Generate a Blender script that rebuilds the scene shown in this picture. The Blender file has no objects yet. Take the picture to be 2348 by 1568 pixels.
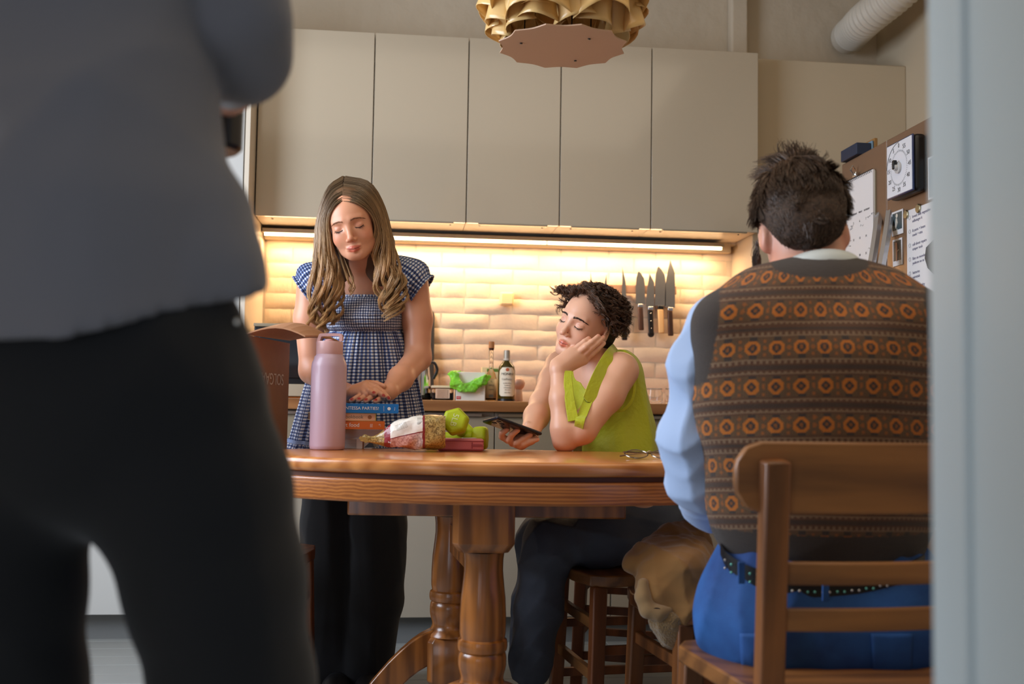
import bpy, math, random
import numpy as np
from mathutils import Vector, Matrix
random.seed(7); RNG = np.random.default_rng(7)
SC = bpy.context.scene
COL = SC.collection
PI = math.pi
# ------------------------------------------------------------------ camera
HC, FPX = .89, 2400.
YAW, PITCH, ROLL = .1065, .0609, .0156
_f = np.array([math.sin(YAW)*math.cos(PITCH), math.cos(YAW)*math.cos(PITCH), math.sin(PITCH)])
_r = np.array([math.cos(YAW), -math.sin(YAW), 0.]); _u = np.cross(_r, _f)
CR = _r*math.cos(ROLL)+_u*math.sin(ROLL); CU = -_r*math.sin(ROLL)+_u*math.cos(ROLL); CF = _f
CC = np.array([0, 0, HC])
cam = bpy.data.cameras.new('camera'); camo = bpy.data.objects.new('camera', cam); COL.objects.link(camo)
cam.sensor_width = 36; cam.lens = 36*FPX/2348; cam.clip_start = .02
camo.matrix_world = Matrix([[CR[0], CU[0], -CF[0], CC[0]], [CR[1], CU[1], -CF[1], CC[1]], [CR[2], CU[2], -CF[2], CC[2]], [0, 0, 0, 1]])
cam.dof.use_dof = True; cam.dof.focus_distance = 2.95; cam.dof.aperture_fstop = 3.4
SC.camera = camo
SC.view_settings.view_transform = 'Standard'; SC.view_settings.look = 'None'
SC.view_settings.gamma = 1; SC.view_settings.use_curve_mapping = False
SC.view_settings.exposure = 0.0
SC.cycles.use_denoising = True
SC.cycles.max_bounces = 8; SC.cycles.diffuse_bounces = 4; SC.cycles.glossy_bounces = 4; SC.cycles.transmission_bounces = 8
SC.cycles.sample_clamp_indirect = 6; SC.cycles.caustics_reflective = False; SC.cycles.caustics_refractive = False

def ray(px, py): return CF+CR*(px-1174)/FPX-CU*(py-784)/FPX
def P(px, py, d): return CC+ray(px, py)*d                       # point of a sight line at a measured distance
def PY(px, py, Y): r = ray(px, py); return CC+r*(Y/r[1])
def PX(px, py, X): r = ray(px, py); return CC+r*(X/r[0])
def PZ(px, py, Z): r = ray(px, py); return CC+r*((Z-HC)/r[2])
GX = np.array([math.cos(YAW), -math.sin(YAW), 0.]); GY = np.array([math.sin(YAW), math.cos(YAW), 0.])
def G(c, d, z): return GX*c+GY*d+np.array([0, 0, z])            # ground frame turned with the kitchen table
UP = np.array([0, 0, 1.])
# ------------------------------------------------------------------ light
W = bpy.data.worlds.new('world'); SC.world = W; W.use_nodes = True
bg = W.node_tree.nodes['Background']; bg.inputs[0].default_value = (.62, .74, .95, 1); bg.inputs[1].default_value = .30
def area(name, loc, target, sx, sy, energy, col, spread=PI):
    l = bpy.data.lights.new(name, 'AREA'); l.shape = 'RECTANGLE'; l.size = sx; l.size_y = sy; l.energy = energy; l.color = col; l.spread = spread
    o = bpy.data.objects.new(name, l); COL.objects.link(o); o.location = loc
    o.rotation_euler = (Vector(target)-Vector(loc)).to_track_quat('-Z', 'Y').to_euler(); return o
area('window_daylight', (-1.92, 2.35, 1.75), (1., 2.5, 1.1), 1.5, 1.5, 80, (.76, .86, 1.))
area('hall_daylight', (-1.0, -.55, .75), (-.2, 1.0, .85), .9, .9, 6.5, (.82, .89, 1.))
area('added_warm_fill', (.2, 1.9, 2.92), (.2, 2.1, 0), 3., 2.4, 36, (1., .84, .64))  # warm overhead fill added for brightness; no ceiling lamp hangs there

# ------------------------------------------------------------------ materials
def s2l(c):
    c = [x/255. for x in c]
    return tuple(x/12.92 if x <= .04045 else ((x+.055)/1.055)**2.4 for x in c)+(1.,)
class Ex:
    """tiny expression -> Math node compiler"""
    def __init__(s, nt, sock): s.nt = nt; s.s = sock
    def _m(s, op, *a):
        n = s.nt.nodes.new('ShaderNodeMath'); n.operation = op
        for i, v in enumerate((s,)+a):
            if isinstance(v, Ex): s.nt.links.new(v.s, n.inputs[i])
            else: n.inputs[i].default_value = v
        return Ex(s.nt, n.outputs[0])
    def __add__(s, o): return s._m('ADD', o)
    __radd__ = __add__
    def __sub__(s, o): return s._m('SUBTRACT', o)
    def __rsub__(s, o): return s*-1+o
    def __mul__(s, o): return s._m('MULTIPLY', o)
    __rmul__ = __mul__
    def __truediv__(s, o): return s._m('DIVIDE', o)
    def gt(s, o): return s._m('GREATER_THAN', o)
    def lt(s, o): return s._m('LESS_THAN', o)
    def fr(s): return s._m('FRACT')
    def fl(s): return s._m('FLOOR')
    def ab(s): return s._m('ABSOLUTE')
    def sin(s): return s._m('SINE')
    def mx(s, o): return s._m('MAXIMUM', o)
    def mn(s, o): return s._m('MINIMUM', o)
    def cl(s): return s.mx(0.).mn(1.)
def new_mat(name):
    m = bpy.data.materials.new(name); m.use_nodes = True
    nt = m.node_tree; b = nt.nodes['Principled BSDF']
    return m, nt, b
def mixc(nt, f, a, b):
    n = nt.nodes.new('ShaderNodeMix'); n.data_type = 'RGBA'
    for i, v in ((0, f), (6, a), (7, b)):
        if isinstance(v, Ex): nt.links.new(v.s, n.inputs[i])
        elif hasattr(v, 'is_output'): nt.links.new(v, n.inputs[i])
        elif isinstance(v, (int, float)): n.inputs[i].default_value = v
        else: n.inputs[i].default_value = v
    return n.outputs[2]
def coords(nt, kind='Object', scale=(1, 1, 1), rot=(0, 0, 0)):
    if kind == 'Attr':
        t = nt.nodes.new('ShaderNodeAttribute'); t.attribute_name = 'uvc'; out = t.outputs['Vector']
    else:
        t = nt.nodes.new('ShaderNodeTexCoord'); out = t.outputs[kind]
    mp = nt.nodes.new('ShaderNodeMapping'); mp.inputs['Scale'].default_value = scale; mp.inputs['Rotation'].default_value = rot
    nt.links.new(out, mp.inputs[0]); return mp.outputs[0]
def noise(nt, vec, scale, detail=3, rough=.5, dist=0.):
    n = nt.nodes.new('ShaderNodeTexNoise'); n.inputs['Scale'].default_value = scale; n.inputs['Detail'].default_value = detail
    n.inputs['Roughness'].default_value = rough; n.inputs['Distortion'].default_value = dist
    nt.links.new(vec, n.inputs['Vector']); return n.outputs[0]
def bump(nt, b, h, strength, dist=.002):
    n = nt.nodes.new('ShaderNodeBump'); n.inputs['Strength'].default_value = strength; n.inputs['Distance'].default_value = dist
    nt.links.new(h.s if isinstance(h, Ex) else h, n.inputs['Height']); nt.links.new(n.outputs[0], b.inputs['Normal'])
def M(name, col, rough=.5, metal=0., var=.0, vs=8., bmp=0., bs=60., bd=.002, coat=0., vec='Object', scale=(1, 1, 1), sheen=0., alpha=1., trans=0., ior=1.45, sss=0., emit=0., spec=.5):
    m, nt, b = new_mat(name); c = s2l(col)
    b.inputs['Base Color'].default_value = c; b.inputs['Roughness'].default_value = rough; b.inputs['Metallic'].default_value = metal
    b.inputs['Coat Weight'].default_value = coat; b.inputs['Coat Roughness'].default_value = .08; b.inputs['Sheen Weight'].default_value = sheen
    b.inputs['IOR'].default_value = ior; b.inputs['Transmission Weight'].default_value = trans; b.inputs['Alpha'].default_value = alpha
    b.inputs['Specular IOR Level'].default_value = spec
    if sss: b.inputs['Subsurface Weight'].default_value = sss; b.inputs['Subsurface Radius'].default_value = (.02, .008, .004)
    if emit: b.inputs['Emission Color'].default_value = c; b.inputs['Emission Strength'].default_value = emit
    if var or bmp: v = coords(nt, vec, scale)
    if var:
        n = noise(nt, v, vs, 4)
        d = tuple(x*(1-var) for x in c[:3])+(1,); e = tuple(min(1, x*(1+var)) for x in c[:3])+(1,)
        nt.links.new(mixc(nt, Ex(nt, n), d, e), b.inputs['Base Color'])
    if bmp: bump(nt, b, noise(nt, v, bs, 4), bmp, bd)
    return m
def wood(name, dark, light, axis=0, rough=.35, ring=9., coat=.25, contrast=1., knots=False, direc='DIAGONAL', dist=7.):
    m, nt, b = new_mat(name)
    sc = [1., 1., 1.]; sc[axis] = .07
    v = coords(nt, 'Object', tuple(sc))
    w = nt.nodes.new('ShaderNodeTexWave'); w.wave_type = 'BANDS'; w.bands_direction = direc
    w.inputs['Scale'].default_value = ring; w.inputs['Distortion'].default_value = dist; w.inputs['Detail'].default_value = 3.; w.inputs['Detail Scale'].default_value = 1.3
    nt.links.new(v, w.inputs['Vector'])
    f = noise(nt, v, 130., 3); lo = noise(nt, coords(nt, 'Object'), 5., 2)
    t = (Ex(nt, w.outputs['Fac' if 'Fac' in w.outputs else 1])*.55*contrast+Ex(nt, f)*.35+Ex(nt, lo)*.4-.15).cl()
    c = mixc(nt, t, s2l(dark), s2l(light))
    if knots:
        vo = nt.nodes.new('ShaderNodeTexVoronoi'); vo.inputs['Scale'].default_value = 3.2
        ks = [1., 1., 1.]; ks[axis] = .55
        nt.links.new(coords(nt, 'Object', tuple(ks)), vo.inputs['Vector'])
        k = (1-Ex(nt, vo.outputs['Distance'])*9.).cl()
        c = mixc(nt, k*.85, c, s2l([int(x*.45) for x in dark]))
    nt.links.new(c, b.inputs['Base Color'])
    b.inputs['Roughness'].default_value = rough; b.inputs['Coat Weight'].default_value = coat; b.inputs['Coat Roughness'].default_value = .15
    bump(nt, b, t, .12, .001)
    return m
MAT = {}
# ------------------------------------------------------------------ mesh helpers
def mesh_obj(name, V, F, mat, parent=None, smooth=False, attrs=None, mesh=None):
    if mesh is None:
        mesh = bpy.data.meshes.new(name); V = np.asarray(V, dtype=np.float32)
        if isinstance(F, np.ndarray):
            nf, k = F.shape
            mesh.vertices.add(len(V)); mesh.vertices.foreach_set('co', V.ravel())
            mesh.loops.add(nf*k); mesh.loops.foreach_set('vertex_index', F.ravel().astype(np.int32))
            mesh.polygons.add(nf); mesh.polygons.foreach_set('loop_start', np.arange(0, nf*k, k, dtype=np.int32))
            mesh.update(calc_edges=True)
        else: mesh.from_pydata([tuple(map(float, v)) for v in V], [], F)
        if attrs:
            for an, (typ, data) in attrs.items():
                a = mesh.attributes.new(an, typ, 'POINT')
                a.data.foreach_set('color' if typ == 'FLOAT_COLOR' else 'vector', np.asarray(data, dtype=np.float32).ravel())
        mesh.materials.append(mat)
        if smooth: mesh.polygons.foreach_set('use_smooth', np.ones(len(mesh.polygons), dtype=bool))
        mesh.update()
    o = bpy.data.objects.new(name, mesh); COL.objects.link(o)
    if parent is not None:
        o.parent = parent
        if parent.get('_w') is not None and tuple(parent.get('_w')) != (0, 0, 0): o.location = [-x for x in parent['_w']]
    return o
class MB:
    def __init__(s): s.V = []; s.F = []
    def add(s, V, F):
        n = len(s.V); s.V += [tuple(map(float, v)) for v in V]; s.F += [tuple(i+n for i in f) for f in F]; return s
    def box(s, c, h, R=None):
        c = np.array(c, float); V = []
        for x in (-1, 1):
            for y in (-1, 1):
                for z in (-1, 1):
                    p = np.array([x*h[0], y*h[1], z*h[2]])
                    V.append(c+(R@p if R is not None else p))
        return s.add(V, [(0, 1, 3, 2), (4, 6, 7, 5), (0, 4, 5, 1), (2, 3, 7, 6), (0, 2, 6, 4), (1, 5, 7, 3)])
    def bx(s, x0, x1, y0, y1, z0, z1): return s.box(((x0+x1)/2, (y0+y1)/2, (z0+z1)/2), (abs(x1-x0)/2, abs(y1-y0)/2, abs(z1-z0)/2))
    def beam(s, a, b, w, t, up=(0, 0, 1), w2=None, t2=None):
        a = np.array(a, float); b = np.array(b, float); d = b-a; d /= np.linalg.norm(d)
        x = np.cross(d, up); x /= np.linalg.norm(x); y = np.cross(x, d); w2 = w2 or w; t2 = t2 or t
        V = [a+x*i*w/2+y*j*t/2 for i, j in ((-1, -1), (1, -1), (1, 1), (-1, 1))]+[b+x*i*w2/2+y*j*t2/2 for i, j in ((-1, -1), (1, -1), (1, 1), (-1, 1))]
        return s.add(V, [(3, 2, 1, 0), (4, 5, 6, 7), (0, 1, 5, 4), (1, 2, 6, 5), (2, 3, 7, 6), (3, 0, 4, 7)])
    def tube(s, pts, r, n=8, cap=True):
        V, F = tube_geo(np.array(pts, float), r, n, cap); return s.add(V, F)
    def lathe(s, prof, c=(0, 0, 0), n=24, axis=None):
        c = np.array(c, float); V = []; F = []
        for r, z in prof:
            for i in range(n):
                a = 2*PI*i/n; p = np.array([r*math.cos(a), r*math.sin(a), z])
                V.append(c+(axis@p if axis is not None else p))
        m = len(prof)
        for j in range(m-1):
            for i in range(n): F.append((j*n+i, j*n+(i+1) % n, (j+1)*n+(i+1) % n, (j+1)*n+i))
        F.append(tuple(range(n-1, -1, -1))); F.append(tuple((m-1)*n+i for i in range(n)))
        return s.add(V, F)
    def prism(s, poly, depth, T):          # poly in local xy, extruded along local z, T: 4x4 or fn
        n = len(poly); V = [T(x, y, -depth/2) for x, y in poly]+[T(x, y, depth/2) for x, y in poly]
        F = [tuple(range(n-1, -1, -1)), tuple(range(n, 2*n))]+[(i, (i+1) % n, n+(i+1) % n, n+i) for i in range(n)]
        return s.add(V, F)
    def build(s, name, mat, parent=None, smooth=False, bev=0., seg=2, ang=.6):
        o = mesh_obj(name, s.V, s.F, mat, parent, smooth)
        if bev:
            b = o.modifiers.new('b', 'BEVEL'); b.width = bev; b.segments = seg; b.limit_method = 'ANGLE'; b.angle_limit = ang
        if smooth or bev:
            o.data.polygons.foreach_set('use_smooth', np.ones(len(o.data.polygons), dtype=bool))
            sharp(o.data)
        return o
def sharp(me, ang=.7):
    try: me.set_sharp_from_angle(angle=ang)
    except Exception: pass
def tube_geo(p, r, n=8, cap=True, flat=None):
    K = len(p); r = np.broadcast_to(np.asarray(r, float), (K,)) if np.ndim(r) < 2 else r
    t = np.gradient(p, axis=0); t /= np.linalg.norm(t, axis=1)[:, None]+1e-9
    a = np.array([0, 0, 1.]) if abs(t[0][2]) < .9 else np.array([1., 0, 0])
    if flat is not None: a = np.array(flat, float)
    V = []
    x = np.cross(t[0], a); x /= np.linalg.norm(x)
    for i in range(K):
        x = x-t[i]*np.dot(x, t[i]); x /= np.linalg.norm(x)+1e-9; y = np.cross(t[i], x)
        for j in range(n):
            th = 2*PI*j/n; V.append(p[i]+x*math.cos(th)*r[i]+y*math.sin(th)*r[i])
    F = [(i*n+j, i*n+(j+1) % n, (i+1)*n+(j+1) % n, (i+1)*n+j) for i in range(K-1) for j in range(n)]
    if cap: F += [tuple(range(n-1, -1, -1)), tuple((K-1)*n+j for j in range(n))]
    return V, F
def spline(pts, n):
    p = np.array(pts, float); K = len(p); t = np.linspace(0, K-1, n); i = np.clip(t.astype(int), 0, K-2); f = (t-i)[:, None]
    q = np.vstack([2*p[0]-p[1], p, 2*p[-1]-p[-2]]); a, b, c, d = q[i], q[i+1], q[i+2], q[i+3]
    return .5*((2*b)+(-a+c)*f+(2*a-5*b+4*c-d)*f*f+(-a+3*b-3*c+d)*f**3)
def thing(name, label, cat, loc=(0, 0, 0), rz=0., group=None, world=True):
    o = bpy.data.objects.new(name, None); COL.objects.link(o); o.empty_display_size = .05
    o.location = tuple(map(float, loc)); o['label'] = label; o['category'] = cat
    if group: o['group'] = group
    if world: o['_w'] = tuple(map(float, loc))
    else: o.rotation_euler = (0, 0, rz)
    return o
def tag(o, label, cat, group=None):
    o['label'] = label; o['category'] = cat
    if group: o['group'] = group
    return o
def struct(o): o['kind'] = 'structure'; return o
def stuff(o): o['kind'] = 'stuff'; return o
def dup(root, loc, rz, label, group=None):
    r = root.copy(); COL.objects.link(r); r.location = tuple(map(float, loc)); r.rotation_euler = (0, 0, rz); r['label'] = label
    if group: r['group'] = group
    for ch in list(root.children):
        c = ch.copy(); COL.objects.link(c); c.parent = r
        for g in ch.children:
            d = g.copy(); COL.objects.link(d); d.parent = c
    return r
def text(s, size, loc, right, up, mat, parent, name='lettering', ext=.0002, align='CENTER', sx=1.):
    c = bpy.data.curves.new(name, 'FONT'); c.body = s; c.size = size; c.extrude = ext; c.align_x = align; c.align_y = 'CENTER'; c.resolution_u = 3
    c.materials.append(mat); o = bpy.data.objects.new(name, c); COL.objects.link(o)
    bpy.context.view_layer.update(); me = bpy.data.meshes.new_from_object(o); bpy.data.objects.remove(o); bpy.data.curves.remove(c)
    o = bpy.data.objects.new(name, me); COL.objects.link(o)
    r = np.array(right, float); r /= np.linalg.norm(r); u = np.array(up, float); u -= r*np.dot(u, r); u /= np.linalg.norm(u); n = np.cross(r, u)
    l = np.array(loc, float); w = np.zeros(3)
    if parent is not None:
        o.parent = parent
        # nested parents are all unrotated, so world offsets simply subtract
        q = parent
        while q is not None: w = w+np.array(q.location); q = q.parent
    l = l-w
    o.matrix_basis = Matrix([[r[0]*sx, u[0], n[0], l[0]], [r[1]*sx, u[1], n[1], l[1]], [r[2]*sx, u[2], n[2], l[2]], [0, 0, 0, 1]])
    return o
def sub(o, V, F, name, mat, smooth=True, attrs=None):  # sub-part given in world coordinates
    c = mesh_obj(name, V, F, mat, None, smooth, attrs); c.parent = o
    w = np.zeros(3); q = o
    while q is not None: w = w+np.array(q.location); q = q.parent
    c.location = tuple(-w); return c
# ------------------------------------------------------------------ signed distance sculpting
try:
    import openvdb as vdb
except Exception:
    import pyopenvdb as vdb
class Sdf:
    def __init__(s, lo, hi, vox):
        s.lo = np.array(lo, float); s.vox = vox; s.n = np.ceil((np.array(hi)-s.lo)/vox).astype(int)+1
        s.D = np.full(tuple(s.n), .5, np.float32)
        s.ax = [(s.lo[i]+np.arange(s.n[i])*vox).astype(np.float32) for i in range(3)]
        s.o = np.zeros(3); s.M = np.eye(3); s.sc = 1.
    def frame(s, o=(0, 0, 0), M=np.eye(3), sc=1.): s.o = np.array(o, float); s.M = np.array(M, float); s.sc = sc; return s
    def w(s, p): return s.o+s.M@(np.array(p, float)*s.sc)
    def sl(s, lo, hi):
        a = np.clip(np.floor((lo-s.lo)/s.vox).astype(int), 0, s.n); b = np.clip(np.ceil((hi-s.lo)/s.vox).astype(int)+1, 0, s.n)
        if np.any(b <= a): return None, None
        S = tuple(slice(a[i], b[i]) for i in range(3))
        return S, (s.ax[0][S[0]][:, None, None], s.ax[1][S[1]][None, :, None], s.ax[2][S[2]][None, None, :])
    def comb(s, S, d, k, op):
        D = s.D[S]; d = d.astype(np.float32)
        if op == 'u':
            h = np.maximum(k-np.abs(D-d), 0)/k; s.D[S] = np.minimum(D, d)-h*h*k*.25
        elif op == 's':
            d = -d; h = np.maximum(k-np.abs(D-d), 0)/k; s.D[S] = np.maximum(D, d)+h*h*k*.25
        elif op == 'i': s.D[S] = np.maximum(D, d)
    def cap(s, a, b, ra, rb=None, k=.01, op='u', sq=None):
        rb = ra if rb is None else rb; a = s.w(a); b = s.w(b); ra *= s.sc; rb *= s.sc; k *= s.sc
        g = 1.
        if sq is not None: nrm = s.M@np.array(sq[0], float); nrm /= np.linalg.norm(nrm); g = max(1., sq[1])
        m = max(ra, rb)*g+k+3*s.vox
        S, X = s.sl(np.minimum(a, b)-m, np.maximum(a, b)+m)
        if S is None: return s
        v = b-a; px, py, pz = X[0]-a[0], X[1]-a[1], X[2]-a[2]
        if sq is not None:
            f = 1/sq[1]-1; q = (px*nrm[0]+py*nrm[1]+pz*nrm[2])*f; px = px+q*nrm[0]; py = py+q*nrm[1]; pz = pz+q*nrm[2]
            v = v+nrm*np.dot(v, nrm)*f
        L = max(np.dot(v, v), 1e-12)
        t = np.clip((px*v[0]+py*v[1]+pz*v[2])/L, 0, 1)
        d = np.sqrt((px-t*v[0])**2+(py-t*v[1])**2+(pz-t*v[2])**2)-(ra+(rb-ra)*t)
        s.comb(S, d, k, op); return s
    def chain(s, pts, rs, k=.01, op='u', sq=None):
        for i in range(len(pts)-1): s.cap(pts[i], pts[i+1], rs[i], rs[i+1], k, op, sq)
        return s
    def ell(s, c, r, k=.01, op='u', R=None):
        c = s.w(c); r = np.array(r, float)*s.sc; k *= s.sc; Q = s.M if R is None else s.M@R
        m = max(r)+k+3*s.vox; S, X = s.sl(c-m, c+m)
        if S is None: return s
        px, py, pz = X[0]-c[0], X[1]-c[1], X[2]-c[2]; k0 = 0; k1 = 0
        for i in range(3):
            q = px*Q[0, i]+py*Q[1, i]+pz*Q[2, i]; k0 = k0+(q/r[i])**2; k1 = k1+(q/r[i]**2)**2
        k0 = np.sqrt(k0); d = k0*(k0-1)/np.maximum(np.sqrt(k1), 1e-6)
        s.comb(S, d, k, op); return s
    def half(s, p, n, k=.001):   # keep the side opposite to n
        p = s.w(p); n = s.M@np.array(n, float); n /= np.linalg.norm(n)
        d = (s.ax[0][:, None, None]-p[0])*n[0]+(s.ax[1][None, :, None]-p[1])*n[1]+(s.ax[2][None, None, :]-p[2])*n[2]
        s.D = np.maximum(s.D, d.astype(np.float32)); return s
    def warp(s, fn, band=.03):
        I = np.nonzero(np.abs(s.D) < band)
        s.D[I] += fn(s.ax[0][I[0]], s.ax[1][I[1]], s.ax[2][I[2]]).astype(np.float32); return s
    def verts(s):
        D = np.clip(s.D, -3*s.vox, 3*s.vox); D[0] = D[-1] = 3*s.vox; D[:, 0] = D[:, -1] = 3*s.vox; D[:, :, 0] = D[:, :, -1] = 3*s.vox
        g = vdb.FloatGrid(float(3*s.vox)); g.copyFromArray(D)
        r_ = g.convertToPolygons(isovalue=0.); V, Q = r_[0], r_[-1]
        return V*s.vox+s.lo, np.ascontiguousarray(Q[:, ::-1]).astype(np.int32)
    def build(s, name, mat, parent, paint=None, uvc=None):
        V, Q = s.verts(); at = {}
        if paint is not None: at['Col'] = ('FLOAT_COLOR', paint(V))
        if uvc is not None: at['uvc'] = ('FLOAT_VECTOR', uvc(V))
        s.D = None
        return mesh_obj(name, V, Q, mat, parent, True, at)
def folds(seed, f=18., amp=.004, stretch=(1, 1, .35), dirs=5):
    r = np.random.default_rng(seed); K = r.normal(size=(dirs, 3)); K /= np.linalg.norm(K, axis=1)[:, None]; K = K*f*np.array(stretch); ph = r.uniform(0, 6.28, dirs)
    def fn(x, y, z):
        o = 0
        for i in range(dirs):
            q = K[i, 0]*x+K[i, 1]*y+K[i, 2]*z+ph[i]
            q = q+1.3*np.sin(.6*(K[(i+1) % dirs, 0]*x+K[(i+1) % dirs, 1]*y+K[(i+1) % dirs, 2]*z)+ph[i]*2)
            o = o+(1-np.abs(np.sin(q)))**2
        return -amp*(o/dirs*2-.6)
    return fn
def strands(name, paths, r, mat, parent, taper=True, shade=.35, seed=1, tint=None):
    """paths (N,K,3) -> one mesh of thin three-sided hairs"""
    N, K, _ = paths.shape; t = np.gradient(paths, axis=1); t /= np.linalg.norm(t, axis=2)[:, :, None]+1e-9
    a = np.array([.3, .5, .81]); x = np.cross(t, a); x /= np.linalg.norm(x, axis=2)[:, :, None]+1e-9; y = np.cross(t, x)
    R = np.full((N, K), 1.)*np.broadcast_to(np.asarray(r), (N,))[:, None]
    if taper: R = R*np.linspace(1, .25, K)[None, :]**.7
    V = np.stack([paths+(x*math.cos(q)+y*math.sin(q))*R[:, :, None] for q in (0, 2.094, 4.189)], 2).reshape(-1, 3)
    b = (np.arange(N)*K*3)[:, None, None]+(np.arange(K-1)*3)[None, :, None]; j = np.arange(3)[None, None, :]; j2 = (j+1) % 3
    F = np.stack([b+j, b+j2, b+3+j2, b+3+j], -1).reshape(-1, 4)
    rg = np.random.default_rng(seed); s = rg.uniform(1-shade, 1+shade, N)
    C = np.ones((N, K, 3, 4)); C[..., :3] = s[:, None, None, None]
    if tint is not None: C[..., :3] *= tint(N, K)[:, :, None, :]
    return mesh_obj(name, V, F.astype(np.int32), mat, parent, True, {'Col': ('FLOAT_COLOR', C.reshape(-1, 4))})
def col_mat(name, base, rough=.5, sss=0., spec=.5, bmp=0., bs=300., sheen=0., aniso=0., coat=0.):
    """vertex attribute 'Col' multiplies the base colour"""
    m, nt, b = new_mat(name); a = nt.nodes.new('ShaderNodeAttribute'); a.attribute_name = 'Col'
    n = nt.nodes.new('ShaderNodeMix'); n.data_type = 'RGBA'; n.blend_type = 'MULTIPLY'; n.inputs[0].default_value = 1
    n.inputs[6].default_value = s2l(base); nt.links.new(a.outputs['Color'], n.inputs[7]); nt.links.new(n.outputs[2], b.inputs['Base Color'])
    b.inputs['Roughness'].default_value = rough; b.inputs['Specular IOR Level'].default_value = spec; b.inputs['Sheen Weight'].default_value = sheen
    b.inputs['Anisotropic'].default_value = aniso; b.inputs['Coat Weight'].default_value = coat
    if sss: b.inputs['Subsurface Weight'].default_value = sss; b.inputs['Subsurface Radius'].default_value = (.012, .004, .002)
    if bmp: bump(nt, b, noise(nt, coords(nt), bs, 3), bmp, .0006)
    return m
# ================================================================== materials used by the place
MAT['plaster'] = M('painted plaster', (205, 190, 168), .75, var=.06, vs=3., bmp=.5, bs=14., bd=.012)
MAT['plain'] = M('smooth wall paint', (198, 182, 156), .7, var=.04, vs=4., bmp=.05, bs=60.)
MAT['brick'] = M('painted brick', (225, 205, 180), .5, var=.03, vs=9., bmp=.5, bs=40., bd=.003)
MAT['mortar'] = M('painted mortar', (205, 180, 152), .7, bmp=.6, bs=80., bd=.004)
MAT['cab'] = M('greige gloss lacquer', (190, 176, 154), .16, coat=.35, bmp=.02, bs=3., bd=.01)
MAT['carc'] = M('white melamine', (226, 214, 196), .4)
MAT['tall'] = M('white lacquer', (205, 205, 202), .25)
MAT['alu'] = M('brushed aluminium', (170, 165, 156), .35, 1.)
MAT['chrome'] = M('polished steel', (205, 205, 205), .15, 1.)
MAT['basec'] = M('shaded cream lacquer', (150, 138, 118), .22, coat=.2)  # cream drawer fronts, their shadow mixed into this darker colour
MAT['kick'] = M('grey plinth', (120, 122, 122), .5)
MAT['counter'] = wood('walnut brown worktop', (120, 72, 36), (176, 122, 74), 0, .35, 6., .2)
MAT['floorm'] = M('pale painted floorboard', (150, 152, 150), .5, var=.08, vs=5., bmp=.1, bs=30.)
MAT['jamb'] = M('white gloss door paint', (190, 202, 206), .38, bmp=.05, bs=6., bd=.004)
MAT['pineT'] = wood('orange pine top', (166, 92, 38), (224, 150, 84), 0, .28, 12., .45, knots=True, direc='Y', dist=5.)
MAT['pineA'] = wood('orange pine apron', (128, 64, 24), (206, 128, 60), 0, .35, 42., .3, 1.1, direc='Z', dist=4.)
MAT['pineC'] = wood('turned pine', (98, 54, 20), (176, 108, 48), 2, .28, 14., .5, 1.3)
MAT['oakc'] = wood('worn elm chair wood', (82, 48, 22), (150, 92, 46), 2, .42, 8., .2)
MAT['oakr'] = wood('worn chair rail wood', (92, 56, 28), (158, 104, 54), 0, .42, 8., .2)
MAT['red'] = wood('reddish chair wood', (88, 46, 22), (146, 84, 42), 2, .4, 8., .2)
MAT['black'] = M('black plastic', (18, 18, 20), .35)
MAT['white'] = M('white paper', (225, 225, 228), .7)
MAT['ink'] = M('dark ink', (45, 45, 58), .7)
MAT['veneer'] = M('honey veneer', (226, 186, 120), .35, var=.07, vs=12., coat=.3)
MAT['discm'] = M('pinkish beige lamp disc', (196, 160, 132), .6, var=.03)
MAT['steel'] = M('knife steel', (150, 150, 150), .32, .9, var=.08, vs=30.)
# ================================================================== the room
struct(MB().bx(-3.2, 3.4, -2.2, 4.7, -.06, -.004).build('floor', MAT['floorm']))
fl = bpy.data.objects['floor']
y = -2.; me = None; k = 0
while y < 4.5:
    x = -3.1 if k % 2 else -2.2
    while x < 3.3:
        if me is None:
            me = MB().bx(-.998, .998, -.0585, .0585, -.01, 0).build('plank', MAT['floorm'], fl, bev=.0015, seg=1); me.location = (x, y, 0)
        else:
            o = me.copy(); COL.objects.link(o); o.location = (x, y, 0)
        x += 2.
    y += .12; k += 1
struct(MB().bx(-3.2, 3.4, -2.2, 4.7, 2.95, 3.05).build('ceiling', MAT['plain']))
wb = struct(MB().bx(-3.2, 2.3, 4.56, 4.7, 0, 2.95).build('wall_back', MAT['plaster']))
struct(MB().bx(1.455, 1.475+.06, 4.50, 4.56, 1.62, 2.95).build('trim_1', MAT['plaster'], bev=.01))
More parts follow.
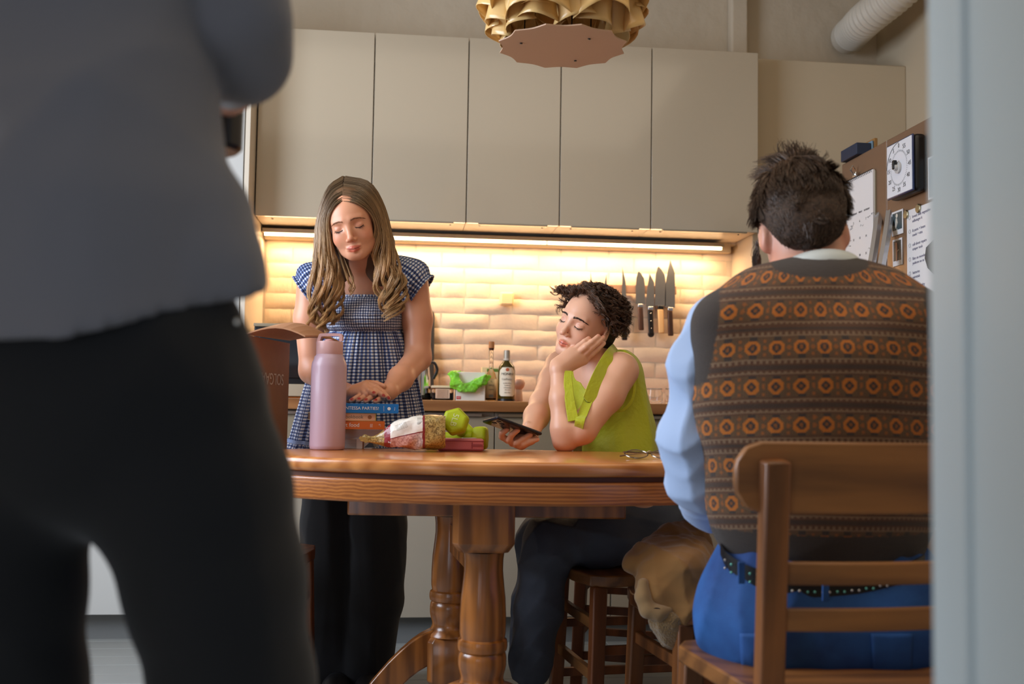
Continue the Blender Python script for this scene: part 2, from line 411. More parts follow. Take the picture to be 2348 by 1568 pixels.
# painted bricks in running bond on the splashback
BV = []
for v in range(10):
    rg = np.random.default_rng(v); m = MB(); Lh, Hh = .1015, .0295
    nx, nz = 7, 4; V = []; F = []
    for j in range(nz+1):
        for i in range(nx+1):
            e = (i in (0, nx)) or (j in (0, nz))
            V.append(((i/nx*2-1)*Lh+rg.normal()*.0012, 0 if e else -.0042-rg.uniform(0, .0018), (j/nz*2-1)*Hh+rg.normal()*.0012))
    for j in range(nz):
        for i in range(nx): a = j*(nx+1)+i; F.append((a, a+1, a+nx+2, a+nx+1))
    BV.append(m.add(V, F))
BM = [b.build('brick', MAT['brick'], None, True).data for b in BV]
for o in [o for o in COL.objects if o.name.startswith('brick')]: bpy.data.objects.remove(o)
z = .925; row = 0; rg = random.Random(4)
while z < 1.66:
    x = -.583+(-.1 if row % 2 else 0); head = row % 4 == 3
    while x < 1.50:
        w = .107 if (head and rg.random() < .75) else .214
        w2 = min(w, 1.50-x)
        if x < -.583: w2 = w+x+.583; x = -.583
        if w2 > .05:
            o = bpy.data.objects.new('brick', rg.choice(BM)); COL.objects.link(o); o.parent = wb
            o.location = (x+w2/2, 4.5595, z+rg.uniform(-.0015, .0015)); o.scale = (w2/.214*1.015, rg.uniform(.5, 1.3), 1.06); o.rotation_euler = (0, rg.uniform(-.006, .006), 0)
        x += w2 if x+w2 < 1.49 else 9
    z += .0665; row += 1
# walls at the sides
tq = PY(2077, 143, 4.28)
struct(MB().bx(tq[0], tq[0]+.15, 1.2, 4.56, 0, 2.95).build('wall_right', MAT['plain']))
m = MB(); m.bx(-2.15, -2.0, -2.2, 1.5, 0, 2.95); m.bx(-2.15, -2.0, 3.2, 4.56, 0, 2.95); m.bx(-2.15, -2.0, 1.5, 3.2, 0, .9); m.bx(-2.15, -2.0, 1.5, 3.2, 2.6, 2.95)
struct(m.build('wall_left', MAT['plain']))
wf = MB(); wf.bx(-2.14, -2.09, 1.5, 1.56, .9, 2.6); wf.bx(-2.14, -2.09, 3.14, 3.2, .9, 2.6); wf.bx(-2.14, -2.09, 1.5, 3.2, .9, .96); wf.bx(-2.14, -2.09, 1.5, 3.2, 2.54, 2.6)
struct(wf.build('window_1', MAT['tall']))
# boxed panel right of the wall units
tp = PY(1741, 134, 4.28); tq = PY(2077, 143, 4.28)
struct(MB().bx(1.478, tq[0], 4.28, 4.56, .0, tp[2]).build('trim_2', MAT['plain'], bev=.004))
# near door jamb
def gbox(m, c0, c1, d0, d1, z0, z1):
    V = [G(c, d, z) for c in (c0, c1) for d in (d0, d1) for z in (z0, z1)]
    return m.add(V, [(0, 1, 3, 2), (4, 6, 7, 5), (0, 4, 5, 1), (2, 3, 7, 6), (0, 2, 6, 4), (1, 5, 7, 3)])
jc = (2131-1174)/2400*.80
w = struct(gbox(MB(), jc+.012, 1.9, .60, .78, 0, 2.95).build('wall_front', MAT['plain']))
m = MB(); gbox(m, jc+.004, jc+.05, .52, .80, 0, 2.6); struct(m.build('door_1', MAT['jamb'], bev=.003))
mesh = gbox(MB(), jc, jc+.03, .735, .80, 0, 2.6).build('door_stop', MAT['jamb'], bpy.data.objects['door_1'], bev=.004)
gbox(MB(), jc+.014, jc+.12, .50, .535, 0, 2.6).build('architrave', MAT['jamb'], bpy.data.objects['door_1'], bev=.006)
# ================================================================== kitchen units
CY = 4.19; X0 = -.5845; ZB = 1.626; ZT = ZB+.762
xs = [0, .457, .838, 1.219, 1.6, 2.057]
lab = ['first glossy greige wall cabinet, beside the tall white unit', 'second glossy greige wall cabinet from the tall white unit', 'third glossy greige wall cabinet, middle of the five', 'fourth glossy greige wall cabinet, behind the right of the pendant lamp', 'fifth glossy greige wall cabinet, last before the bare panel']
for i in range(5):
    a, b = X0+xs[i], X0+xs[i+1]; t = thing('wall_cabinet', lab[i], 'cabinet', ((a+b)/2, CY+.2, ZB), group='glossy wall cabinets in a row')
    MB().bx(a+.001, b-.001, CY+.022, 4.50, ZB+.004, ZT-.001).build('body', MAT['carc'], t)
    d = MB().bx(a+.0022, b-.0022, CY, CY+.019, ZB, ZT).build('door', MAT['cab'], t, bev=.0012)
    if i:
        sub(d, *((lambda q: (q.V, q.F))(MB().bx(a+.05, b-.05, CY-.004, CY+.017, ZB-.006, ZB-.0005))), 'handle', MAT['alu'], False)
    for px in (a+.06, b-.06): MB().lathe([(.004, 0), (.004, .004)], (px, CY+.08, ZB-.0005), 8).build('bracket', MAT['alu'], t)
# under cabinet light housing and strips
LZ = ZB-.040; LY = 4.42
lt = thing('light_strip', 'long glowing strip light under the wall cabinets', 'lamp', (.45, LY, LZ))
MB().bx(X0+.0, 1.40, LY, 4.50, LZ+.012, LZ+.030).build('housing', MAT['alu'], lt, bev=.002)
em = M('warm led diffuser', (255, 214, 160), .5, emit=11.)
segs = [(X0+.01, X0+.62), (X0+.625, X0+1.03), (X0+1.035, X0+1.5), (X0+1.505, 1.39)]
segs = [(X0+.01, .615), (.622, .995), (1.0, 1.39)]
for a, b in segs:
    MB().bx(a, b, LY+.002, LY+.016, LZ+.0, LZ+.0115).build('diffuser', em, lt)
    area('led_strip', ((a+b)/2, LY+.05, LZ-.006), ((a+b)/2, LY+.075, 0), b-a-.02, .02, 6.2*(b-a), (1., .66, .36))
struct(MB().bx(X0, 1.455, 4.50, 4.556, LZ-.0, ZB+.002).build('trim_3', MAT['plain']))
# tall unit on the left of them
XT = X0-.004
YT = 4.0
r = ray(571, 400); YT = XT*r[1]/r[0]
t = thing('tall_cabinet', 'tall white kitchen unit at the end of the wall cabinets', 'cabinet', (XT-.3, (YT+4.55)/2, 0))
MB().bx(XT-.018, XT, YT, 4.555, 0, 2.42).build('side_panel', MAT['carc'], t, bev=.001)
MB().bx(XT-.62, XT-.019, YT+.022, 4.555, .1, 2.42).build('body', MAT['carc'], t)
zs = PY(540, 457, YT)[2]
d1 = MB().bx(XT-.615, XT-.022, YT, YT+.02, .10, zs-.002).build('door', MAT['tall'], t, bev=.0015)
d2 = MB().bx(XT-.615, XT-.022, YT, YT+.02, zs+.002, 2.42).build('door', MAT['tall'], t, bev=.0015)
for dd, dz in ((d1, -.012), (d2, .001)):
    q = MB().bx(XT-.17, XT-.075, YT-.006, YT+.001, zs+dz, zs+dz+.011); sub(dd, q.V, q.F, 'handle', MAT['chrome'], False)
MB().bx(XT-.615, XT-.02, YT+.06, YT+.08, 0, .098).build('plinth', MAT['kick'], t)
# base units and worktop
CF_ = 3.935
bx_ = [-.586, -.09, .36, .81, 1.26, 1.71, 2.14]
for i in range(6):
    a, b = bx_[i], bx_[i+1]
    t = thing('base_cabinet', ['base cabinet behind the standing woman, next to the tall unit', 'base cabinet under the bagged box and bottles on the worktop', 'base cabinet behind the phone, between the two women', 'base cabinet behind the seated woman', 'base cabinet behind the back of the seated woman, under the glass jars', 'base cabinet in the corner behind the man in the vest'][i], 'cabinet', ((a+b)/2, 4.2, 0), group='base cabinets under the worktop')
    MB().bx(a+.001, b-.001, CF_+.022, 4.555, .1, .864).build('body', MAT['carc'], t)
    dr = MB().bx(a+.002, b-.002, CF_, CF_+.02, .655, .848).build('drawer', MAT['basec'], t, bev=.0015)
    q = MB().bx(a+.012, b-.05, CF_-.012, CF_+.018, .848, .8585); sub(dr, q.V, q.F, 'handle', MAT['alu'], False)
    dd = MB().bx(a+.002, b-.002, CF_, CF_+.02, .104, .645).build('door', M('cream gloss', (176, 165, 148), .25, coat=.2), t, bev=.0015)
    q = MB().bx(a+.012, b-.05, CF_-.012, CF_+.018, .645, .652); sub(dd, q.V, q.F, 'handle', MAT['alu'], False)
    MB().bx(a, b, CF_+.05, CF_+.066, 0, .099).build('plinth', MAT['kick'], t)
tag(MB().bx(-.587, 2.14, 3.905, 4.558, .866, .907).build('worktop', MAT['counter'], bev=.003), 'brown wood worktop running along the back wall', 'worktop')
# ================================================================== flexible duct
def duct():
    a = PY(1945, 85, 4.50); b = PY(1990, 40, 4.20); c = PY(2075, -30, 4.0); e = PY(2160, -120, 3.9)
    t = thing('vent_duct', 'white ribbed flexible vent hose near the ceiling corner', 'duct', a)
    p = spline([a, a+(b-a)*.35, b, c, e], 260); r = .074+.004*np.sin(np.linspace(0, 2*PI*34, 260))
    V, F = tube_geo(p[40:], r[40:], 28); mesh_obj('hose', V, F, M('ribbed white plastic', (206, 198, 184), .5), t, True)
    V, F = tube_geo(p[:44], .079, 28); mesh_obj('collar', V, F, M('white collar', (212, 205, 192), .5), t, True)
duct()
# ================================================================== fridge with its magnets
FX = 1.545
pf = PX(1930, 376, FX); pn = PX(2031, 324, FX); fz = pf[2]
fy0, fy1, fyg = 2.84, pf[1], pn[1]
mfr = M('grey brown fridge door', (128, 100, 78), .38, .25, var=.05, vs=3.)
t = thing('fridge', 'tall brownish grey fridge covered with papers and magnets', 'fridge', (1.85, 3.2, 0))
MB().bx(FX+.05, 2.12, fy0, fy1, .02, fz-.004).build('body', M('fridge side', (70, 66, 62), .5), t)
MB().bx(FX+.02, 2.12, fy0, fy1, fz-.03, fz).build('top_panel', mfr, t)
da = MB().bx(FX, FX+.048, fyg+.003, fy1, .06, fz-.002).build('door', mfr, t, bev=.004)
db = MB().bx(FX, FX+.048, fy0, fyg-.003, .06, fz-.002).build('door', mfr, t, bev=.004)
MB().bx(FX+.004, FX+.03, fyg-.0028, fyg+.0028, .06, fz-.002).build('gasket', MAT['white'], t)
mh = M('satin steel bar', (196, 198, 204), .25, .8)
for dd, ps in ((da, [(2016, 484, .01), (2006, 560, -.05), (1992, 645, -.085), (1975, 760, -.09), (1968, 900, -.09)]), (db, [(2042, 478, .01), (2030, 560, -.05), (2014, 650, -.085), (1996, 780, -.09), (1988, 920, -.09)])):
    pts = [PX(x, y, FX+dx) for x, y, dx in ps]; pts = spline(pts, 20); q = MB(); V = []; F = []
    for p_ in pts: V += [p_+[-.007, -.015, 0], p_+[.007, -.015, 0], p_+[.007, .015, 0], p_+[-.007, .015, 0]]
    for i in range(19): F += [(i*4+k, i*4+(k+1) % 4, (i+1)*4+(k+1) % 4, (i+1)*4+k) for k in range(4)]
    q.add(V, F+[(3, 2, 1, 0), (76, 77, 78, 79)])
    sub(dd, q.V, q.F, 'handle', mh, False)
def fr(px, py, off=0.): return PX(px, py, FX-off)
RF = np.array([0, -1., 0]); # text direction on the fridge front, seen from the room
def fquad(name, pxs, off, th, mat, parent):
    """flat sheet on the fridge front between two heights and two depths"""
    (x0, y0), (x1, y1) = pxs; a = fr(x0, y0, off); b = fr(x1, y1, off)
    return MB().bx(FX-off-th, FX-off, a[1], b[1], a[2], b[2]).build(name, mat, parent)
# calendar
c = thing('wall_calendar', 'spiral wall calendar with handwritten dates on the fridge', 'calendar', fr(1975, 520))
ca = fr(2008, 388)[2]; cb = fr(2003, 720)[2]; cy0 = fr(2008, 388)[1]; cy1 = cy0+.36
MB().bx(FX-.010, FX-.004, cy0, cy1, cb, ca).build('page', MAT['white'], c)
MB().bx(FX-.004, FX-.0005, cy0-.004, cy1, cb-.004, ca-.004).build('backing_board', M('cardboard grey', (150, 140, 120), .7), c)
m = MB()
for k in range(30): yy = cy0+.008+k*.012; m.tube([(FX-.012, yy, ca-.008), (FX-.014, yy, ca-.001), (FX-.008, yy, ca+.004), (FX-.003, yy, ca-.002)], .0011, 4)
stuff(m.build('spiral', MAT['black'], c))
rg = random.Random(5)
zz = ca-.155
for j, wd in enumerate(('WEDNESDAY', 'THURSDAY', 'FRIDAY', 'SATURDAY')): text(wd, .0085, (FX-.0105, cy0+.19-j*.048, ca-.125), RF, UP, MAT['ink'], c)
n = 1
for r_ in range(5):
    for j in range(7):
        text(str(n), .011, (FX-.0105, cy1-.02-j*.048, zz-r_*.058), RF, UP, MAT['ink'], c); n += 1
for k in range(16):
    yy = cy0+rg.uniform(.01, .22); z0 = zz-rg.uniform(-.02, .24)
    p = [(FX-.0108, yy-i*.003, z0+rg.uniform(-.004, .004)) for i in range(9)]; MB().tube(p, .0004, 3).build('handwriting', MAT['ink'], c)
g = thing('magnet_clip', 'metal bulldog clip holding up the wall calendar', 'clip', fr(1970, 385))
m = MB(); q = fr(1969, 398); m.bx(FX-.018, FX-.010, q[1]-.014, q[1]+.014, q[2]-.012, q[2]+.004); m.build('jaw', MAT['chrome'], g, bev=.002)
MB().tube([(FX-.018, q[1], q[2]-.005), (FX-.03, q[1], q[2]+.012), (FX-.022, q[1], q[2]+.026), (FX-.012, q[1]+.004, q[2]+.014)], .003, 6).build('lever', MAT['chrome'], g)
# dial timer
ta = fr(2031, 350, .0); zt = .5*(fr(2040, 318, .0)[2]+fr(2040, 455, .0)[2])
ty1 = fr(2033, 350, .045)[1]; ty0 = fr(2094, 350, .045)[1]; zt1 = fr(2094, 300, .045)[2]; zt0 = fr(2033, 460, .045)[2]
zt0 = fr(2094, 437, .045)[2]; zt1 = fr(2094, 303, .045)[2]
tm = thing('dial_timer', 'square white dial timer with black case on the fridge', 'timer', (FX-.02, (ty0+ty1)/2, (zt0+zt1)/2))
MB().bx(FX-.040, FX-.0005, ty0, ty1, zt0, zt1).build('case', MAT['black'], tm, bev=.014, seg=4)
MB().bx(FX-.046, FX-.039, ty0+.002, ty1-.002, zt0+.002, zt1-.002).build('bezel', M('dark blue rim', (30, 44, 84), .3), tm, bev=.006, seg=3)
MB().bx(FX-.0475, FX-.044, ty0+.006, ty1-.006, zt0+.006, zt1-.006).build('dial_face', M('white dial', (222, 226, 236), .4), tm, bev=.004, seg=3)
tc = np.array([FX-.0478, (ty0+ty1)/2, (zt0+zt1)/2]); R1 = (ty1-ty0)*.40
for k in range(12):
    a = PI/2+k*2*PI/12; e = np.array([0, -math.cos(a), math.sin(a)]); text(str(k*5), .019, tc+e*R1, RF, UP, MAT['black'], tm)
m = MB()
for k in range(60):
    a = 2*PI*k/60; e = np.array([0, -math.cos(a), math.sin(a)]); m.beam(tc+e*R1*.72, tc+e*R1*(.80 if k % 5 else .83), .0009, .0004, up=(1, 0, 0))
stuff(m.build('tick_marks', MAT['black'], tm))
AX = np.array([[0, 0, -1.], [0, 1, 0], [1, 0, 0]])
MB().lathe([(.018, 0), (.018, .006), (.010, .007), (.009, .016), (0.001, .017)], tc, 16, AX).build('knob', M('clear knob', (190, 190, 190), .3), tm, True)
MB().beam(tc+[-.014, 0, .022], tc+[-.014, 0, -.006], .011, .012, up=(1, 0, 0)).build('pointer', MAT['black'], tm, bev=.002)
m = MB(); m.tube([tc+np.array([0, -math.cos(a), math.sin(a)])*R1*1.16 for a in np.linspace(PI/2, PI*.97, 14)], .0009, 4); m.build('arc_mark', MAT['black'], tm)
# framed card at the edge, magnets, photo cards, handwritten sheet
def card(name, label, cat, p, mat_in, off=.001, rim=.006):
    (x0, y0), (x1, y1) = p; a = fr(x0, y0, off); b = fr(x1, y1, off); c = thing(name, label, cat, (FX, (a[1]+b[1])/2, (a[2]+b[2])/2))
    ya, yb = sorted((a[1], b[1])); za, zb = sorted((a[2], b[2]))
    MB().bx(FX-off-.002, FX-off, ya, yb, za, zb).build('border', MAT['white'], c)
    MB().bx(FX-off-.0026, FX-off-.0005, ya+rim, yb-rim, za+rim+(.010 if cat == 'photo' else 0), zb-rim).build('picture', mat_in, c)
    return c, np.array([FX-off-.003, (ya+yb)/2, (za+zb)/2]), yb-ya, zb-za
card('picture_card', 'white edged picture card at the outer edge of the fridge', 'card', ((2129, 362), (2200, 432)), M('pale print', (160, 170, 176), .5))
c, q, w_, h_ = card('photo_card', 'dark photo card with a white figure, upper of two', 'photo', ((2046, 488), (2072, 534)), M('slate print', (62, 78, 84), .5))
m = MB(); m.lathe([(.007, 0), (.007, .001)], q+[0, 0, .022], 12, AX); m.build('motif', M('pale motif', (210, 206, 196), .6), c)
m = MB(); m.tube([q+[0, .002, .014], q+[0, 0, .0], q+[0, .006, -.012], q+[0, .008, -.018]], [.003, .005, .003, .001], 6); m.build('motif', M('pale motif', (210, 206, 196), .6), c)
MB().beam(q+[0, 0, -.018], q+[0, 0, -.034], .002, .001, up=(1, 0, 0)).build('motif', M('pale motif', (210, 206, 196), .6), c)
c, q, w_, h_ = card('photo_card', 'dark photo card with a pale horn shape, lower of two', 'photo', ((2048, 551), (2070, 606)), M('slate print dark', (58, 62, 64), .5))
MB().tube([q+[0, .004, .03], q+[0, .0, .0], q+[0, .002, -.028]], [.004, .0035, .002], 6).build('motif', M('skin coloured motif', (200, 150, 120), .6), c)
MB().tube([q+[0, .008, .012], q+[0, .0, .002], q+[0, -.012, .006]], .0015, 6).build('motif', M('pale motif', (230, 216, 196), .6), c)
nt_ = thing('handwritten_note', 'large handwritten list on white paper held by round magnets', 'paper', fr(2110, 560))
qa = fr(2080, 487, .001); qb = fr(2200, 487, .001); qz = fr(2090, 740, .001)[2]
MB().bx(FX-.0022, FX-.001, qb[1], qa[1], qz, qa[2]+.004).build('sheet', MAT['white'], nt_)
for r_, l in enumerate(('bread, milk vegetables', '& pasta + beans', 'call about repairs', 'Bins on monday', 'batteries', 'post + laundry', 'Book dentist')):
    for k in range(2): text(l if k == 0 else l[::-1][:12], .0125, (FX-.0028, qa[1]-.035, qa[2]-.02-r_*.043-k*.014), (0, -1, .03), UP, M('pencil', (130, 128, 150), .8), nt_, name='handwriting', align='LEFT')
    o = MB(); o.tube([np.array([FX-.0026, qa[1]-.018+.006*math.cos(a), qa[2]-.02-r_*.043+.006*math.sin(a)]) for a in np.linspace(0, 2*PI, 12)], .0004, 3); o.build('ring_mark', MAT['ink'], nt_)
for i, (x, y) in enumerate(((2080, 492), (2108, 478))):
    p = fr(x, y, .001); t_ = MB().lathe([(.014, 0), (.014, .005), (.012, .007), (.001, .0072)], p, 20, AX).build('round_magnet', M('brushed magnet', (170, 164, 140), .3, 1.), None, True)
    tag(t_, ['round silver magnet at the upper corner of the handwritten note', 'round silver magnet higher up, close under the dial timer'][i], 'magnet')
sp = MB(); qq = fr(2128, 590, .004); sp.add([qq+[0, .02, .0], qq+[-.004, .004, .03], qq+[0, -.04, .05], qq+[0, -.04, -.06], qq+[-.004, -.004, -.032], qq+[.003, .02, 0], qq+[.003, -.04, .05], qq+[.003, -.04, -.06]], [(0, 1, 2, 3, 4), (5, 7, 6)])
tag(sp.build('leaf_magnet', M('dark slate leaf', (52, 56, 60), .6)), 'dark pointed leaf magnet on the handwritten note', 'magnet')
# books lying on the fridge
for i, (x0, x1, y0, c_, l) in enumerate(((1927, 1960, 347, (34, 46, 70), 'dark blue book on top of the fridge'), (1960, 1966, 343, (110, 140, 165), 'thin light blue book on top of the fridge'), (1966, 1975, 337, (150, 110, 60), 'tan book on top of the fridge'))):
    a = PY(x0, y0, fy1-.02+i*.0); b = PY(x1, y0, fy1-.02)
    t_ = thing('book', l, 'book', (a[0], fy1-.1, fz), group='books on top of the fridge')
    MB().bx(a[0]+.001, b[0]-.001, fy1-.15, fy1-.02, fz, a[2]).build('cover', M('cloth cover', c_, .6), t_, bev=.002)
    MB().bx(a[0]+.004, b[0]-.004, fy1-.148, fy1-.016, fz+.003, a[2]-.003).build('pages', MAT['white'], t_)
# ================================================================== pendant lamp
def pendant():
    d0 = 2.62; c = P(1289, 108, d0); zc = c[2]; t = thing('pendant_lamp', 'round pendant lamp of curved honey coloured veneer petals', 'lamp', c)
    R = .163; n = 12; V = []; N = 8
    for i in range(n*N):
        a = 2*PI*i/(n*N)+.13; u = (i % N)/N; r = R*(1-.085*math.sin(PI*u)); V.append((r, a))
    m = MB(); k = len(V)
    m.add([c+[r*math.cos(a), r*math.sin(a), -.0015] for r, a in V]+[c+[r*math.cos(a), r*math.sin(a), .0015] for r, a in V], [tuple(range(k-1, -1, -1)), tuple(range(k, 2*k))]+[(i, (i+1) % k, k+(i+1) % k, k+i) for i in range(k)])
    ds = m.build('bottom_disc', MAT['discm'], t)
    for x, y in ((1195, 99), (1351, 89), (1319, 139)):
        p = PZ(x, y, zc-.002); q = MB().lathe([(.0035, 0), (.0035, -.002)], p, 10); sub(ds, q.V, q.F, 'screw', MAT['black'])
    # petals: concave-sided sheets bulging outwards; made once, shared
    ns = 9; V = []; F = []
    for j in range(ns):
        for i in range(ns):
            s = i/(ns-1)*2-1; q = j/(ns-1)*2-1
            x = s*.068*(1-.34*(1-q*q)); z = q*.062*(1-.36*(1-s*s)); yb = .042*(1-s*s)-.018*q
            V.append((x, yb, z))
    for j in range(ns-1):
        for i in range(ns-1): a = j*ns+i; F.append((a, a+1, a+ns+1, a+ns))
    me = None
    for tier, (rr, zz, tilt, nn, sc) in enumerate(((.168, .074, -.42, 12, .86), (.182, .098, -.25, 12, 1.0), (.186, .140, .0, 12, 1.06), (.172, .205, .3, 12, 1.), (.14, .26, .7, 12, .9), (.10, .295, 1.1, 9, .8))):
        for i in range(nn):
            a = 2*PI*(i+.5*(tier % 2))/nn
            if me is None:
                o = mesh_obj('petal', V, F, MAT['veneer'], None, True); o.modifiers.new('s', 'SOLIDIFY').thickness = .0013; me = o
            else: o = me.copy(); COL.objects.link(o)
            o.parent = t
            u = Vector((math.cos(a), math.sin(a), 0)); tl = random.uniform(-.22, .22)
            Rm = Matrix.Rotation(a-PI/2, 3, 'Z') @ Matrix.Rotation(tilt+random.uniform(-.15, .15), 3, 'X') @ Matrix.Rotation(.5*(1 if i % 2 else -1)*.5+tl, 3, 'Y')
            o.matrix_basis = Matrix.Translation(u*(rr-.03)+Vector((0, 0, zz))) @ Rm.to_4x4() @ Matrix.Scale(sc, 4)
    m = MB(); rr = .10
    for i in range(3): a = 2*PI*i/3+.6; m.bx(c[0]+rr*math.cos(a)-.0015, c[0]+rr*math.cos(a)+.0015, c[1]+rr*math.sin(a)-.0015, c[1]+rr*math.sin(a)+.0015, zc, zc+.26)
    m.build('spacer_rods', MAT['black'], t)
    m = MB().lathe([(.02, zc+.12), (.045, zc+.15), (.05, zc+.18), (.03, zc+.22), (.018, zc+.24)], (c[0], c[1], 0), 16); m.build('bulb', MAT['white'], t, True)
    MB().tube([(c[0], c[1], zc+.24), (c[0], c[1], 2.95)], .004, 8).build('cord', MAT['black'], t)
pendant()
# ================================================================== table
T0 = (-.03, 2.575); TA, TB = .61, .33; TZ = .77
def table():
    o0 = G(T0[0], T0[1], 0); t = thing('dining_table', 'oval orange pine pedestal table with turned columns', 'table', o0)
    def oval(m, prof, n=96):
        V = []; F = []
        for ins, z in prof:
            for i in range(n): a = 2*PI*i/n; V.append(G(T0[0]+(TA-ins)*math.cos(a), T0[1]+(TB-ins)*math.sin(a), z))
        k = len(prof)
        for j in range(k-1):
            for i in range(n): F.append((j*n+i, j*n+(i+1) % n, (j+1)*n+(i+1) % n, (j+1)*n+i))
        F.append(tuple(range(n-1, -1, -1))); F.append(tuple((k-1)*n+i for i in range(n))); return m.add(V, F)
    def edge(z0, z1, r, ins=0):
        return [(ins+r*(1-math.sin(a)), z0+r*(1-math.cos(a))) for a in np.linspace(0, PI/2, 5)]+[(ins+r*(1-math.cos(a)), z1-r*(1-math.sin(a))) for a in np.linspace(0, PI/2, 6)]
    top = oval(MB(), edge(.738, TZ, .012)).build('tabletop', MAT['pineT'], t, True); sharp(top.data, .5)
    oval(MB(), [(.016, .727), (.016, .7375)]).build('shadow_gap', M('dark pine gap', (92, 44, 18), .5), t, True)
    ap = oval(MB(), edge(.676, .7268, .005, .006)).build('apron', MAT['pineA'], t, True); sharp(ap.data, .5)
    for j, dd in enumerate((2.47, 2.74)):
        gbox(MB(), -.375, .27 if j == 0 else .22, dd-.03, dd+.03, .632, .6755).build('bearer', MAT['pineC'], t, bev=.004)
    def column(cx, d, dz, sc):
        o = G(cx, d, 0)
        pr = [(.0465, .562), (.0445, .545), (.044, .52), (.047, .49), (.0505, .46), (.0525, .42), (.0525, .385), (.051, .375), (.050, .371), (.055, .367), (.0565, .36), (.0565, .352), (.055, .345), (.0505, .341), (.053, .337), (.0545, .328), (.0545, .312), (.052, .300), (.0485, .288), (.0485, .280), (.053, .270), (.060, .262), (.062, .255)]
        cl = MB().lathe([(r*sc, z+dz) for r, z in pr[::-1]], o, 40).build('column', MAT['pineC'], t, True); sharp(cl.data, .6)
        # square blocks with chamfered corners
        def block(h, z0, z1, c_):
            m = MB(); ang = -YAW; V = []
            for r_, z in ((.8, z0), (1, z0+.02), (1, z1-.02 if z1 < .6 else z1), (1 if z1 >= .6 else .8, z1)):
                q = h*r_
                for x, y_ in ((-q+c_, -q), (q-c_, -q), (q, -q+c_), (q, q-c_), (q-c_, q), (-q+c_, q), (-q, q-c_), (-q, -q+c_)): V.append(G(cx+x, d+y_, z))
            F = [(j*8+i, j*8+(i+1) % 8, (j+1)*8+(i+1) % 8, (j+1)*8+i) for j in range(3) for i in range(8)]+[tuple(range(7, -1, -1)), tuple(range(24, 32))]
            return m.add(V, F)
        block(.069*sc, .565+dz, .676, .014).build('upper_block', MAT['pineC'], t, bev=.002)
        block(.056*sc if dz else .064, .125+dz, .262+dz, .014).build('lower_block', MAT['pineC'], t, bev=.002)
        for sgn, bk in ((-1, 0), (1, 1 if dz else 0)):
            pts = spline([(.02, .245), (.10, .215), (.20, .13), (.27, .055), (.34, .03)], 16); th = np.interp(np.linspace(0, 1, 16), [0, .4, .8, 1], [.085, .095, .075, .055])
            m = MB(); V = []; F = []
            for i, (u, z) in enumerate(pts):
                for a, b in ((-1, -1), (1, -1), (1, 1), (-1, 1)):
                    zz_ = max(.0, z+dz*(1-i/15.)+b*th[i]/2-.005) if not (i > 12 and b < 0) else 0.
                    V.append(G(cx+sgn*u*.96, d+a*.026-u*.22, zz_) if not bk else G(cx+a*.026+u*.25, d+u*.9, zz_))
            for i in range(15):
                for k in range(4): F.append((i*4+k, i*4+(k+1) % 4, (i+1)*4+(k+1) % 4, (i+1)*4+k))
            F += [(3, 2, 1, 0), (60, 61, 62, 63)]
            m.add(V, F).build('foot', MAT['pineC'], t, bev=.004)
    column(-.056, 2.385, 0, 1.); column(-.148, 2.775, .038, 1.02)
    m = MB(); m.beam(G(-.056, 2.385, .53), G(-.148, 2.775, .55), .03, .07); m.build('stretcher', MAT['pineC'], t)
table()
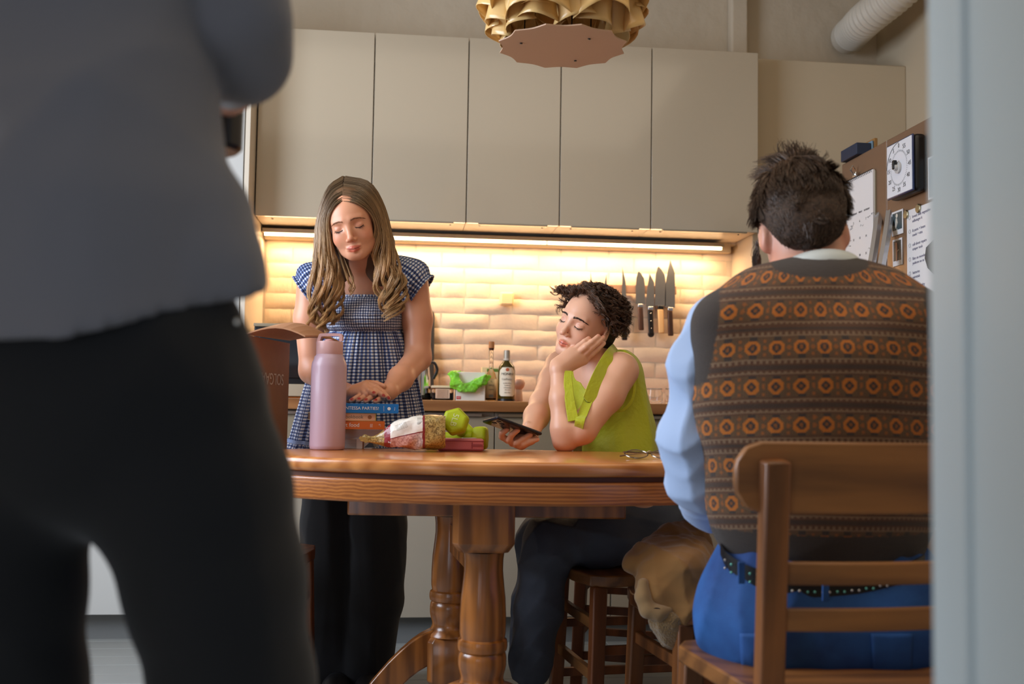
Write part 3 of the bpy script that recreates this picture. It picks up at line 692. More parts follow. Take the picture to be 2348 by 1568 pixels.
# ================================================================== chairs
def make_chair(label, mat, mrail, loc, rz, back=True, H=.835, sz=.462, wf=.41, wr=.37, dp=.38, group='wooden kitchen chairs'):
    t = thing('dining_chair', label, 'chair', loc, rz, group, world=False); y0, y1 = -dp/2, dp/2
    m = MB(); n = 7; V = []; zt = sz
    out = [(-wr/2, y0), (wr/2, y0), (wf/2*.98, y1-.05), (wf/2*.86, y1-.01), (wf*.2, y1+.012), (-wf*.2, y1+.012), (-wf/2*.86, y1-.01), (-wf/2*.98, y1-.05)]
    k = len(out); V = [(x, y, zt-.030) for x, y in out]+[(x, y, zt) for x, y in out]+[(x*.8, y*.8, zt-.006) for x, y in out]
    F = [tuple(range(k-1, -1, -1))]+[(i, (i+1) % k, k+(i+1) % k, k+i) for i in range(k)]+[(k+i, k+(i+1) % k, 2*k+(i+1) % k, 2*k+i) for i in range(k)]+[tuple(range(2*k, 3*k))]
    m.add(V, F).build('seat', mrail, t, bev=.004)
    fx, rx = wf/2-.035, wr/2-.012
    for s in (-1, 1):
        MB().beam((s*(fx+.015), y1-.02, 0), (s*fx, y1-.035, sz-.03), .034, .034, up=(0, 1, 0), w2=.038, t2=.038).build('leg', mat, t, bev=.004)
        if back:
            MB().beam((s*(rx+.005), y0-.05, 0), (s*rx, y0+.005, sz), .036, .036, up=(0, 1, 0)).build('leg', mat, t, bev=.004)
            q = MB(); q.beam((s*rx, y0+.004, sz-.004), (s*(rx+.012), y0-.045, H-.020), .040, .030, up=(0, 1, 0)); q.build('back_post', mat, t, bev=.004)
        else: MB().beam((s*(rx+.01), y0-.01, 0), (s*rx, y0+.03, sz-.03), .036, .036, up=(0, 1, 0)).build('leg', mat, t, bev=.004)
        for z in (.13, .27): MB().beam((s*(fx+.008), y1-.03, z), (s*rx, y0-.02, z), .018, .024).build('side_rung', mat, t, bev=.003)
    for z, yy in ((.20, y1-.03), (.33, y1-.032)): MB().beam((-fx, yy, z), (fx, yy, z), .018, .028).build('front_rung', mrail, t, bev=.003)
    MB().beam((-rx, y0-.02, .22), (rx, y0-.02, .22), .018, .028).build('back_rung', mrail, t, bev=.003)
    if back:
        def slat(name, z0, z1, ext, bow, yo, rnd=0):
            n = 17; V = []; F = []
            W_ = rx+ext
            for i in range(n):
                u = math.sin((i/(n-1)-.5)*PI); x = u*W_; yb = yo-bow*(1-u*u); e = 1 if not rnd else math.sqrt(max(.04, 1-(max(0, (abs(u)-.84)/.16))**2*.96))
                zm = (z0+z1)/2; hz = (z1-z0)/2*e
                for a, b in ((-1, -1), (1, -1), (1, 1), (-1, 1)): V.append((x, yb+a*.0075, zm+b*hz))
            for i in range(n-1):
                for q in range(4): F.append((i*4+q, i*4+(q+1) % 4, (i+1)*4+(q+1) % 4, (i+1)*4+q))
            F += [(3, 2, 1, 0), tuple((n-1)*4+q for q in range(4))]
            MB().add(V, F).build(name, mrail, t, bev=.004)
        slat('top_rail', H-.100, H+.008, .065, .022, y0-.016, .45)
        slat('back_slat', sz+.166, sz+.200, -.005, .018, y0-.014)
        slat('back_slat', sz+.096, sz+.130, -.005, .018, y0-.008)
    return t
vc = make_chair('worn wooden ladder back chair the man in the knitted vest sits on', MAT['oakc'], MAT['oakr'], G(.533, 1.825, 0), .054+.02)
wc = make_chair('wooden chair the woman in the green blouse sits on', MAT['red'], MAT['oakr'], G(.345, 2.92, 0), math.radians(97), H=.80)
st = make_chair('low wooden chair hung with the tan coat, beside the man in the vest', MAT['oakc'], MAT['oakc'], G(.48, 2.50, 0), math.radians(97), back=False, sz=.45, wf=.36, wr=.34, dp=.33)
lc = make_chair('plain wooden chair under the cardboard box, left of the table', MAT['red'], MAT['red'], G(-.742, 2.965, 0), math.radians(-100), back=False, wf=.39, wr=.37, dp=.34, sz=.472)
dup(wc, G(.42, 3.40, 0), math.radians(70), 'wooden chair in the shade behind the seated woman')
# ================================================================== people
def _R(ax, t):
    c, s = math.cos(t), math.sin(t)
    return np.array({'z': [[c, -s, 0], [s, c, 0], [0, 0, 1]], 'x': [[1, 0, 0], [0, c, -s], [0, s, c]], 'y': [[c, 0, s], [0, 1, 0], [-s, 0, c]]}[ax])
def head_M(yaw, pitch, roll): return np.array([-CR, -CF, CU]).T@_R('y', math.radians(roll))@_R('z', math.radians(yaw))@_R('x', math.radians(pitch))
MAT['skin1'] = col_mat('warm skin', (222, 158, 124), .42, sss=.12, bmp=.08, bs=500.)
MAT['skin2'] = col_mat('fair skin', (232, 178, 148), .42, sss=.12, bmp=.08, bs=500.)
MAT['skin3'] = col_mat('ruddy skin', (214, 156, 132), .45, sss=.12, bmp=.08, bs=500.)
def head(S, o, Mh, sc, female=True, jaw=1., ears=True, mw=.021, smile=0.):
    S.frame(o, Mh, sc)
    S.ell((0, -.018, .040), (.073, .090, .077), .01); S.ell((0, .018, .012), (.064, .070, .075), .02)
    S.ell((0, .022, -.030), (.056, .055, .066), .02)
    S.ell((0, .030, -.078*jaw), (.042, .042, .028), .03); S.ell((0, .058, -.098*jaw), (.018, .014, .012), .022)
    for s in (-1, 1):
        S.ell((s*.036, .052, -.034), (.021, .018, .020), .022)                   # cheek
        S.cap((s*.044, .020, -.068*jaw), (s*.016, .058, -.094*jaw), .014, .011, .02)      # jaw line
        S.cap((s*.010, .078, .0195), (s*.040, .066, .020), .0075, .006, .012)    # brow ridge
        S.ell((s*.030, .088, .0015), (.017, .012, .0095), .012, 's')             # eye socket
    S.cap((0, .078, .010), (0, .094, -.030), .0065, .0085, .010); S.ell((0, .097, -.036), (.0088, .0085, .0075), .006)
    for s in (-1, 1):
        S.ell((s*.0100, .088, -.040), (.0065, .0085, .0062), .004)
        S.ell((s*.0055, .0925, -.0455), (.0026, .004, .0022), .0015, 's')
        S.ell((s*.031, .0665, -.001), (.0150, .0125, .0118), .003)               # closed lid over the eyeball
        S.cap((s*.043, .0655, -.0075), (s*.020, .0755, -.0095), .0011, .0011, .0025, 's')
    cz = -.0668+smile
    for q in (-1, 1):
        S.cap((q*mw*.80, .0745, cz+.0012), (q*.004, .0815, -.0628), .0034, .0046, .006); S.cap((q*mw*.72, .0745, cz-.003), (0, .0800, -.0722), .0038, .0055, .006)
        S.cap((q*mw, .0765, cz), (q*.006, .0865, -.0676), .0006, .0010, .0016, 's'); S.cap((q*.006, .0865, -.0676), (0, .0870, -.0680), .0010, .0010, .0016, 's')
        S.ell((q*(mw+.003), .0760, cz), (.003, .004, .0035), .004, 's')
        S.cap((q*.044, .0745, .0045), (q*.020, .0830, .0055), .0010, .0010, .0035, 's')       # lid crease
    if ears:
        for s in (-1, 1):
            q = _R('z', s*-.35)@_R('x', .15)
            S.ell((s*.074, -.012, -.006), (.0075, .017, .031), .006, 'u', q); S.ell((s*.0825, -.009, -.004), (.006, .009, .019), .004, 's', q)
            S.ell((s*.072, -.004, -.032), (.006, .008, .009), .005)
    S.frame()
def hw(o, Mh, sc, p): return np.array(o)+Mh@(np.array(p, float)*sc)
def painter(base_spots):
    """own colour marks of the skin: (centre, radii matrix, colour multiplier, softness)"""
    def fn(V):
        C = np.ones((len(V), 4), np.float32)
        for c, Mx, r, col, soft in base_spots:
            q = (V-np.array(c))@Mx/np.array(r); d = np.sqrt((q**2).sum(1)); w = np.clip((1-d)/soft, 0, 1)[:, None]
            C[:, :3] = C[:, :3]*(1-w)+np.array(col)*w*1.+0
        return C
    return fn
def face_spots(o, Mh, sc, lip, blush=(1., .72, .68), jaw=1., mw=.021, smile=0.):
    L = []
    for s in (-1, 1):
        L.append((hw(o, Mh, sc, (s*.042, .055, -.030)), Mh, np.array((.030, .030, .026))*sc, blush, 1.))
        L.append((hw(o, Mh, sc, (s*.031, .078, .002)), Mh, np.array((.020, .014, .012))*sc, (.86, .72, .70), 1.))
    L.append((hw(o, Mh, sc, (0, .097, -.038)), Mh, np.array((.014, .014, .012))*sc, blush, 1.))
    L.append((hw(o, Mh, sc, (0, .084, -.0640+smile*.3)), Mh, np.array((mw+.001, .018, .0058))*sc, lip, .16))
    L.append((hw(o, Mh, sc, (0, .083, -.0718+smile*.3)), Mh, np.array((mw*.84, .018, .0070))*sc, lip, .16))
    L.append((hw(o, Mh, sc, (0, .086, -.0676+smile*.15)), Mh, np.array((mw, .016, .0014))*sc, tuple(x*.4 for x in lip), .5))
    return L
from mathutils.bvhtree import BVHTree
def lashes_brows(o, Mh, sc, body, mat, thick=1., lw=.0009, bmat=None, lip=None, mw=.021, smile=0.):
    me = body.data; n = len(me.vertices); co = np.empty(n*3, np.float32); me.vertices.foreach_get('co', co); co = co.reshape(-1, 3)
    w = np.array(body.parent.location)+np.array(body.location); co = co+w
    fi = np.empty(len(me.loops), np.int32); me.loops.foreach_get('vertex_index', fi); fi = fi.reshape(-1, 4)
    l = (co-np.array(o))@Mh/sc; near = (l[:, 1] > .02) & (np.abs(l[:, 0]) < .075) & (np.abs(l[:, 2]) < .09); fi = fi[near[fi].all(1)]
    u, inv = np.unique(fi, return_inverse=True); bv = BVHTree.FromPolygons([tuple(map(float, v)) for v in co[u]], [tuple(map(int, f)) for f in inv.reshape(-1, 4)])
    def on(x, z, lift=0.):
        a = hw(o, Mh, sc, (x, .14, z)); h = bv.ray_cast(Vector(a), Vector(-Mh[:, 1]))
        p = np.array(h[0]) if h[0] is not None else hw(o, Mh, sc, (x, .07, z)); return p+Mh[:, 1]*lift
    for s in (-1, 1):
        pts = [on(s*(.018+.027*t), -.0052-.0040*math.sin(PI*t)+.0006*t, .0005) for t in np.linspace(0, 1, 12)]
        q = MB().tube(np.array(pts), np.array([.4]+[1.]*9+[.9, .5])*lw*sc, 6); sub(body, q.V, q.F, 'eyelashes', mat)
        N = 34; rg = np.random.default_rng(5); la = np.zeros((N, 4, 3))
        for i in range(N):
            t = rg.uniform(.08, 1); b0 = on(s*(.018+.027*t), -.0052-.0040*math.sin(PI*t), .0006); d = Mh@np.array([s*(.001+.0035*t), .0035, -.0045])*sc
            for k in range(4): la[i, k] = b0+d*k/3.*rg.uniform(.8, 1.1)
        N = 150; pa = np.zeros((N, 4, 3))
        for i in range(N):
            t = rg.uniform(0, 1)**.9; x = .011+.038*t; z = .0150+.0070*math.sin(PI*(t*.72+.08))-.0050*t+rg.normal()*.0012*thick*(1.15-.8*t); dx = .0050; dz = .0028*(1-2.0*t)
            for k in range(4): pa[i, k] = on(s*(x+dx*k/3.), z+dz*k/3., .0005+.0004*k)
        for nm, pp, rr, mm in (('eyelash_hairs', la, .00028, mat), ('eyebrow', pa, .00040*thick, bmat or mat)):
            e = strands(nm, pp, rr, mm, None, seed=4); e.parent = body; e.location = tuple(-w); stuff(e)
    if lip is not None:
        lm = M('lip line', lip, .5); pts = [on(x, -.0672+smile*(abs(x)/mw)**1.6-.0006*math.cos(x/mw*PI*1.5), .0001) for x in np.linspace(-mw*.98, mw*.98, 17)]
        q = MB().tube(np.array(pts), np.array([.3]+[.8]*7+[1.]+[.8]*7+[.3])*.0006*sc, 6); sub(body, q.V, q.F, 'lip_line', lm)
def surf_fn(obj):
    me = obj.data; n = len(me.vertices); co = np.empty(n*3, np.float32); me.vertices.foreach_get('co', co); co = co.reshape(-1, 3)+np.array(obj.parent.location)+np.array(obj.location)
    fi = np.empty(len(me.loops), np.int32); me.loops.foreach_get('vertex_index', fi); fi = fi.reshape(-1, 4)[:, :]
    bv = BVHTree.FromPolygons(co.tolist(), fi.tolist())
    def f(px, py, lift, dflt, dmax=9.):
        r = ray(px, py); h = bv.ray_cast(Vector(CC), Vector(r/np.linalg.norm(r)))
        if h[0] is None: return P(px, py, dflt)
        d = float((np.array(h[0])-CC)@CF); return P(px, py, min(d, dmax)-lift)
    return f
def finger(S, pts, r0, r1, k=.0025):
    n = len(pts); rs = np.linspace(r0, r1, n); S.chain(pts, rs, k)
def nail(pts, col, r=.0052, nrm=None):
    a, b = np.array(pts[-2]), np.array(pts[-1]); d = (b-a)/np.linalg.norm(b-a); n = np.array(nrm, float); n -= d*np.dot(n, d); n /= np.linalg.norm(n)
    x = np.cross(d, n); return (b+n*r*.9-d*.001, np.array([x, n, d]).T, (.0050, .0042, .0066), col, .25)
def snapper(obj, ctr):
    me = obj.data; n = len(me.vertices); co = np.empty(n*3, np.float32); me.vertices.foreach_get('co', co); co = co.reshape(-1, 3)+np.array(obj.parent.location)+np.array(obj.location)
    fi = np.empty(len(me.loops), np.int32); me.loops.foreach_get('vertex_index', fi); bv = BVHTree.FromPolygons(co.tolist(), fi.reshape(-1, 4).tolist())
    def f(d):
        h = bv.ray_cast(Vector(ctr)+Vector(d)*.25, -Vector(d)); return None if h[0] is None else np.array(h[0])
    return f
hair_m = lambda n, c, r=.42: col_mat(n, c, r, spec=.6, aniso=.5)
# ------------------------------------------------------------------ standing woman
def gingham(name, light, mid, dark, f, smock=False, attr_scale=1., blue=1.):
    m, nt, b = new_mat(name); v = coords(nt, 'Attr')
    sp = nt.nodes.new('ShaderNodeSeparateXYZ'); nt.links.new(v, sp.inputs[0]); x, y = Ex(nt, sp.outputs[0]), Ex(nt, sp.outputs[1])
    wob = Ex(nt, noise(nt, coords(nt), 40., 2))
    if smock: x = x+wob*.004; y = y+wob*.004
    else: x = x+wob*.0016
    a = (x*f).fr().gt(.5); c = (y*f).fr().gt(.5)
    t = (a+c)*.5
    c1 = mixc(nt, (t*2).cl(), s2l(light), s2l(mid)); c2 = mixc(nt, (t*2-1).cl(), c1, s2l(dark))
    nt.links.new(c2, b.inputs['Base Color']); b.inputs['Roughness'].default_value = .85; b.inputs['Sheen Weight'].default_value = .2
    if smock: bump(nt, b, (y*560.).sin()*.5+wob, .9, .003)
    else: bump(nt, b, (x*340.+wob*9).sin()*.5+wob*.8, .6, .003)
    return m
def loft(rings, closed_top=False, closed_bot=False, n=96, disp=None):
    """rings: (centre, ax, ay, rx, ry, v) -> V, F, uvc"""
    V = []; UV = []; K = len(rings)
    for j, (c, ax, ay, rx, ry, vv) in enumerate(rings):
        th = np.linspace(0, 2*PI, n, endpoint=False); k = np.ones(n)
        if disp is not None: k = 1+disp(j/(K-1), th)
        p = np.array(c)+np.outer(np.cos(th)*rx*k, ax)+np.outer(np.sin(th)*ry*k, ay); V.append(p)
        UV.append(np.stack([th*rings[0][3]*1.05, np.full(n, vv), np.zeros(n)], 1))
    F = [(j*n+i, j*n+(i+1) % n, (j+1)*n+(i+1) % n, (j+1)*n+i) for j in range(K-1) for i in range(n)]
    V = np.vstack(V); UV = np.vstack(UV)
    if closed_top: F.append(tuple(range(n-1, -1, -1)))
    if closed_bot: F.append(tuple((K-1)*n+i for i in range(n)))
    return V, F, UV
def standing_woman():
    ho = np.array([-.1465, 3.06, 1.4115]); ho = P(808.5, 515.5, 3.04); Mh = head_M(-3, -10, 13); sc = .95
    root = thing('person', 'long haired person in a blue gingham smock dress standing behind the table', 'person', G(-.47, 3.30, 0))
    dT = 3.19
    def Q(x, y, dz=0.): return P(x, y, dT+dz)
    nb = Q(832, 650); ch = Q(832, 700, -.02); sL = Q(722, 640); sR = Q(942, 636)
    S = Sdf(P(640, 390, 3.4)-[.05, .75, .0], P(1010, 390, 3.4)+[.05, .10, .05], .0025)
    S = Sdf(np.minimum.reduce([P(655, 1000, 2.7), P(655, 1000, 3.4), P(1010, 400, 2.7)])-[.02, .0, .0], np.maximum.reduce([P(655, 400, 3.4), P(1010, 400, 3.4), P(1010, 400, 2.7)])+[.02, .02, .03], .0025)
    head(S, ho, Mh, sc, jaw=.90, mw=.0245, smile=.0035)
    base = hw(ho, Mh, sc, (0, -.03, -.06))
    S.cap(base, Q(828, 640, .02), .049, .054, .02)
    # shoulders, chest and trunk
    S.cap(Q(770, 652, .0), Q(888, 648, .0), .052, .052, .04, sq=(CF, 1.05)); S.cap(Q(828, 638, .01), Q(730, 652, .0), .048, .045, .04); S.cap(Q(828, 638, .01), Q(932, 648, .0), .048, .045, .04)
    S.cap(Q(832, 690, .0), Q(835, 800, .01), .080, .072, .05, sq=(CR, 1.22)); S.cap(Q(835, 800, .01), Q(828, 960, .03), .078, .095, .05, sq=(CR, 1.35))
    for s in (-1, 1): S.ell(Q(832+s*38, 722, -.050), (.048, .042, .046), .03)
    S.cap(Q(795, 655, -.048), Q(742, 640, -.035), .007, .006, .014); S.cap(Q(852, 655, -.048), Q(905, 638, -.035), .007, .006, .014)   # collarbones
    # arms: the one at the photograph's left, then the other
    aL = [Q(716, 645), Q(708, 730, -.01), Q(716, 850, -.03), Q(768, 893, -.16), Q(806, 903, -.28)]; S.chain(aL, [.046, .043, .037, .033, .0245], .02)
    aR = [Q(946, 640), Q(957, 730, -.01), Q(958, 820, -.04), Q(918, 868, -.18), Q(893, 897, -.275)]; S.chain(aR, [.047, .044, .038, .034, .0245], .02)
    def H(x, y, d): return P(x, y, d)
    # lower hand, lying on the books
    pd = 2.875
    S.cap(H(892, 897, 2.905), H(866, 905, pd), .021, .014, .012); S.cap(H(888, 905, 2.90), H(870, 909, pd+.01), .017, .012, .01); S.cap(H(870, 897, 2.91), H(846, 903, pd+.02), .014, .011, .012)
    low = [[H(858, 903, 2.87), H(836, 905, 2.85), H(819, 911, 2.835), H(806, 918, 2.825)], [H(864, 905, 2.865), H(847, 906, 2.842), H(832, 912, 2.825), H(822, 917.5, 2.812)],
           [H(870, 906, 2.86), H(858, 907, 2.838), H(848, 913, 2.82), H(838, 919.5, 2.806)], [H(880, 909, 2.858), H(876, 912, 2.84), H(868, 916, 2.825), H(860, 920.5, 2.812)]]
    for f in low: finger(S, f, .0088, .0066)
    # upper hand laid across it, thumb behind
    S.cap(H(806, 903, 2.885), H(838, 886, 2.862), .020, .0155, .012); S.cap(H(812, 900, 2.87), H(846, 894, 2.848), .017, .012, .012); S.cap(H(820, 893, 2.88), H(842, 879, 2.875), .014, .010, .01)
    upp = [[H(842, 880, 2.868), H(862, 887, 2.848), H(878, 899, 2.835), H(891, 914, 2.83)], [H(842, 886, 2.858), H(860, 894, 2.836), H(872, 902, 2.825), H(880, 909, 2.82)],
           [H(838, 890, 2.85), H(846, 896, 2.832), H(853, 900, 2.824), H(859, 903, 2.818)], [H(832, 894, 2.85), H(836, 900, 2.835), H(840, 904, 2.828)]]
    for f in upp: finger(S, f, .0092, .0066)
    th = [H(846, 879, 2.89), H(862, 880, 2.885), H(880, 886, 2.88)]; finger(S, th, .010, .008)
    tn = [H(795, 912, 2.86), H(790, 919, 2.83)]
    red = (.56, .035, .06); nr = (CU*.75-CF*.9)
    spots = face_spots(ho, Mh, sc, (.78, .38, .36), (1.0, .66, .60), mw=.0245, smile=.0035); spots += [nail(f, red, nrm=nr) for f in low+upp[:3]]
    body = S.build('body', MAT['skin1'], root, painter(spots))
    hb = M('hair brown', (84, 58, 38), .6)
    lashes_brows(ho, Mh, sc, body, M('lash brown', (38, 24, 18), .6), 1.0, .0010, bmat=M('brow brown', (150, 104, 74), .7), lip=(120, 44, 42), mw=.0245, smile=.0035)
    er = hw(ho, Mh, sc, (-.078, -.006, -.030)); q = MB().tube([er+CR*.001+CF*0+CU*.006*math.cos(a)-CF*.006*math.sin(a) for a in np.linspace(0, 2*PI, 14)], .0013, 6); sub(body, q.V, q.F, 'earring', M('gold', (230, 190, 110), .2, 1.))
    # ---------------- dress
    g1 = gingham('blue gingham cotton', (226, 228, 232), (92, 112, 160), (24, 34, 78), 104.); g2 = gingham('smocked gingham cotton', (222, 222, 226), (110, 122, 158), (34, 40, 74), 135., True)
    def ring(x0, x1, y, dz, ry, v=None): c = Q((x0+x1)/2, y, dz); rx = (x1-x0)/2*(dT+dz)/FPX; return [c, CR, CF, rx, ry, c[2]]
    R = [ring(746, 922, 682, .0, .092), ring(744, 922, 690, .0, .102), ring(744, 922, 705, -.004, .116), ring(745, 922, 728, -.010, .132), ring(748, 921, 748, -.008, .122), ring(755, 919, 758, -.004, .108)]
    V, F, UV = loft(R, n=160, disp=lambda t, th: .006*np.sin(th*42))
    mesh_obj('bodice', V, F, g2, root, True, {'uvc': ('FLOAT_VECTOR', UV)}).modifiers.new('s', 'SOLIDIFY').thickness = .003
    V, F, UV = loft([ring(745, 922, 679, .0, .093), ring(744, 923, 683, .0, .097), ring(745, 922, 687, 0, .094)], n=200, disp=lambda t, th: .02*np.sin(th*60)*(1-t))
    mesh_obj('neckline_ruffle', V, F, g1, root, True, {'uvc': ('FLOAT_VECTOR', UV)}).modifiers.new('s', 'SOLIDIFY').thickness = .002
    ys = np.linspace(0, 1, 44); R = []
    for t in ys:
        y_ = 757+t*(1012-757); e = t**.75; R.append(ring(758-e*90, 918+e*64, y_, -.002+.02*t, .102+.06*e))
    rg = np.random.default_rng(8); ph = rg.uniform(0, 6.28, 8); fr_ = [9, 14, 23, 31, 42, 5, 17, 11]
    def dsp(t, th):
        a = min(1, t*3.5); o = sum(np.sin(th*fr_[i]+ph[i]+1.6*t*(i % 3-1)) for i in range(8))/8
        return .075*o*a+.020*np.sin(th*58)*(1-t)**3
    V, F, UV = loft(R, n=300, disp=dsp); mesh_obj('skirt', V, F, g1, root, True, {'uvc': ('FLOAT_VECTOR', UV)}).modifiers.new('s', 'SOLIDIFY').thickness = .002
    V, F, UV = loft([ring(757, 919, 751, 0, .104), ring(752, 923, 757, 0, .110), ring(756, 920, 763, 0, .106)], n=240, disp=lambda t, th: .035*np.sin(th*52+np.sin(th*7)*2)*math.sin(PI*min(1, t+.15)))
    mesh_obj('waist_ruffle', V, F, g1, root, True, {'uvc': ('FLOAT_VECTOR', UV)})
    lace = M('pale blue lace', (150, 172, 216), .8, bmp=.8, bs=300.)
    e0, e1 = R[-1], R[-1]
    V, F, UV = loft([ring(667, 983, 1003, .015, .166), ring(666, 984, 1011, .015, .167)], n=240, disp=lambda t, th: dsp(1, th)+.012); mesh_obj('lace_trim', V, F, lace, root, True)
    V, F, UV = loft([ring(667, 983, 1010, .018, .163), ring(664, 986, 1020, .018, .168), ring(660, 990, 1036, .018, .170)], n=360, disp=lambda t, th: dsp(1, th)+.03*np.sin(th*75)*t)
    mesh_obj('hem_ruffle', V, F, g1, root, True, {'uvc': ('FLOAT_VECTOR', UV)})
    for s, a, b, e in ((-1, Q(742, 640, .0), Q(702, 668, -.005), 0), (1, Q(918, 630, .0), Q(962, 664, -.005), 0)):
        ax = (b-a)/np.linalg.norm(b-a); u = np.cross(ax, CF); u /= np.linalg.norm(u); w_ = np.cross(u, ax); R = []
        for t, r_ in ((-.6, .040), (-.3, .052), (0, .062), (.25, .069), (.5, .071), (.72, .067), (.88, .058), (.95, .0535), (1.0, .0545), (1.07, .0565), (1.13, .0575)):
            p = a+(b-a)*t; R.append([p, u, w_, r_, r_*1.02, t*.08])
        V, F, UV = loft(R, n=140, disp=lambda t, th: (.030*np.sin(th*24+np.sin(3*th))+.015*np.sin(th*11))*(1.3 if t > .8 else .35+.6*abs(math.sin(3*t))), closed_top=True)
        UV[:, 0] *= 1.0
        sl = mesh_obj('puff_sleeve', V, F, g1, root, True, {'uvc': ('FLOAT_VECTOR', UV)}); sl.modifiers.new('s', 'SOLIDIFY').thickness = .002
    for x0, x1 in ((738, 752), (912, 926)):  # straps joining bodice and sleeve
        q = MB(); pts = [Q((x0+x1)/2+(10 if x0 < 800 else -10), 690, -.09), Q((x0+x1)/2, 650, -.075), Q((x0+x1)/2-(0 if x0 < 800 else 2), 620, -.03), Q((x0+x1)/2, 618, .03)]; pts = spline(pts, 12)
        for i in range(11): q.beam(pts[i], pts[i+1], .05, .012, up=-CF*.8+CU*.3)
        o = mesh_obj('strap', q.V, q.F, g1, root, False, {'uvc': ('FLOAT_VECTOR', np.array(q.V)[:, [0, 2, 1]])})
    # ---------------- trousers and shoes
    S = Sdf(G(-.80, 3.05, 0)-[.05, .12, 0], G(-.18, 3.45, .95)+[.1, .1, 0], .006)
    def LQ(x, y, d): return P(x, y, d)
    S.chain([LQ(775, 1020, 3.24), LQ(762, 1200, 3.26), LQ(752, 1380, 3.27), LQ(745, 1530, 3.28)], [.105, .098, .10, .105], .02); S.chain([LQ(850, 1020, 3.24), LQ(862, 1200, 3.22), LQ(855, 1380, 3.24), LQ(838, 1530, 3.26)], [.105, .09, .088, .09], .02)
    S.half(G(0, 0, .028), (0, 0, -1)); S.warp(folds(3, 22, .010))
    S.build('trousers', M('black cloth', (15, 15, 18), .85, sheen=.1), root)
    for x in (770, 845):
        m = MB(); c = P(x, 1550, 3.14); S = Sdf((c[0]-.08, c[1]-.16, -.01), (c[0]+.08, c[1]+.18, .10), .006); S.chain([(c[0], c[1]+.10, .04), (c[0], c[1], .035), (c[0], c[1]-.09, .026)], [.036, .036, .026], .03); S.half((0, 0, 0.002), (0, 0, -1)); S.build('shoe', M('dark shoe', (26, 26, 30), .5), root)
    # ---------------- hair
    cap_ = Sdf(ho-[.16, .16, .16], ho+[.16, .18, .2], .003); cap_.frame(ho, Mh, sc)
    cap_.ell((0, -.024, .042), (.081, .092, .083), .01); cap_.ell((.062, -.03, -.03), (.026, .045, .07), .03); cap_.ell((-.062, -.03, -.03), (.026, .045, .07), .03)
    cap_.ell((0, .075, -.02), (.060, .060, .094), .008, 's'); cap_.ell((0, .07, .02), (.052, .05, .040), .01, 's')
    cap_.cap((0, .09, .112), (0, -.06, .140), .0022, .0018, .003, 's'); cap_.frame()
    hm = hair_m('dark blonde hair', (132, 106, 78), .36); cap_.build('hair_base', col_mat('brown hair roots', (104, 74, 48), .5), root, lambda V: np.ones((len(V), 4)))
    rg = np.random.default_rng(11)
    def D(x, y, dz): return P(x, y, 3.04+dz)
    def curtain(outer, inner, N, K, wave0, amp, seed, name, clumps, ends):
        rg = np.random.default_rng(seed); o_ = spline(outer, K); i_ = spline(inner, K); T = np.linspace(0, 1, K)
        cs = np.sort(rg.uniform(0, 1, clumps)); cp = rg.uniform(0, 6.28, clumps); cf = rg.uniform(.85, 1.15, clumps); cd = rg.uniform(-1, 1, clumps); cl_ = rg.uniform(.90, 1.02, clumps)
        ci = rg.integers(0, clumps, N); s0 = np.clip(cs[ci]+rg.normal(size=N)*.030, 0, 1); dd = rg.normal(size=N)
        pa = np.zeros((N, K, 3)); env = np.clip((T-wave0)/(1-wave0), 0, 1)**1.1
        for k in range(N):
            c = ci[k]; tt = T*cl_[c]*rg.uniform(.93, 1.0); tk = tt*(K-1); i0 = np.clip(tk.astype(int), 0, K-2); fq = (tk-i0)[:, None]
            oo = o_[i0]*(1-fq)+o_[i0+1]*fq; ii = i_[i0]*(1-fq)+i_[i0+1]*fq
            tight = 1-.62*env; sx = (cs[c]+(s0[k]-cs[c])*tight)[:, None]; p = oo*(1-sx)+ii*sx
            e2 = np.clip((tt-wave0)/(1-wave0), 0, 1)**1.1; w_ = 2*PI*(1.2*tt+1.5*tt**2)*cf[c]+cp[c]+.16*rg.normal()
            p = p+np.outer(amp*e2*np.sin(w_), CR)+np.outer(amp*1.1*e2*np.cos(w_)+.007*dd[k]*(.55+.45*e2)+cd[c]*.010*e2-.012*math.sin(PI*s0[k]), CF)
            pa[k] = p+rg.normal(size=3)*.0010
        def tint(N_, K_):
            base = .70+.65*rg.random(clumps)[ci]*(.7+.6*rg.random(N_)); g = np.clip(np.linspace(-.15, 1.5, K_), 0, 1)[None, :]*base[:, None]
            return np.stack([.62+2.1*g, .58+2.05*g, .50+1.75*g], -1)
        return strands(name, pa, .00072, hm, root, seed=seed, shade=.25, tint=tint)
    part_o = [(787, 404), (784, 425), (782, 445)]
    curtain([D(788, 405, .03), D(752, 432, .02), D(728, 500, .02), D(720, 570, .01), D(715, 630, .0), D(712, 690, -.03), D(712, 735, -.04), D(735, 765, -.04)],
            [D(786, 462, -.065), D(768, 474, -.07), D(755, 505, -.055), D(760, 560, -.03), D(775, 610, -.01), D(782, 660, .01), D(775, 710, .0), D(756, 748, -.01)], 2000, 24, .34, .022, 21, 'hair_lock', 24, 1)
    curtain([D(792, 405, .03), D(850, 420, .03), D(885, 480, .03), D(900, 550, .02), D(915, 610, .01), D(928, 650, -.01), D(924, 690, -.02), D(898, 735, -.02)],
            [D(788, 462, -.065), D(818, 466, -.068), D(848, 488, -.045), D(862, 530, -.02), D(852, 580, -.01), D(862, 630, .0), D(872, 680, -.02), D(885, 718, -.02)], 1900, 24, .30, .022, 22, 'hair_lock', 22, 1)
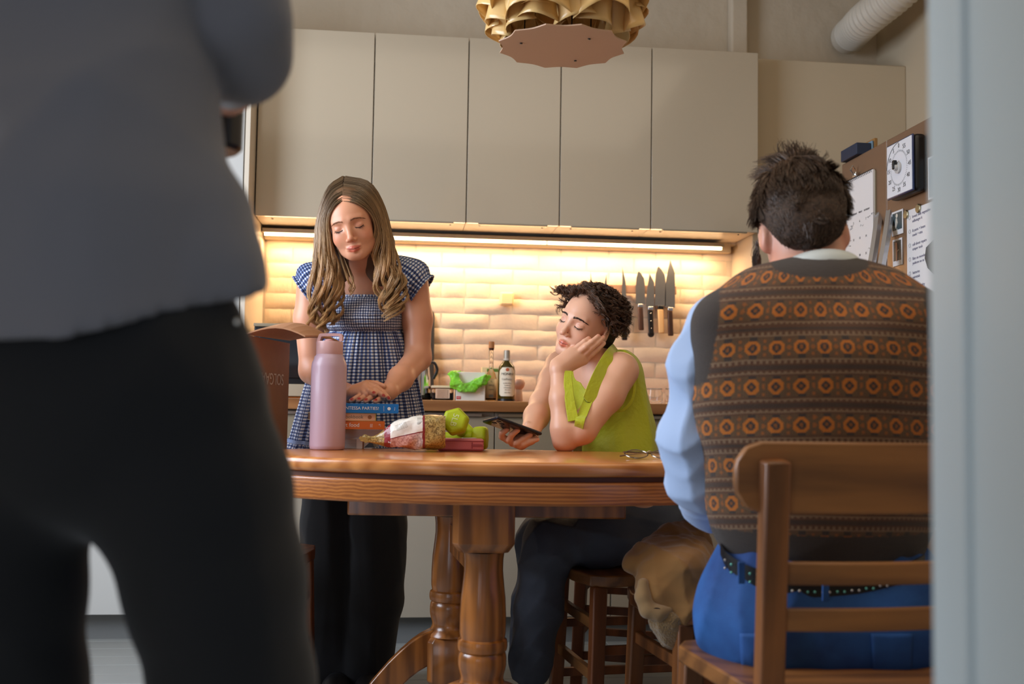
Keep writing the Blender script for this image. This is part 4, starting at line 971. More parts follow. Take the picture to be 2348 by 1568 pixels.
    # loose wisps falling on the chest
    curtain([D(772, 560, -.02), D(785, 610, -.01), D(800, 650, .0), D(806, 672, .0)], [D(795, 600, .0), D(810, 630, .0), D(815, 655, .0), D(806, 690, .0)], 60, 20, .3, .006, 23, 'wisp', 8, 1)
    # hair falling behind the neck
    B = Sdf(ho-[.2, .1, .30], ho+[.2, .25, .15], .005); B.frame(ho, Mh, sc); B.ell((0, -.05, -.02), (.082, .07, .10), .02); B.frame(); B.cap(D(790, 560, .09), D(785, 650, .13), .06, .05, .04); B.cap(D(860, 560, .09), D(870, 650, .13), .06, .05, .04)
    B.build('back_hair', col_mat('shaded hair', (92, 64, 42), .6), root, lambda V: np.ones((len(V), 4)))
    return root
standing_woman()
# ------------------------------------------------------------------ seated woman
def seated_woman():
    ho = P(1343.5, 744.5, 3.03); Mh = head_M(-38.5, -12, -27); sc = .95
    root = thing('person', 'curly haired person in a lime green sleeveless shirt resting her cheek on one hand', 'person', G(.33, 2.95, 0))
    def Q(x, y, d): return P(x, y, d)
    pts = [Q(1150, 640, 2.7), Q(1150, 640, 3.35), Q(1560, 640, 3.35), Q(1560, 1210, 2.7), Q(1150, 1210, 3.3)]
    S = Sdf(np.minimum.reduce(pts)-.01, np.maximum.reduce(pts)+.01, .0026)
    head(S, ho, Mh, sc, jaw=.97)
    nb = hw(ho, Mh, sc, (0, -.035, -.055)); neck = Q(1388, 868, 3.10); S.cap(nb, neck, .048, .052, .02)
    S.cap(neck, Q(1300, 842, 3.22), .045, .046, .04); S.cap(neck, Q(1420, 848, 2.98), .050, .050, .04)
    S.cap(Q(1372, 890, 3.10), Q(1398, 1010, 3.07), .078, .078, .05, sq=(CR*.5-CF*.8, 1.3)); S.cap(Q(1398, 1010, 3.07), Q(1450, 1150, 2.98), .078, .095, .05, sq=(CR*.5-CF*.8, 1.25))
    S.ell(Q(1368, 948, 3.02), (.05, .05, .05), .03); S.ell(Q(1322, 930, 3.14), (.05, .05, .05), .03)
    # near arm: elbow on the table, hand at the cheek
    el = Q(1292, 1012, 2.84); wr = Q(1281, 848, 2.90)
    S.chain([Q(1424, 850, 2.95), Q(1392, 905, 2.90), Q(1335, 985, 2.845), el], [.050, .046, .0375, .026], .02); S.chain([el, Q(1293, 985, 2.845), Q(1287, 915, 2.87), wr], [.026, .0345, .031, .0225], .018)
    S.cap(el, Q(1304, 1019, 2.84), .016, .015, .014)
    k1 = [Q(1312, 806, 2.925), Q(1322, 812, 2.92), Q(1334, 818, 2.925), Q(1340, 828, 2.935)]
    for k_, r_ in zip(k1, (.0125, .0125, .012, .011)): S.cap(wr, k_, .019, r_, .012)
    S.cap(Q(1276, 834, 2.91), Q(1300, 812, 2.925), .017, .012, .012)
    f1 = [[k1[0], Q(1328, 793, 2.925), Q(1340, 783, 2.925), Q(1350, 776, 2.93)], [k1[1], Q(1343, 795, 2.915), Q(1358, 783, 2.92), Q(1372, 771, 2.93)],
          [k1[2], Q(1354, 799, 2.92), Q(1369, 787, 2.925), Q(1383, 774, 2.935)], [k1[3], Q(1356, 812, 2.93), Q(1370, 800, 2.935), Q(1384, 787, 2.945)]]
    for f in f1: finger(S, f, .0092, .0068)
    finger(S, [wr, Q(1290, 820, 2.945), Q(1306, 806, 2.965), Q(1318, 797, 2.975)], .013, .0085)
    # far arm reaching to the phone
    w2 = Q(1212, 1000, 2.83); S.chain([Q(1283, 838, 3.20), Q(1268, 875, 3.13), Q(1244, 925, 3.02)], [.046, .042, .036], .02); S.chain([Q(1244, 925, 3.02), Q(1230, 955, 2.94), w2], [.036, .034, .0235], .018)
    S.cap(w2, Q(1190, 1016, 2.80), .021, .014, .01); S.cap(w2, Q(1178, 1012, 2.80), .019, .013, .01); S.cap(w2, Q(1200, 1018, 2.79), .019, .012, .01); S.cap(w2, Q(1196, 1022, 2.80), .018, .010, .01)
    f2 = [[Q(1166, 1010, 2.80), Q(1151, 1001, 2.795), Q(1151, 993, 2.785), Q(1163, 984.5, 2.782)], [Q(1174, 1016, 2.795), Q(1168, 1008, 2.785), Q(1174, 996, 2.775), Q(1187, 986, 2.772)],
          [Q(1184, 1020, 2.79), Q(1184, 1016, 2.782), Q(1199, 1006, 2.782), Q(1216, 996, 2.786)], [Q(1192, 1023, 2.79), Q(1200, 1018, 2.785), Q(1214, 1012, 2.785), Q(1231, 1007, 2.788)]]
    for f in f2: finger(S, f, .0096, .0074)
    finger(S, [w2, Q(1226, 988, 2.85), Q(1222, 980, 2.85), Q(1210, 972, 2.85)], .013, .0085)
    pn = (.98, .80, .78)
    spots = face_spots(ho, Mh, sc, (.90, .48, .46), (1., .80, .76)); spots += [nail(f, pn, nrm=-CF*.8+CU*.5) for f in f1[:3]+f2]
    body = S.build('body', MAT['skin2'], root, painter(spots)); lashes_brows(ho, Mh, sc, body, M('lash black', (26, 18, 15), .6), 1.25, .0009, bmat=M('brow dark', (52, 36, 28), .7), lip=(120, 52, 50), mw=.021)
    # ---------------- shirt
    gr = M('lime green linen', (182, 188, 22), .6, var=.08, vs=20., bmp=.5, bs=90., bd=.004, sheen=.3)
    A = Sdf(np.minimum.reduce(pts)-.01, np.maximum.reduce(pts)+.02, .0034)
    A.cap(Q(1390, 862, 3.12), Q(1318, 842, 3.21), .050, .048, .04); A.cap(Q(1396, 852, 3.09), Q(1424, 836, 2.99), .052, .036, .05)
    A.cap(Q(1378, 885, 3.10), Q(1406, 1010, 3.06), .090, .094, .05, sq=(CR*.5-CF*.8, 1.3)); A.cap(Q(1406, 1010, 3.06), Q(1440, 1130, 2.98), .094, .112, .05, sq=(CR*.5-CF*.8, 1.2))
    A.cap(Q(1432, 850, 3.02), Q(1456, 1000, 3.05), .045, .06, .05)
    A.ell(Q(1372, 950, 3.01), (.056, .056, .056), .04); A.ell(Q(1330, 930, 3.12), (.052, .052, .052), .04)
    A.warp(folds(12, 15, .011, (1, 1, .55)), .03)
    # openings for the neck, the V and the arm
    A.cap(hw(ho, Mh, sc, (0, -.02, -.08)), Q(1375, 862, 3.07), .062, .060, .006, 's'); A.chain([Q(1360, 858, 3.02), Q(1345, 900, 2.96), Q(1342, 950, 2.94)], [.046, .026, .010], .006, 's')
    A.chain([Q(1434, 842, 2.89), Q(1416, 892, 2.87), Q(1399, 935, 2.85)], [.054, .054, .044], .006, 's'); A.chain([Q(1266, 850, 3.17), Q(1262, 900, 3.08)], [.058, .05], .006, 's')
    A.half(Q(1400, 1062, 3.0), (0, 0, -1))
    sh = A.build('shirt', gr, root)
    def strip(name, cps, w0, th, up, parent=root, mat=gr, n=26, wfn=None):
        p = spline(cps, n); m = MB(); V = []; F = []
        t = np.gradient(p, axis=0); t /= np.linalg.norm(t, axis=1)[:, None]
        for i in range(n):
            u = np.array(up(i/(n-1)) if callable(up) else up, float); u = u-t[i]*np.dot(u, t[i]); u /= np.linalg.norm(u); x = np.cross(t[i], u); w_ = w0*(wfn(i/(n-1)) if wfn else 1)
            for a, b in ((-1, -1), (1, -1), (1, 1), (-1, 1)): V.append(p[i]+x*a*w_/2+u*b*th/2)
        for i in range(n-1):
            for k in range(4): F.append((i*4+k, i*4+(k+1) % 4, (i+1)*4+(k+1) % 4, (i+1)*4+k))
        F += [(3, 2, 1, 0), tuple((n-1)*4+k for k in range(4))]
        return m.add(V, F).build(name, mat, parent, True, bev=.0015)
    sf = surf_fn(body); sf2 = surf_fn(sh); C2 = lambda x, y, l, d: (lambda a, b: a if (a-CC)@CF < (b-CC)@CF else b)(sf(x, y, l, d), sf2(x, y, l, d))
    fold_ = lambda t: math.sin(PI*min(1, max(0, t*.9+.12)))**.5
    strip('collar', [C2(1412, 798, .008, 3.05), C2(1402, 815, .010, 3.0), C2(1388, 842, .010, 2.97), C2(1374, 870, .012, 2.95), C2(1360, 896, .014, 2.95), C2(1346, 922, .012, 2.95)], .040, .004, -CF*.9+CR*.25+CU*.2, wfn=lambda t: .75+.45*math.sin(PI*t)-(.8 if t > .98 else 0))
    strip('collar', [C2(1303, 850, .006, 3.12), C2(1303, 880, .010, 3.055), C2(1307, 920, .010, 3.00), C2(1315, 965, .008, 2.97)], .030, .004, -CF, wfn=lambda t: .7+.3*t)
    strip('placket', [C2(1350, 915, .006, 2.935), C2(1336, 950, .006, 2.93), C2(1328, 975, .006, 2.93), Q(1324, 1040, 2.935)], .026, .004, -CF-CR*.3)
    strip('armhole_binding', [Q(1402, 812, 3.04), Q(1432, 806, 2.99), Q(1449, 830, 2.955), Q(1455, 870, 2.94), Q(1451, 912, 2.935), Q(1432, 938, 2.93), Q(1408, 942, 2.925)], .010, .004, -CF*.9+CR*.3)
    for x, y in ((1327, 1022), (1330, 1000)): q = MB().lathe([(.005, 0), (.005, .002), (.001, .0025)], P(x, y, 2.925), 10, np.array([CR, CU, -CF]).T); sub(sh, q.V, q.F, 'button', M('yellow button', (214, 214, 70), .4))
    # ---------------- jeans
    jp = [Q(1150, 1100, 2.6), Q(1150, 1580, 3.3), Q(1570, 1100, 3.3), Q(1570, 1400, 2.6), Q(1150, 1580, 2.6)]
    lo = np.minimum.reduce(jp)-.02; hi = np.maximum.reduce(jp)+.02; lo[2] = .02; J = Sdf(lo, hi, .0055)
    J.chain([Q(1492, 1172, 2.99), Q(1480, 1218, 2.99)], [.112, .115], .03, sq=(CF, 1.15))
    J.chain([Q(1486, 1212, 2.94), Q(1380, 1232, 2.85), Q(1258, 1245, 2.79)], [.088, .080, .066], .04); J.chain([Q(1258, 1245, 2.79), Q(1236, 1380, 2.82), Q(1218, 1530, 2.86)], [.068, .062, .060], .03)
    J.chain([Q(1470, 1200, 3.12), Q(1340, 1225, 3.08), Q(1240, 1232, 3.03)], [.088, .078, .066], .04); J.chain([Q(1240, 1232, 3.03), Q(1225, 1380, 3.02), Q(1212, 1510, 3.04)], [.066, .060, .058], .03)
    J.warp(folds(31, 26, .013, (1, 1, 1)), .03)
    m, nt, b = new_mat('washed black denim'); n_ = noise(nt, coords(nt), 7., 4); nt.links.new(mixc(nt, Ex(nt, n_), s2l((42, 47, 58)), s2l((96, 104, 120))), b.inputs['Base Color']); b.inputs['Roughness'].default_value = .85; bump(nt, b, noise(nt, coords(nt), 600., 2), .4, .001)
    je = J.build('jeans', m, root)
    for x, y in ((1508, 1160),):
        q = MB().lathe([(.004, 0), (.004, .002)], P(x, y, 2.88), 8, np.array([CR, CU, -CF]).T); sub(je, q.V, q.F, 'rivet', MAT['chrome'])
    for x, d in ((1190, 2.80), (1185, 3.0)):
        c = P(x, 1500, d); S = Sdf((c[0]-.17, c[1]-.08, -.01), (c[0]+.13, c[1]+.08, .11), .005); S.chain([(c[0]+.06, c[1], .05), (c[0], c[1], .036), (c[0]-.10, c[1]-.01, .024)], [.040, .034, .024], .03); S.half((0, 0, .001), (0, 0, -1)); S.build('shoe', M('black shoe', (20, 20, 22), .5), root)
    # ---------------- curly hair
    C_ = Sdf(ho-.17, ho+.17, .003); C_.frame(ho, Mh, sc); C_.ell((0, -.026, .046), (.079, .089, .079), .01); C_.ell((0, -.06, -.01), (.07, .055, .075), .02)
    C_.ell((.004, .082, -.040), (.074, .068, .116), .008, 's'); C_.ell((.085, .01, -.06), (.03, .05, .07), .01, 's'); C_.ell((-.085, .0, -.055), (.035, .045, .06), .01, 's'); C_.frame()
    C_.build('hair_base', col_mat('dark hair roots', (34, 22, 16), .6), root, lambda V: np.ones((len(V), 4)))
    rg = np.random.default_rng(41); N = 620; K = 17; P_ = []
    while len(P_) < N:
        v = rg.normal(size=3); v /= np.linalg.norm(v)
        if v[1] > .46 and v[2] < .66 and v[0] > -.70: continue
        if v[1] > -.05 and v[2] < .0 and v[0] < -.4: continue
        if (v[2] < -.60 and v[1] > -.25) or v[2] < -.9 or (abs(v[0]) > .78 and v[2] < -.28 and v[1] > -.3): continue
        P_.append(v)
    paths = []
    for v in P_:
        root_ = v*np.array([.078, .088, .078])+np.array([0, -.026, .046]); low = v[2] < -.1
        out = v*np.array([1, 1, 1]); side = np.cross(v, rg.normal(size=3)); side /= np.linalg.norm(side)
        down = np.array([rg.normal()*.25, .45*rg.random() if v[1] > -.2 else -.3, -.75]); L = rg.uniform(.035, .060)*(.6 if low else 1)
        T = np.linspace(0, 1, K); turns = rg.uniform(1.0, 1.9); rad = rg.uniform(.0075, .013)*(.6 if low else 1); h_ = rg.choice([-1, 1])
        mid = root_[None]+np.outer(T*(.030 if not low else .012)*(1-.35*T), out)+np.outer(T**1.2*L, down*.6+side*.55)
        ax = down/np.linalg.norm(down); u = np.cross(ax, out); u /= np.linalg.norm(u)+1e-6; w_ = np.cross(ax, u); th = 2*PI*turns*T*h_+rg.uniform(0, 6.28); a_ = rad*np.minimum(1, T*3+.15)
        for q in range(8):
            j = rg.normal(size=3)*.0011; paths.append(mid+j+np.outer(a_*np.cos(th+rg.normal()*.16), u)+np.outer(a_*np.sin(th+rg.normal()*.22), w_)*rg.uniform(.8, 1.2)+np.outer(T, rg.normal(size=3)*.002))
    for i in range(110):  # fringe and stray curls
        x = rg.uniform(-.07, .075); root_ = np.array([x, .046, .100-abs(x)*.45]); T = np.linspace(0, 1, K); side = np.array([np.sign(x+.01)*rg.uniform(.2, 1.), .55, -.35+rg.uniform(-.2, .25)])
        L = rg.uniform(.022, .045); th = 2*PI*rg.uniform(1.2, 2.3)*T+rg.uniform(0, 6.28); a_ = .0095*np.minimum(1, T*2)
        for q in range(7): paths.append(root_[None]+rg.normal(size=3)*.0018+np.outer(T*L, side)+np.outer(.02*np.sin(T*2.5), [0, .5, .6])+np.outer(a_*np.cos(th), [1, 0, 0])+np.outer(a_*np.sin(th), [0, .6, .8]))
    paths = np.array(paths); paths = np.array(ho)+(paths.reshape(-1, 3)*sc)@Mh.T; paths = paths.reshape(-1, K, 3)
    strands('curls', paths, .00085, hair_m('dark brown curls', (92, 64, 46), .30), root, seed=6, shade=.65)
seated_woman()
# ------------------------------------------------------------------ man in the knitted vest
def vest_man():
    root = thing('person', 'person in a brown patterned knitted vest seated with their back to the room', 'person', G(.55, 1.86, 0))
    dT = 1.88
    def Q(x, y, d=dT): return P(x, y, d)
    ho = Q(1840, 532, 2.03); Mh = head_M(172, -34, 5); sc = 1.04
    # ---------------- skin
    pts = [Q(1500, 350, 1.6), Q(1500, 1300, 2.5), Q(2330, 350, 2.5), Q(2330, 1300, 1.6), Q(2330, 350, 1.6)]; lo = np.minimum.reduce(pts); hi = np.maximum.reduce(pts)
    S = Sdf(lo, hi, .005); head(S, ho, Mh, sc, False, 1.04)
    S.cap(Q(1845, 560, 2.02), Q(1880, 650, 1.96), .060, .064, .03)
    S.chain([Q(1882, 720, 1.92), Q(1888, 950, 1.88), Q(1890, 1220, 1.88)], [.09, .10, .10], .05, sq=(CR, 1.6))
    aL = [Q(1652, 745, 1.93), Q(1606, 880, 1.93), Q(1604, 1100, 1.95)]; fL = [Q(1592, 1105, 1.95), Q(1622, 1165, 2.10), Q(1640, 1195, 2.20)]
    S.chain(aL, [.042, .036, .032], .02); S.chain(fL, [.032, .028, .022], .02)
    wr = fL[-1]
    for i, (a, b) in enumerate(((8, 6), (14, 4), (20, 2), (26, 0))): finger(S, [wr, Q(1645+a, 1200, 2.23), Q(1652+a, 1206+b, 2.27), Q(1658+a, 1215+b, 2.29)], .012, .008)
    finger(S, [wr, Q(1636, 1202, 2.23), Q(1640, 1212, 2.25)], .012, .009)
    aR = [Q(2130, 745, 1.88), Q(2190, 900, 1.88), Q(2185, 1105, 1.92)]; fR = [aR[-1], Q(2130, 1150, 2.05), Q(2080, 1190, 2.2)]
    S.chain(aR, [.05, .042, .036], .02); S.chain(fR, [.034, .03, .022], .02)
    S.build('body', MAT['skin3'], root, painter([(Q(1738, 590, 2.0), np.eye(3), (.045, .06, .05), (1., .72, .68), 1.), (Q(1952, 585, 2.0), np.eye(3), (.045, .06, .05), (1., .72, .68), 1.)]))
    # ---------------- shirt: sleeves and collar
    sm = M('light blue shirt cotton', (166, 188, 224), .75, bmp=.3, bs=500., bd=.001, sheen=.2)
    B = Sdf(lo, hi, .005); B.chain([Q(1640, 738, 1.93), Q(1604, 850, 1.93), Q(1592, 1000, 1.93), Q(1606, 1105, 1.95)], [.054, .054, .060, .054], .03); B.chain([Q(1600, 1105, 1.95), Q(1625, 1150, 2.04), Q(1634, 1170, 2.12)], [.056, .048, .038], .03)
    B.chain([Q(2130, 745, 1.91), Q(2175, 850, 1.91), Q(2190, 1000, 1.90), Q(2180, 1105, 1.92)], [.050, .052, .056, .052], .03); B.chain([Q(2180, 1105, 1.92), Q(2140, 1150, 2.02), Q(2110, 1175, 2.12)], [.056, .048, .036], .03)
    B.chain([Q(1882, 730, 1.93), Q(1888, 950, 1.89), Q(1890, 1190, 1.89)], [.092, .10, .102], .05, sq=(CR, 1.6))
    B.warp(folds(5, 26, .015, (1, 1, .9)), .04); B.build('shirt', sm, root)
    # collar ring, turned down at the nape
    col = M('pale checked collar', (196, 204, 206), .8, bmp=.3, bs=400.)
    cc = Q(1882, 668, 1.950); V = []; F = []; n = 48; az = CU*.93+CF*.36; ar = CR; af = np.cross(az, ar)
    prof = [(.070, .000), (.073, .018), (.071, .034), (.075, .038), (.083, .024), (.089, .002)]
    for r_, z in prof:
        for i in range(n): a = 2*PI*i/n; V.append(cc+ar*math.cos(a)*r_*1.06+af*math.sin(a)*r_*.98+az*(z+.012*math.sin(a)*-1))
    for j in range(len(prof)-1):
        for i in range(n): F.append((j*n+i, j*n+(i+1) % n, (j+1)*n+(i+1) % n, (j+1)*n+i))
    mesh_obj('collar', V, F, col, root, True).modifiers.new('s', 'SOLIDIFY').thickness = .002
    # ---------------- vest
    m, nt, b = new_mat('fair isle knit'); at = coords(nt, 'Attr'); sp = nt.nodes.new('ShaderNodeSeparateXYZ'); nt.links.new(at, sp.inputs[0])
    X, Z = Ex(nt, sp.outputs[0]), Ex(nt, sp.outputs[1]); st_ = .0026
    wv = Ex(nt, noise(nt, coords(nt), 9., 2))*.006
    qx = ((X+wv)/st_).fl()*st_+st_/2; qz = ((Z+wv)/st_).fl()*st_+st_/2
    u = ((qx/.0415).fr()-.5)*.0415; w = ((qz/.066).fr()-.5)*.066; ax_, aw = u.ab(), w.ab()
    L8 = (ax_.mx(aw*.90).mx((ax_+aw)*.74))*.88            # octagon distance
    ring = L8.gt(.0062)*L8.lt(.0118); dark = L8.lt(.0062)*L8.gt(.0028)
    halo = L8.lt(.0175)*L8.gt(.0118)
    dia = ((.02075-ax_)+aw*.7).lt(.0042)+((.02075-ax_)+(aw-.0125).ab()).lt(.004); dot = L8.lt(.0028)
    tri = ((qx/.0104).fr()-.5).ab()*.0104*1.4
    band1 = aw.gt(.0205)*(aw+tri).lt(.0285)+0; band2 = aw.gt(.0296); zig = aw.gt(.0185)*aw.lt(.0205)
    base, taupe, org, drk, brn, tan_ = s2l((104, 72, 44)), s2l((142, 112, 84)), s2l((206, 116, 26)), s2l((60, 48, 42)), s2l((96, 58, 32)), s2l((160, 92, 34))
    c = mixc(nt, halo.cl(), base, s2l((104, 76, 46))); c = mixc(nt, dia.cl(), c, tan_); c = mixc(nt, ring.cl(), c, org); c = mixc(nt, dark.cl(), c, drk); c = mixc(nt, dot.cl(), c, s2l((150, 84, 26)))
    c = mixc(nt, (aw.gt(.0125)*ax_.lt(.0065)*aw.lt(.0185)).cl(), c, drk)
    c = mixc(nt, aw.gt(.0185).cl(), c, brn); c = mixc(nt, band1.cl(), c, taupe); c = mixc(nt, band2.cl(), c, s2l((70, 50, 38)))
    rib = Ex(nt, sp.outputs[2])                      # third channel marks the ribbed hem
    c = mixc(nt, rib.cl(), c, s2l((58, 50, 46)))
    fz = Ex(nt, noise(nt, coords(nt), 420., 3)); c = mixc(nt, fz*.5, c, s2l((60, 44, 34)))
    nt.links.new(c, b.inputs['Base Color']); b.inputs['Roughness'].default_value = .95; b.inputs['Sheen Weight'].default_value = .15
    bump(nt, b, (X*2416.).sin()*.3+(Z*2416.).sin()*.3+fz, .55, .0025)
    A = Sdf(lo, hi, .0042)
    A.chain([Q(1880, 702, 1.945), Q(1750, 714, 1.925), Q(1668, 745, 1.90)], [.074, .068, .060], .05); A.chain([Q(1884, 702, 1.945), Q(2020, 718, 1.925), Q(2100, 748, 1.89)], [.074, .068, .060], .05)
    A.cap(Q(1672, 745, 1.86), Q(1690, 900, 1.87), .055, .07, .05); A.cap(Q(2098, 745, 1.85), Q(2085, 900, 1.86), .055, .07, .05)
    A.chain([Q(1884, 720, 1.925), Q(1886, 850, 1.885), Q(1886, 1000, 1.875), Q(1888, 1150, 1.885), Q(1890, 1250, 1.895)], [.096, .112, .118, .114, .108], .05, sq=(CR, 1.66))
    A.cap(Q(1760, 760, 1.87), Q(1780, 860, 1.85), .06, .06, .06); A.cap(Q(2010, 760, 1.86), Q(1995, 860, 1.84), .06, .06, .06)
    A.cap(Q(1880, 640, 1.985), Q(1876, 560, 2.03), .073, .09, .008, 's')
    A.warp(folds(9, 7, .010, (1, 1, .9)), .04)
    A.half(Q(1885, 1297, 1.79), (0, 0, -1)); c0 = Q(1886, 900, 1.89)
    def uv(V):
        d = V-c0; x = d@CR; y = d@(-CF)+.06; z = V[:, 2]; th = np.arctan2(x, np.maximum(y, .01)+.10); uu = th*.305; zz = z+.55*(uu**2)*.35
        h = (z < Q(1885, 1228, 1.77)[2]).astype(float); q = V-CC; dd = q@CF; px = 1174+FPX*(q@CR)/dd; py = 784-FPX*(q@CU)/dd; lim = np.interp(py, [676, 700, 760, 830, 872, 886], [1650, 1651, 1645, 1632, 1620, 1600]); h = np.maximum(h, ((px < lim) & (py < 886)).astype(float)); h = np.maximum(h, ((px > 3770-lim) & (py < 886)).astype(float)); h = np.maximum(h, ((((px-1880)/112.)**2+((py-606)/30.)**2) < 1).astype(float)); return np.stack([uu+.0105, zz+.021, h], 1)
    A.build('knitted_vest', m, root, uvc=uv)
    rb = M('dark ribbing', (54, 42, 36), .95, bmp=0.); m2, nt, b = new_mat('armhole ribbing'); v = Ex(nt, noise(nt, coords(nt), 300., 2)); b.inputs['Base Color'].default_value = s2l((56, 43, 37)); b.inputs['Roughness'].default_value = .95
    sp = nt.nodes.new('ShaderNodeSeparateXYZ'); nt.links.new(coords(nt), sp.inputs[0]); bump(nt, b, (Ex(nt, sp.outputs[2])*1500.).sin()*.6+v, .8, .003)
    def ribstrip(cps, w0, up):
        p = spline(cps, 30); t = np.gradient(p, axis=0); t /= np.linalg.norm(t, axis=1)[:, None]; V = []; F = []
        for i in range(30):
            u_ = np.array(up, float); u_ = u_-t[i]*np.dot(u_, t[i]); u_ /= np.linalg.norm(u_); x = np.cross(t[i], u_)
            for a, b_ in ((-1, -1), (-.3, 1), (.5, 1), (1, -1)): V.append(p[i]+x*a*w0/2+u_*b_*.006)
        for i in range(29):
            for k in range(4): F.append((i*4+k, i*4+(k+1) % 4, (i+1)*4+(k+1) % 4, (i+1)*4+k))
        F += [(3, 2, 1, 0), (116, 117, 118, 119)]
        MB().add(V, F).build('armhole_ribbing', m2, root, True)
    V, F = tube_geo(np.array([cc+ar*math.cos(a)*.093+af*math.sin(a)*.088+az*(-.006-.016*math.sin(a)) for a in np.linspace(-.2, PI+.2, 40)]), .0085, 8); mesh_obj('neck_ribbing', V, F, m2, root, True)
    # ---------------- jeans, belt
    dm, nt, b = new_mat('bright blue denim'); n_ = noise(nt, coords(nt), 5., 5, .6); nt.links.new(mixc(nt, (Ex(nt, n_)*2.6-.9).cl(), s2l((10, 44, 104)), s2l((40, 98, 168))), b.inputs['Base Color']); b.inputs['Roughness'].default_value = .8; bump(nt, b, noise(nt, coords(nt), 500., 2), .5, .001)
    jl = [Q(1560, 1150, 1.5), Q(1560, 1700, 2.5), Q(2360, 1150, 2.5), Q(2360, 1700, 1.5)]; lo2 = np.minimum.reduce(jl); hi2 = np.maximum.reduce(jl); lo2[2] = .28
    J = Sdf(lo2, hi2, .0062); J.cap(Q(1882, 1300, 1.90), Q(1880, 1400, 1.90), .112, .135, .05, sq=(CR, 1.62)); J.cap(Q(1775, 1425, 1.88), Q(1990, 1425, 1.88), .125, .125, .06)
    J.chain([Q(1745, 1385, 1.90), Q(1720, 1400, 2.08), Q(1730, 1360, 2.30)], [.118, .098, .078], .05); J.chain([Q(1745, 1360, 2.30), Q(1740, 1500, 2.30)], [.075, .07], .03)
    J.chain([Q(2010, 1385, 1.90), Q(2000, 1390, 2.08), Q(1985, 1350, 2.28)], [.118, .098, .078], .05); J.chain([Q(1985, 1350, 2.28), Q(1980, 1500, 2.28)], [.075, .07], .03)
    J.half(Q(1760, 1225, 1.8), (0, 0, 1)); J.warp(folds(17, 17, .022, (1, 1, .8)), .04); J.half((0, 0, .464), (0, 0, -1)) if False else None
    jn = J.build('jeans', dm, root)
    L2 = Sdf((lo2[0]-.1, 2.0, .0), (hi2[0], 2.9, .5), .007)
    for x in (1745, 1985): L2.chain([Q(x, 1400, 2.29), Q(x-5, 1560, 2.34), G((x-1174)/2400*2.34, 2.42, .06)], [.072, .066, .058], .02)
    L2.half((0, 0, .045), (0, 0, -1)); L2.warp(folds(2, 16, .008), .03); L2.build('jeans_leg', dm, root)
    for x in (1740, 1980):
        c = G((x-1174)/2400*2.34, 2.42, 0); Sh = Sdf((c[0]-.08, c[1]-.1, -.01), (c[0]+.10, c[1]+.22, .12), .006); Sh.chain([c+[0, -.03, .05], c+[.01, .05, .036], c+[.03, .15, .026]], [.042, .036, .028], .03); Sh.half((0, 0, .001), (0, 0, -1)); Sh.build('shoe', M('dark leather', (36, 28, 24), .5), root)
    bl = M('black studded leather', (16, 17, 22), .4); bp = spline([Q(1652, 1268, 1.86), Q(1672, 1296, 1.80), Q(1740, 1330, 1.752), Q(1850, 1348, 1.735), Q(1960, 1345, 1.735), Q(2060, 1325, 1.76), Q(2120, 1295, 1.82)], 40)
    sj = surf_fn(jn)
    bp = [sj(1174+FPX*((p_-CC)@CR)/((p_-CC)@CF), 784-FPX*((p_-CC)@CU)/((p_-CC)@CF), .004, (p_-CC)@CF) for p_ in bp]
    for _ in range(2): bp = [bp[0]]+[(bp[k-1]+bp[k]*2+bp[k+1])/4 for k in range(1, 39)]+[bp[39]]
    q = MB(); V = []; F = []
    for p_ in bp: V += [p_-CU*.018+CF*.002, p_-CU*.018-CF*.002, p_+CU*.018-CF*.002, p_+CU*.018+CF*.002]
    for i in range(39): F += [(i*4+k, i*4+(k+1) % 4, (i+1)*4+(k+1) % 4, (i+1)*4+k) for k in range(4)]
    q.add(V, F+[(3, 2, 1, 0), (156, 157, 158, 159)])
    be = q.build('belt', bl, root, True); sharp(be.data, .8)
    for i in range(6, 36, 2):
        for dx, dz in ((-.006, .008), (.006, .008), (-.006, -.006), (.006, -.006)):
            k = MB().lathe([(.0028, 0), (.0024, .0014), (.0005, .002)], bp[i]-CF*.003+CR*dx+CU*dz, 8, np.array([CR, CU, -CF]).T)
            sub(be, k.V, k.F, 'stud', MAT['chrome'] if i % 4 else M('teal stud', (120, 200, 190), .2, .8))
    for x, y in ((1893, 1352), (1700, 1312)): MB().beam(Q(x, y-24, 1.728), Q(x, y+26, 1.728), .011, .005, up=CF).build('belt_loop', dm, root, bev=.001)
    for x in (1745, 2045):   # back pockets follow the cloth
        V = []; F = []; n = 10
        for a_ in range(n+1):
            for b_ in range(n+1):
                u_ = a_/n*2-1; v_ = b_/n; yy = 1452+v_*(88+22*(1-abs(u_))); V.append(sj(x+u_*(48-4*v_), yy, .0022, 1.76))
        F = [(a_*(n+1)+b_, (a_+1)*(n+1)+b_, (a_+1)*(n+1)+b_+1, a_*(n+1)+b_+1) for a_ in range(n) for b_ in range(n)]
        mesh_obj('back_pocket', V, F, dm, root, True).modifiers.new('s', 'SOLIDIFY').thickness = .002
    # ---------------- hair
    hc = Sdf(ho-.19, ho+.19, .0035); hc.frame(ho, Mh, sc); hc.ell((0, -.026, .046), (.081, .097, .083), .01); hc.ell((0, -.064, -.018), (.068, .048, .070), .03)
    hc.ell((0, .085, -.04), (.075, .075, .11), .008, 's'); hc.ell((.09, -.01, -.05), (.035, .045, .055), .01, 's'); hc.ell((-.09, -.01, -.05), (.035, .045, .055), .01, 's'); hc.frame()
    hc.warp(folds(4, 60, .002, (1, 1, 1)), .02)
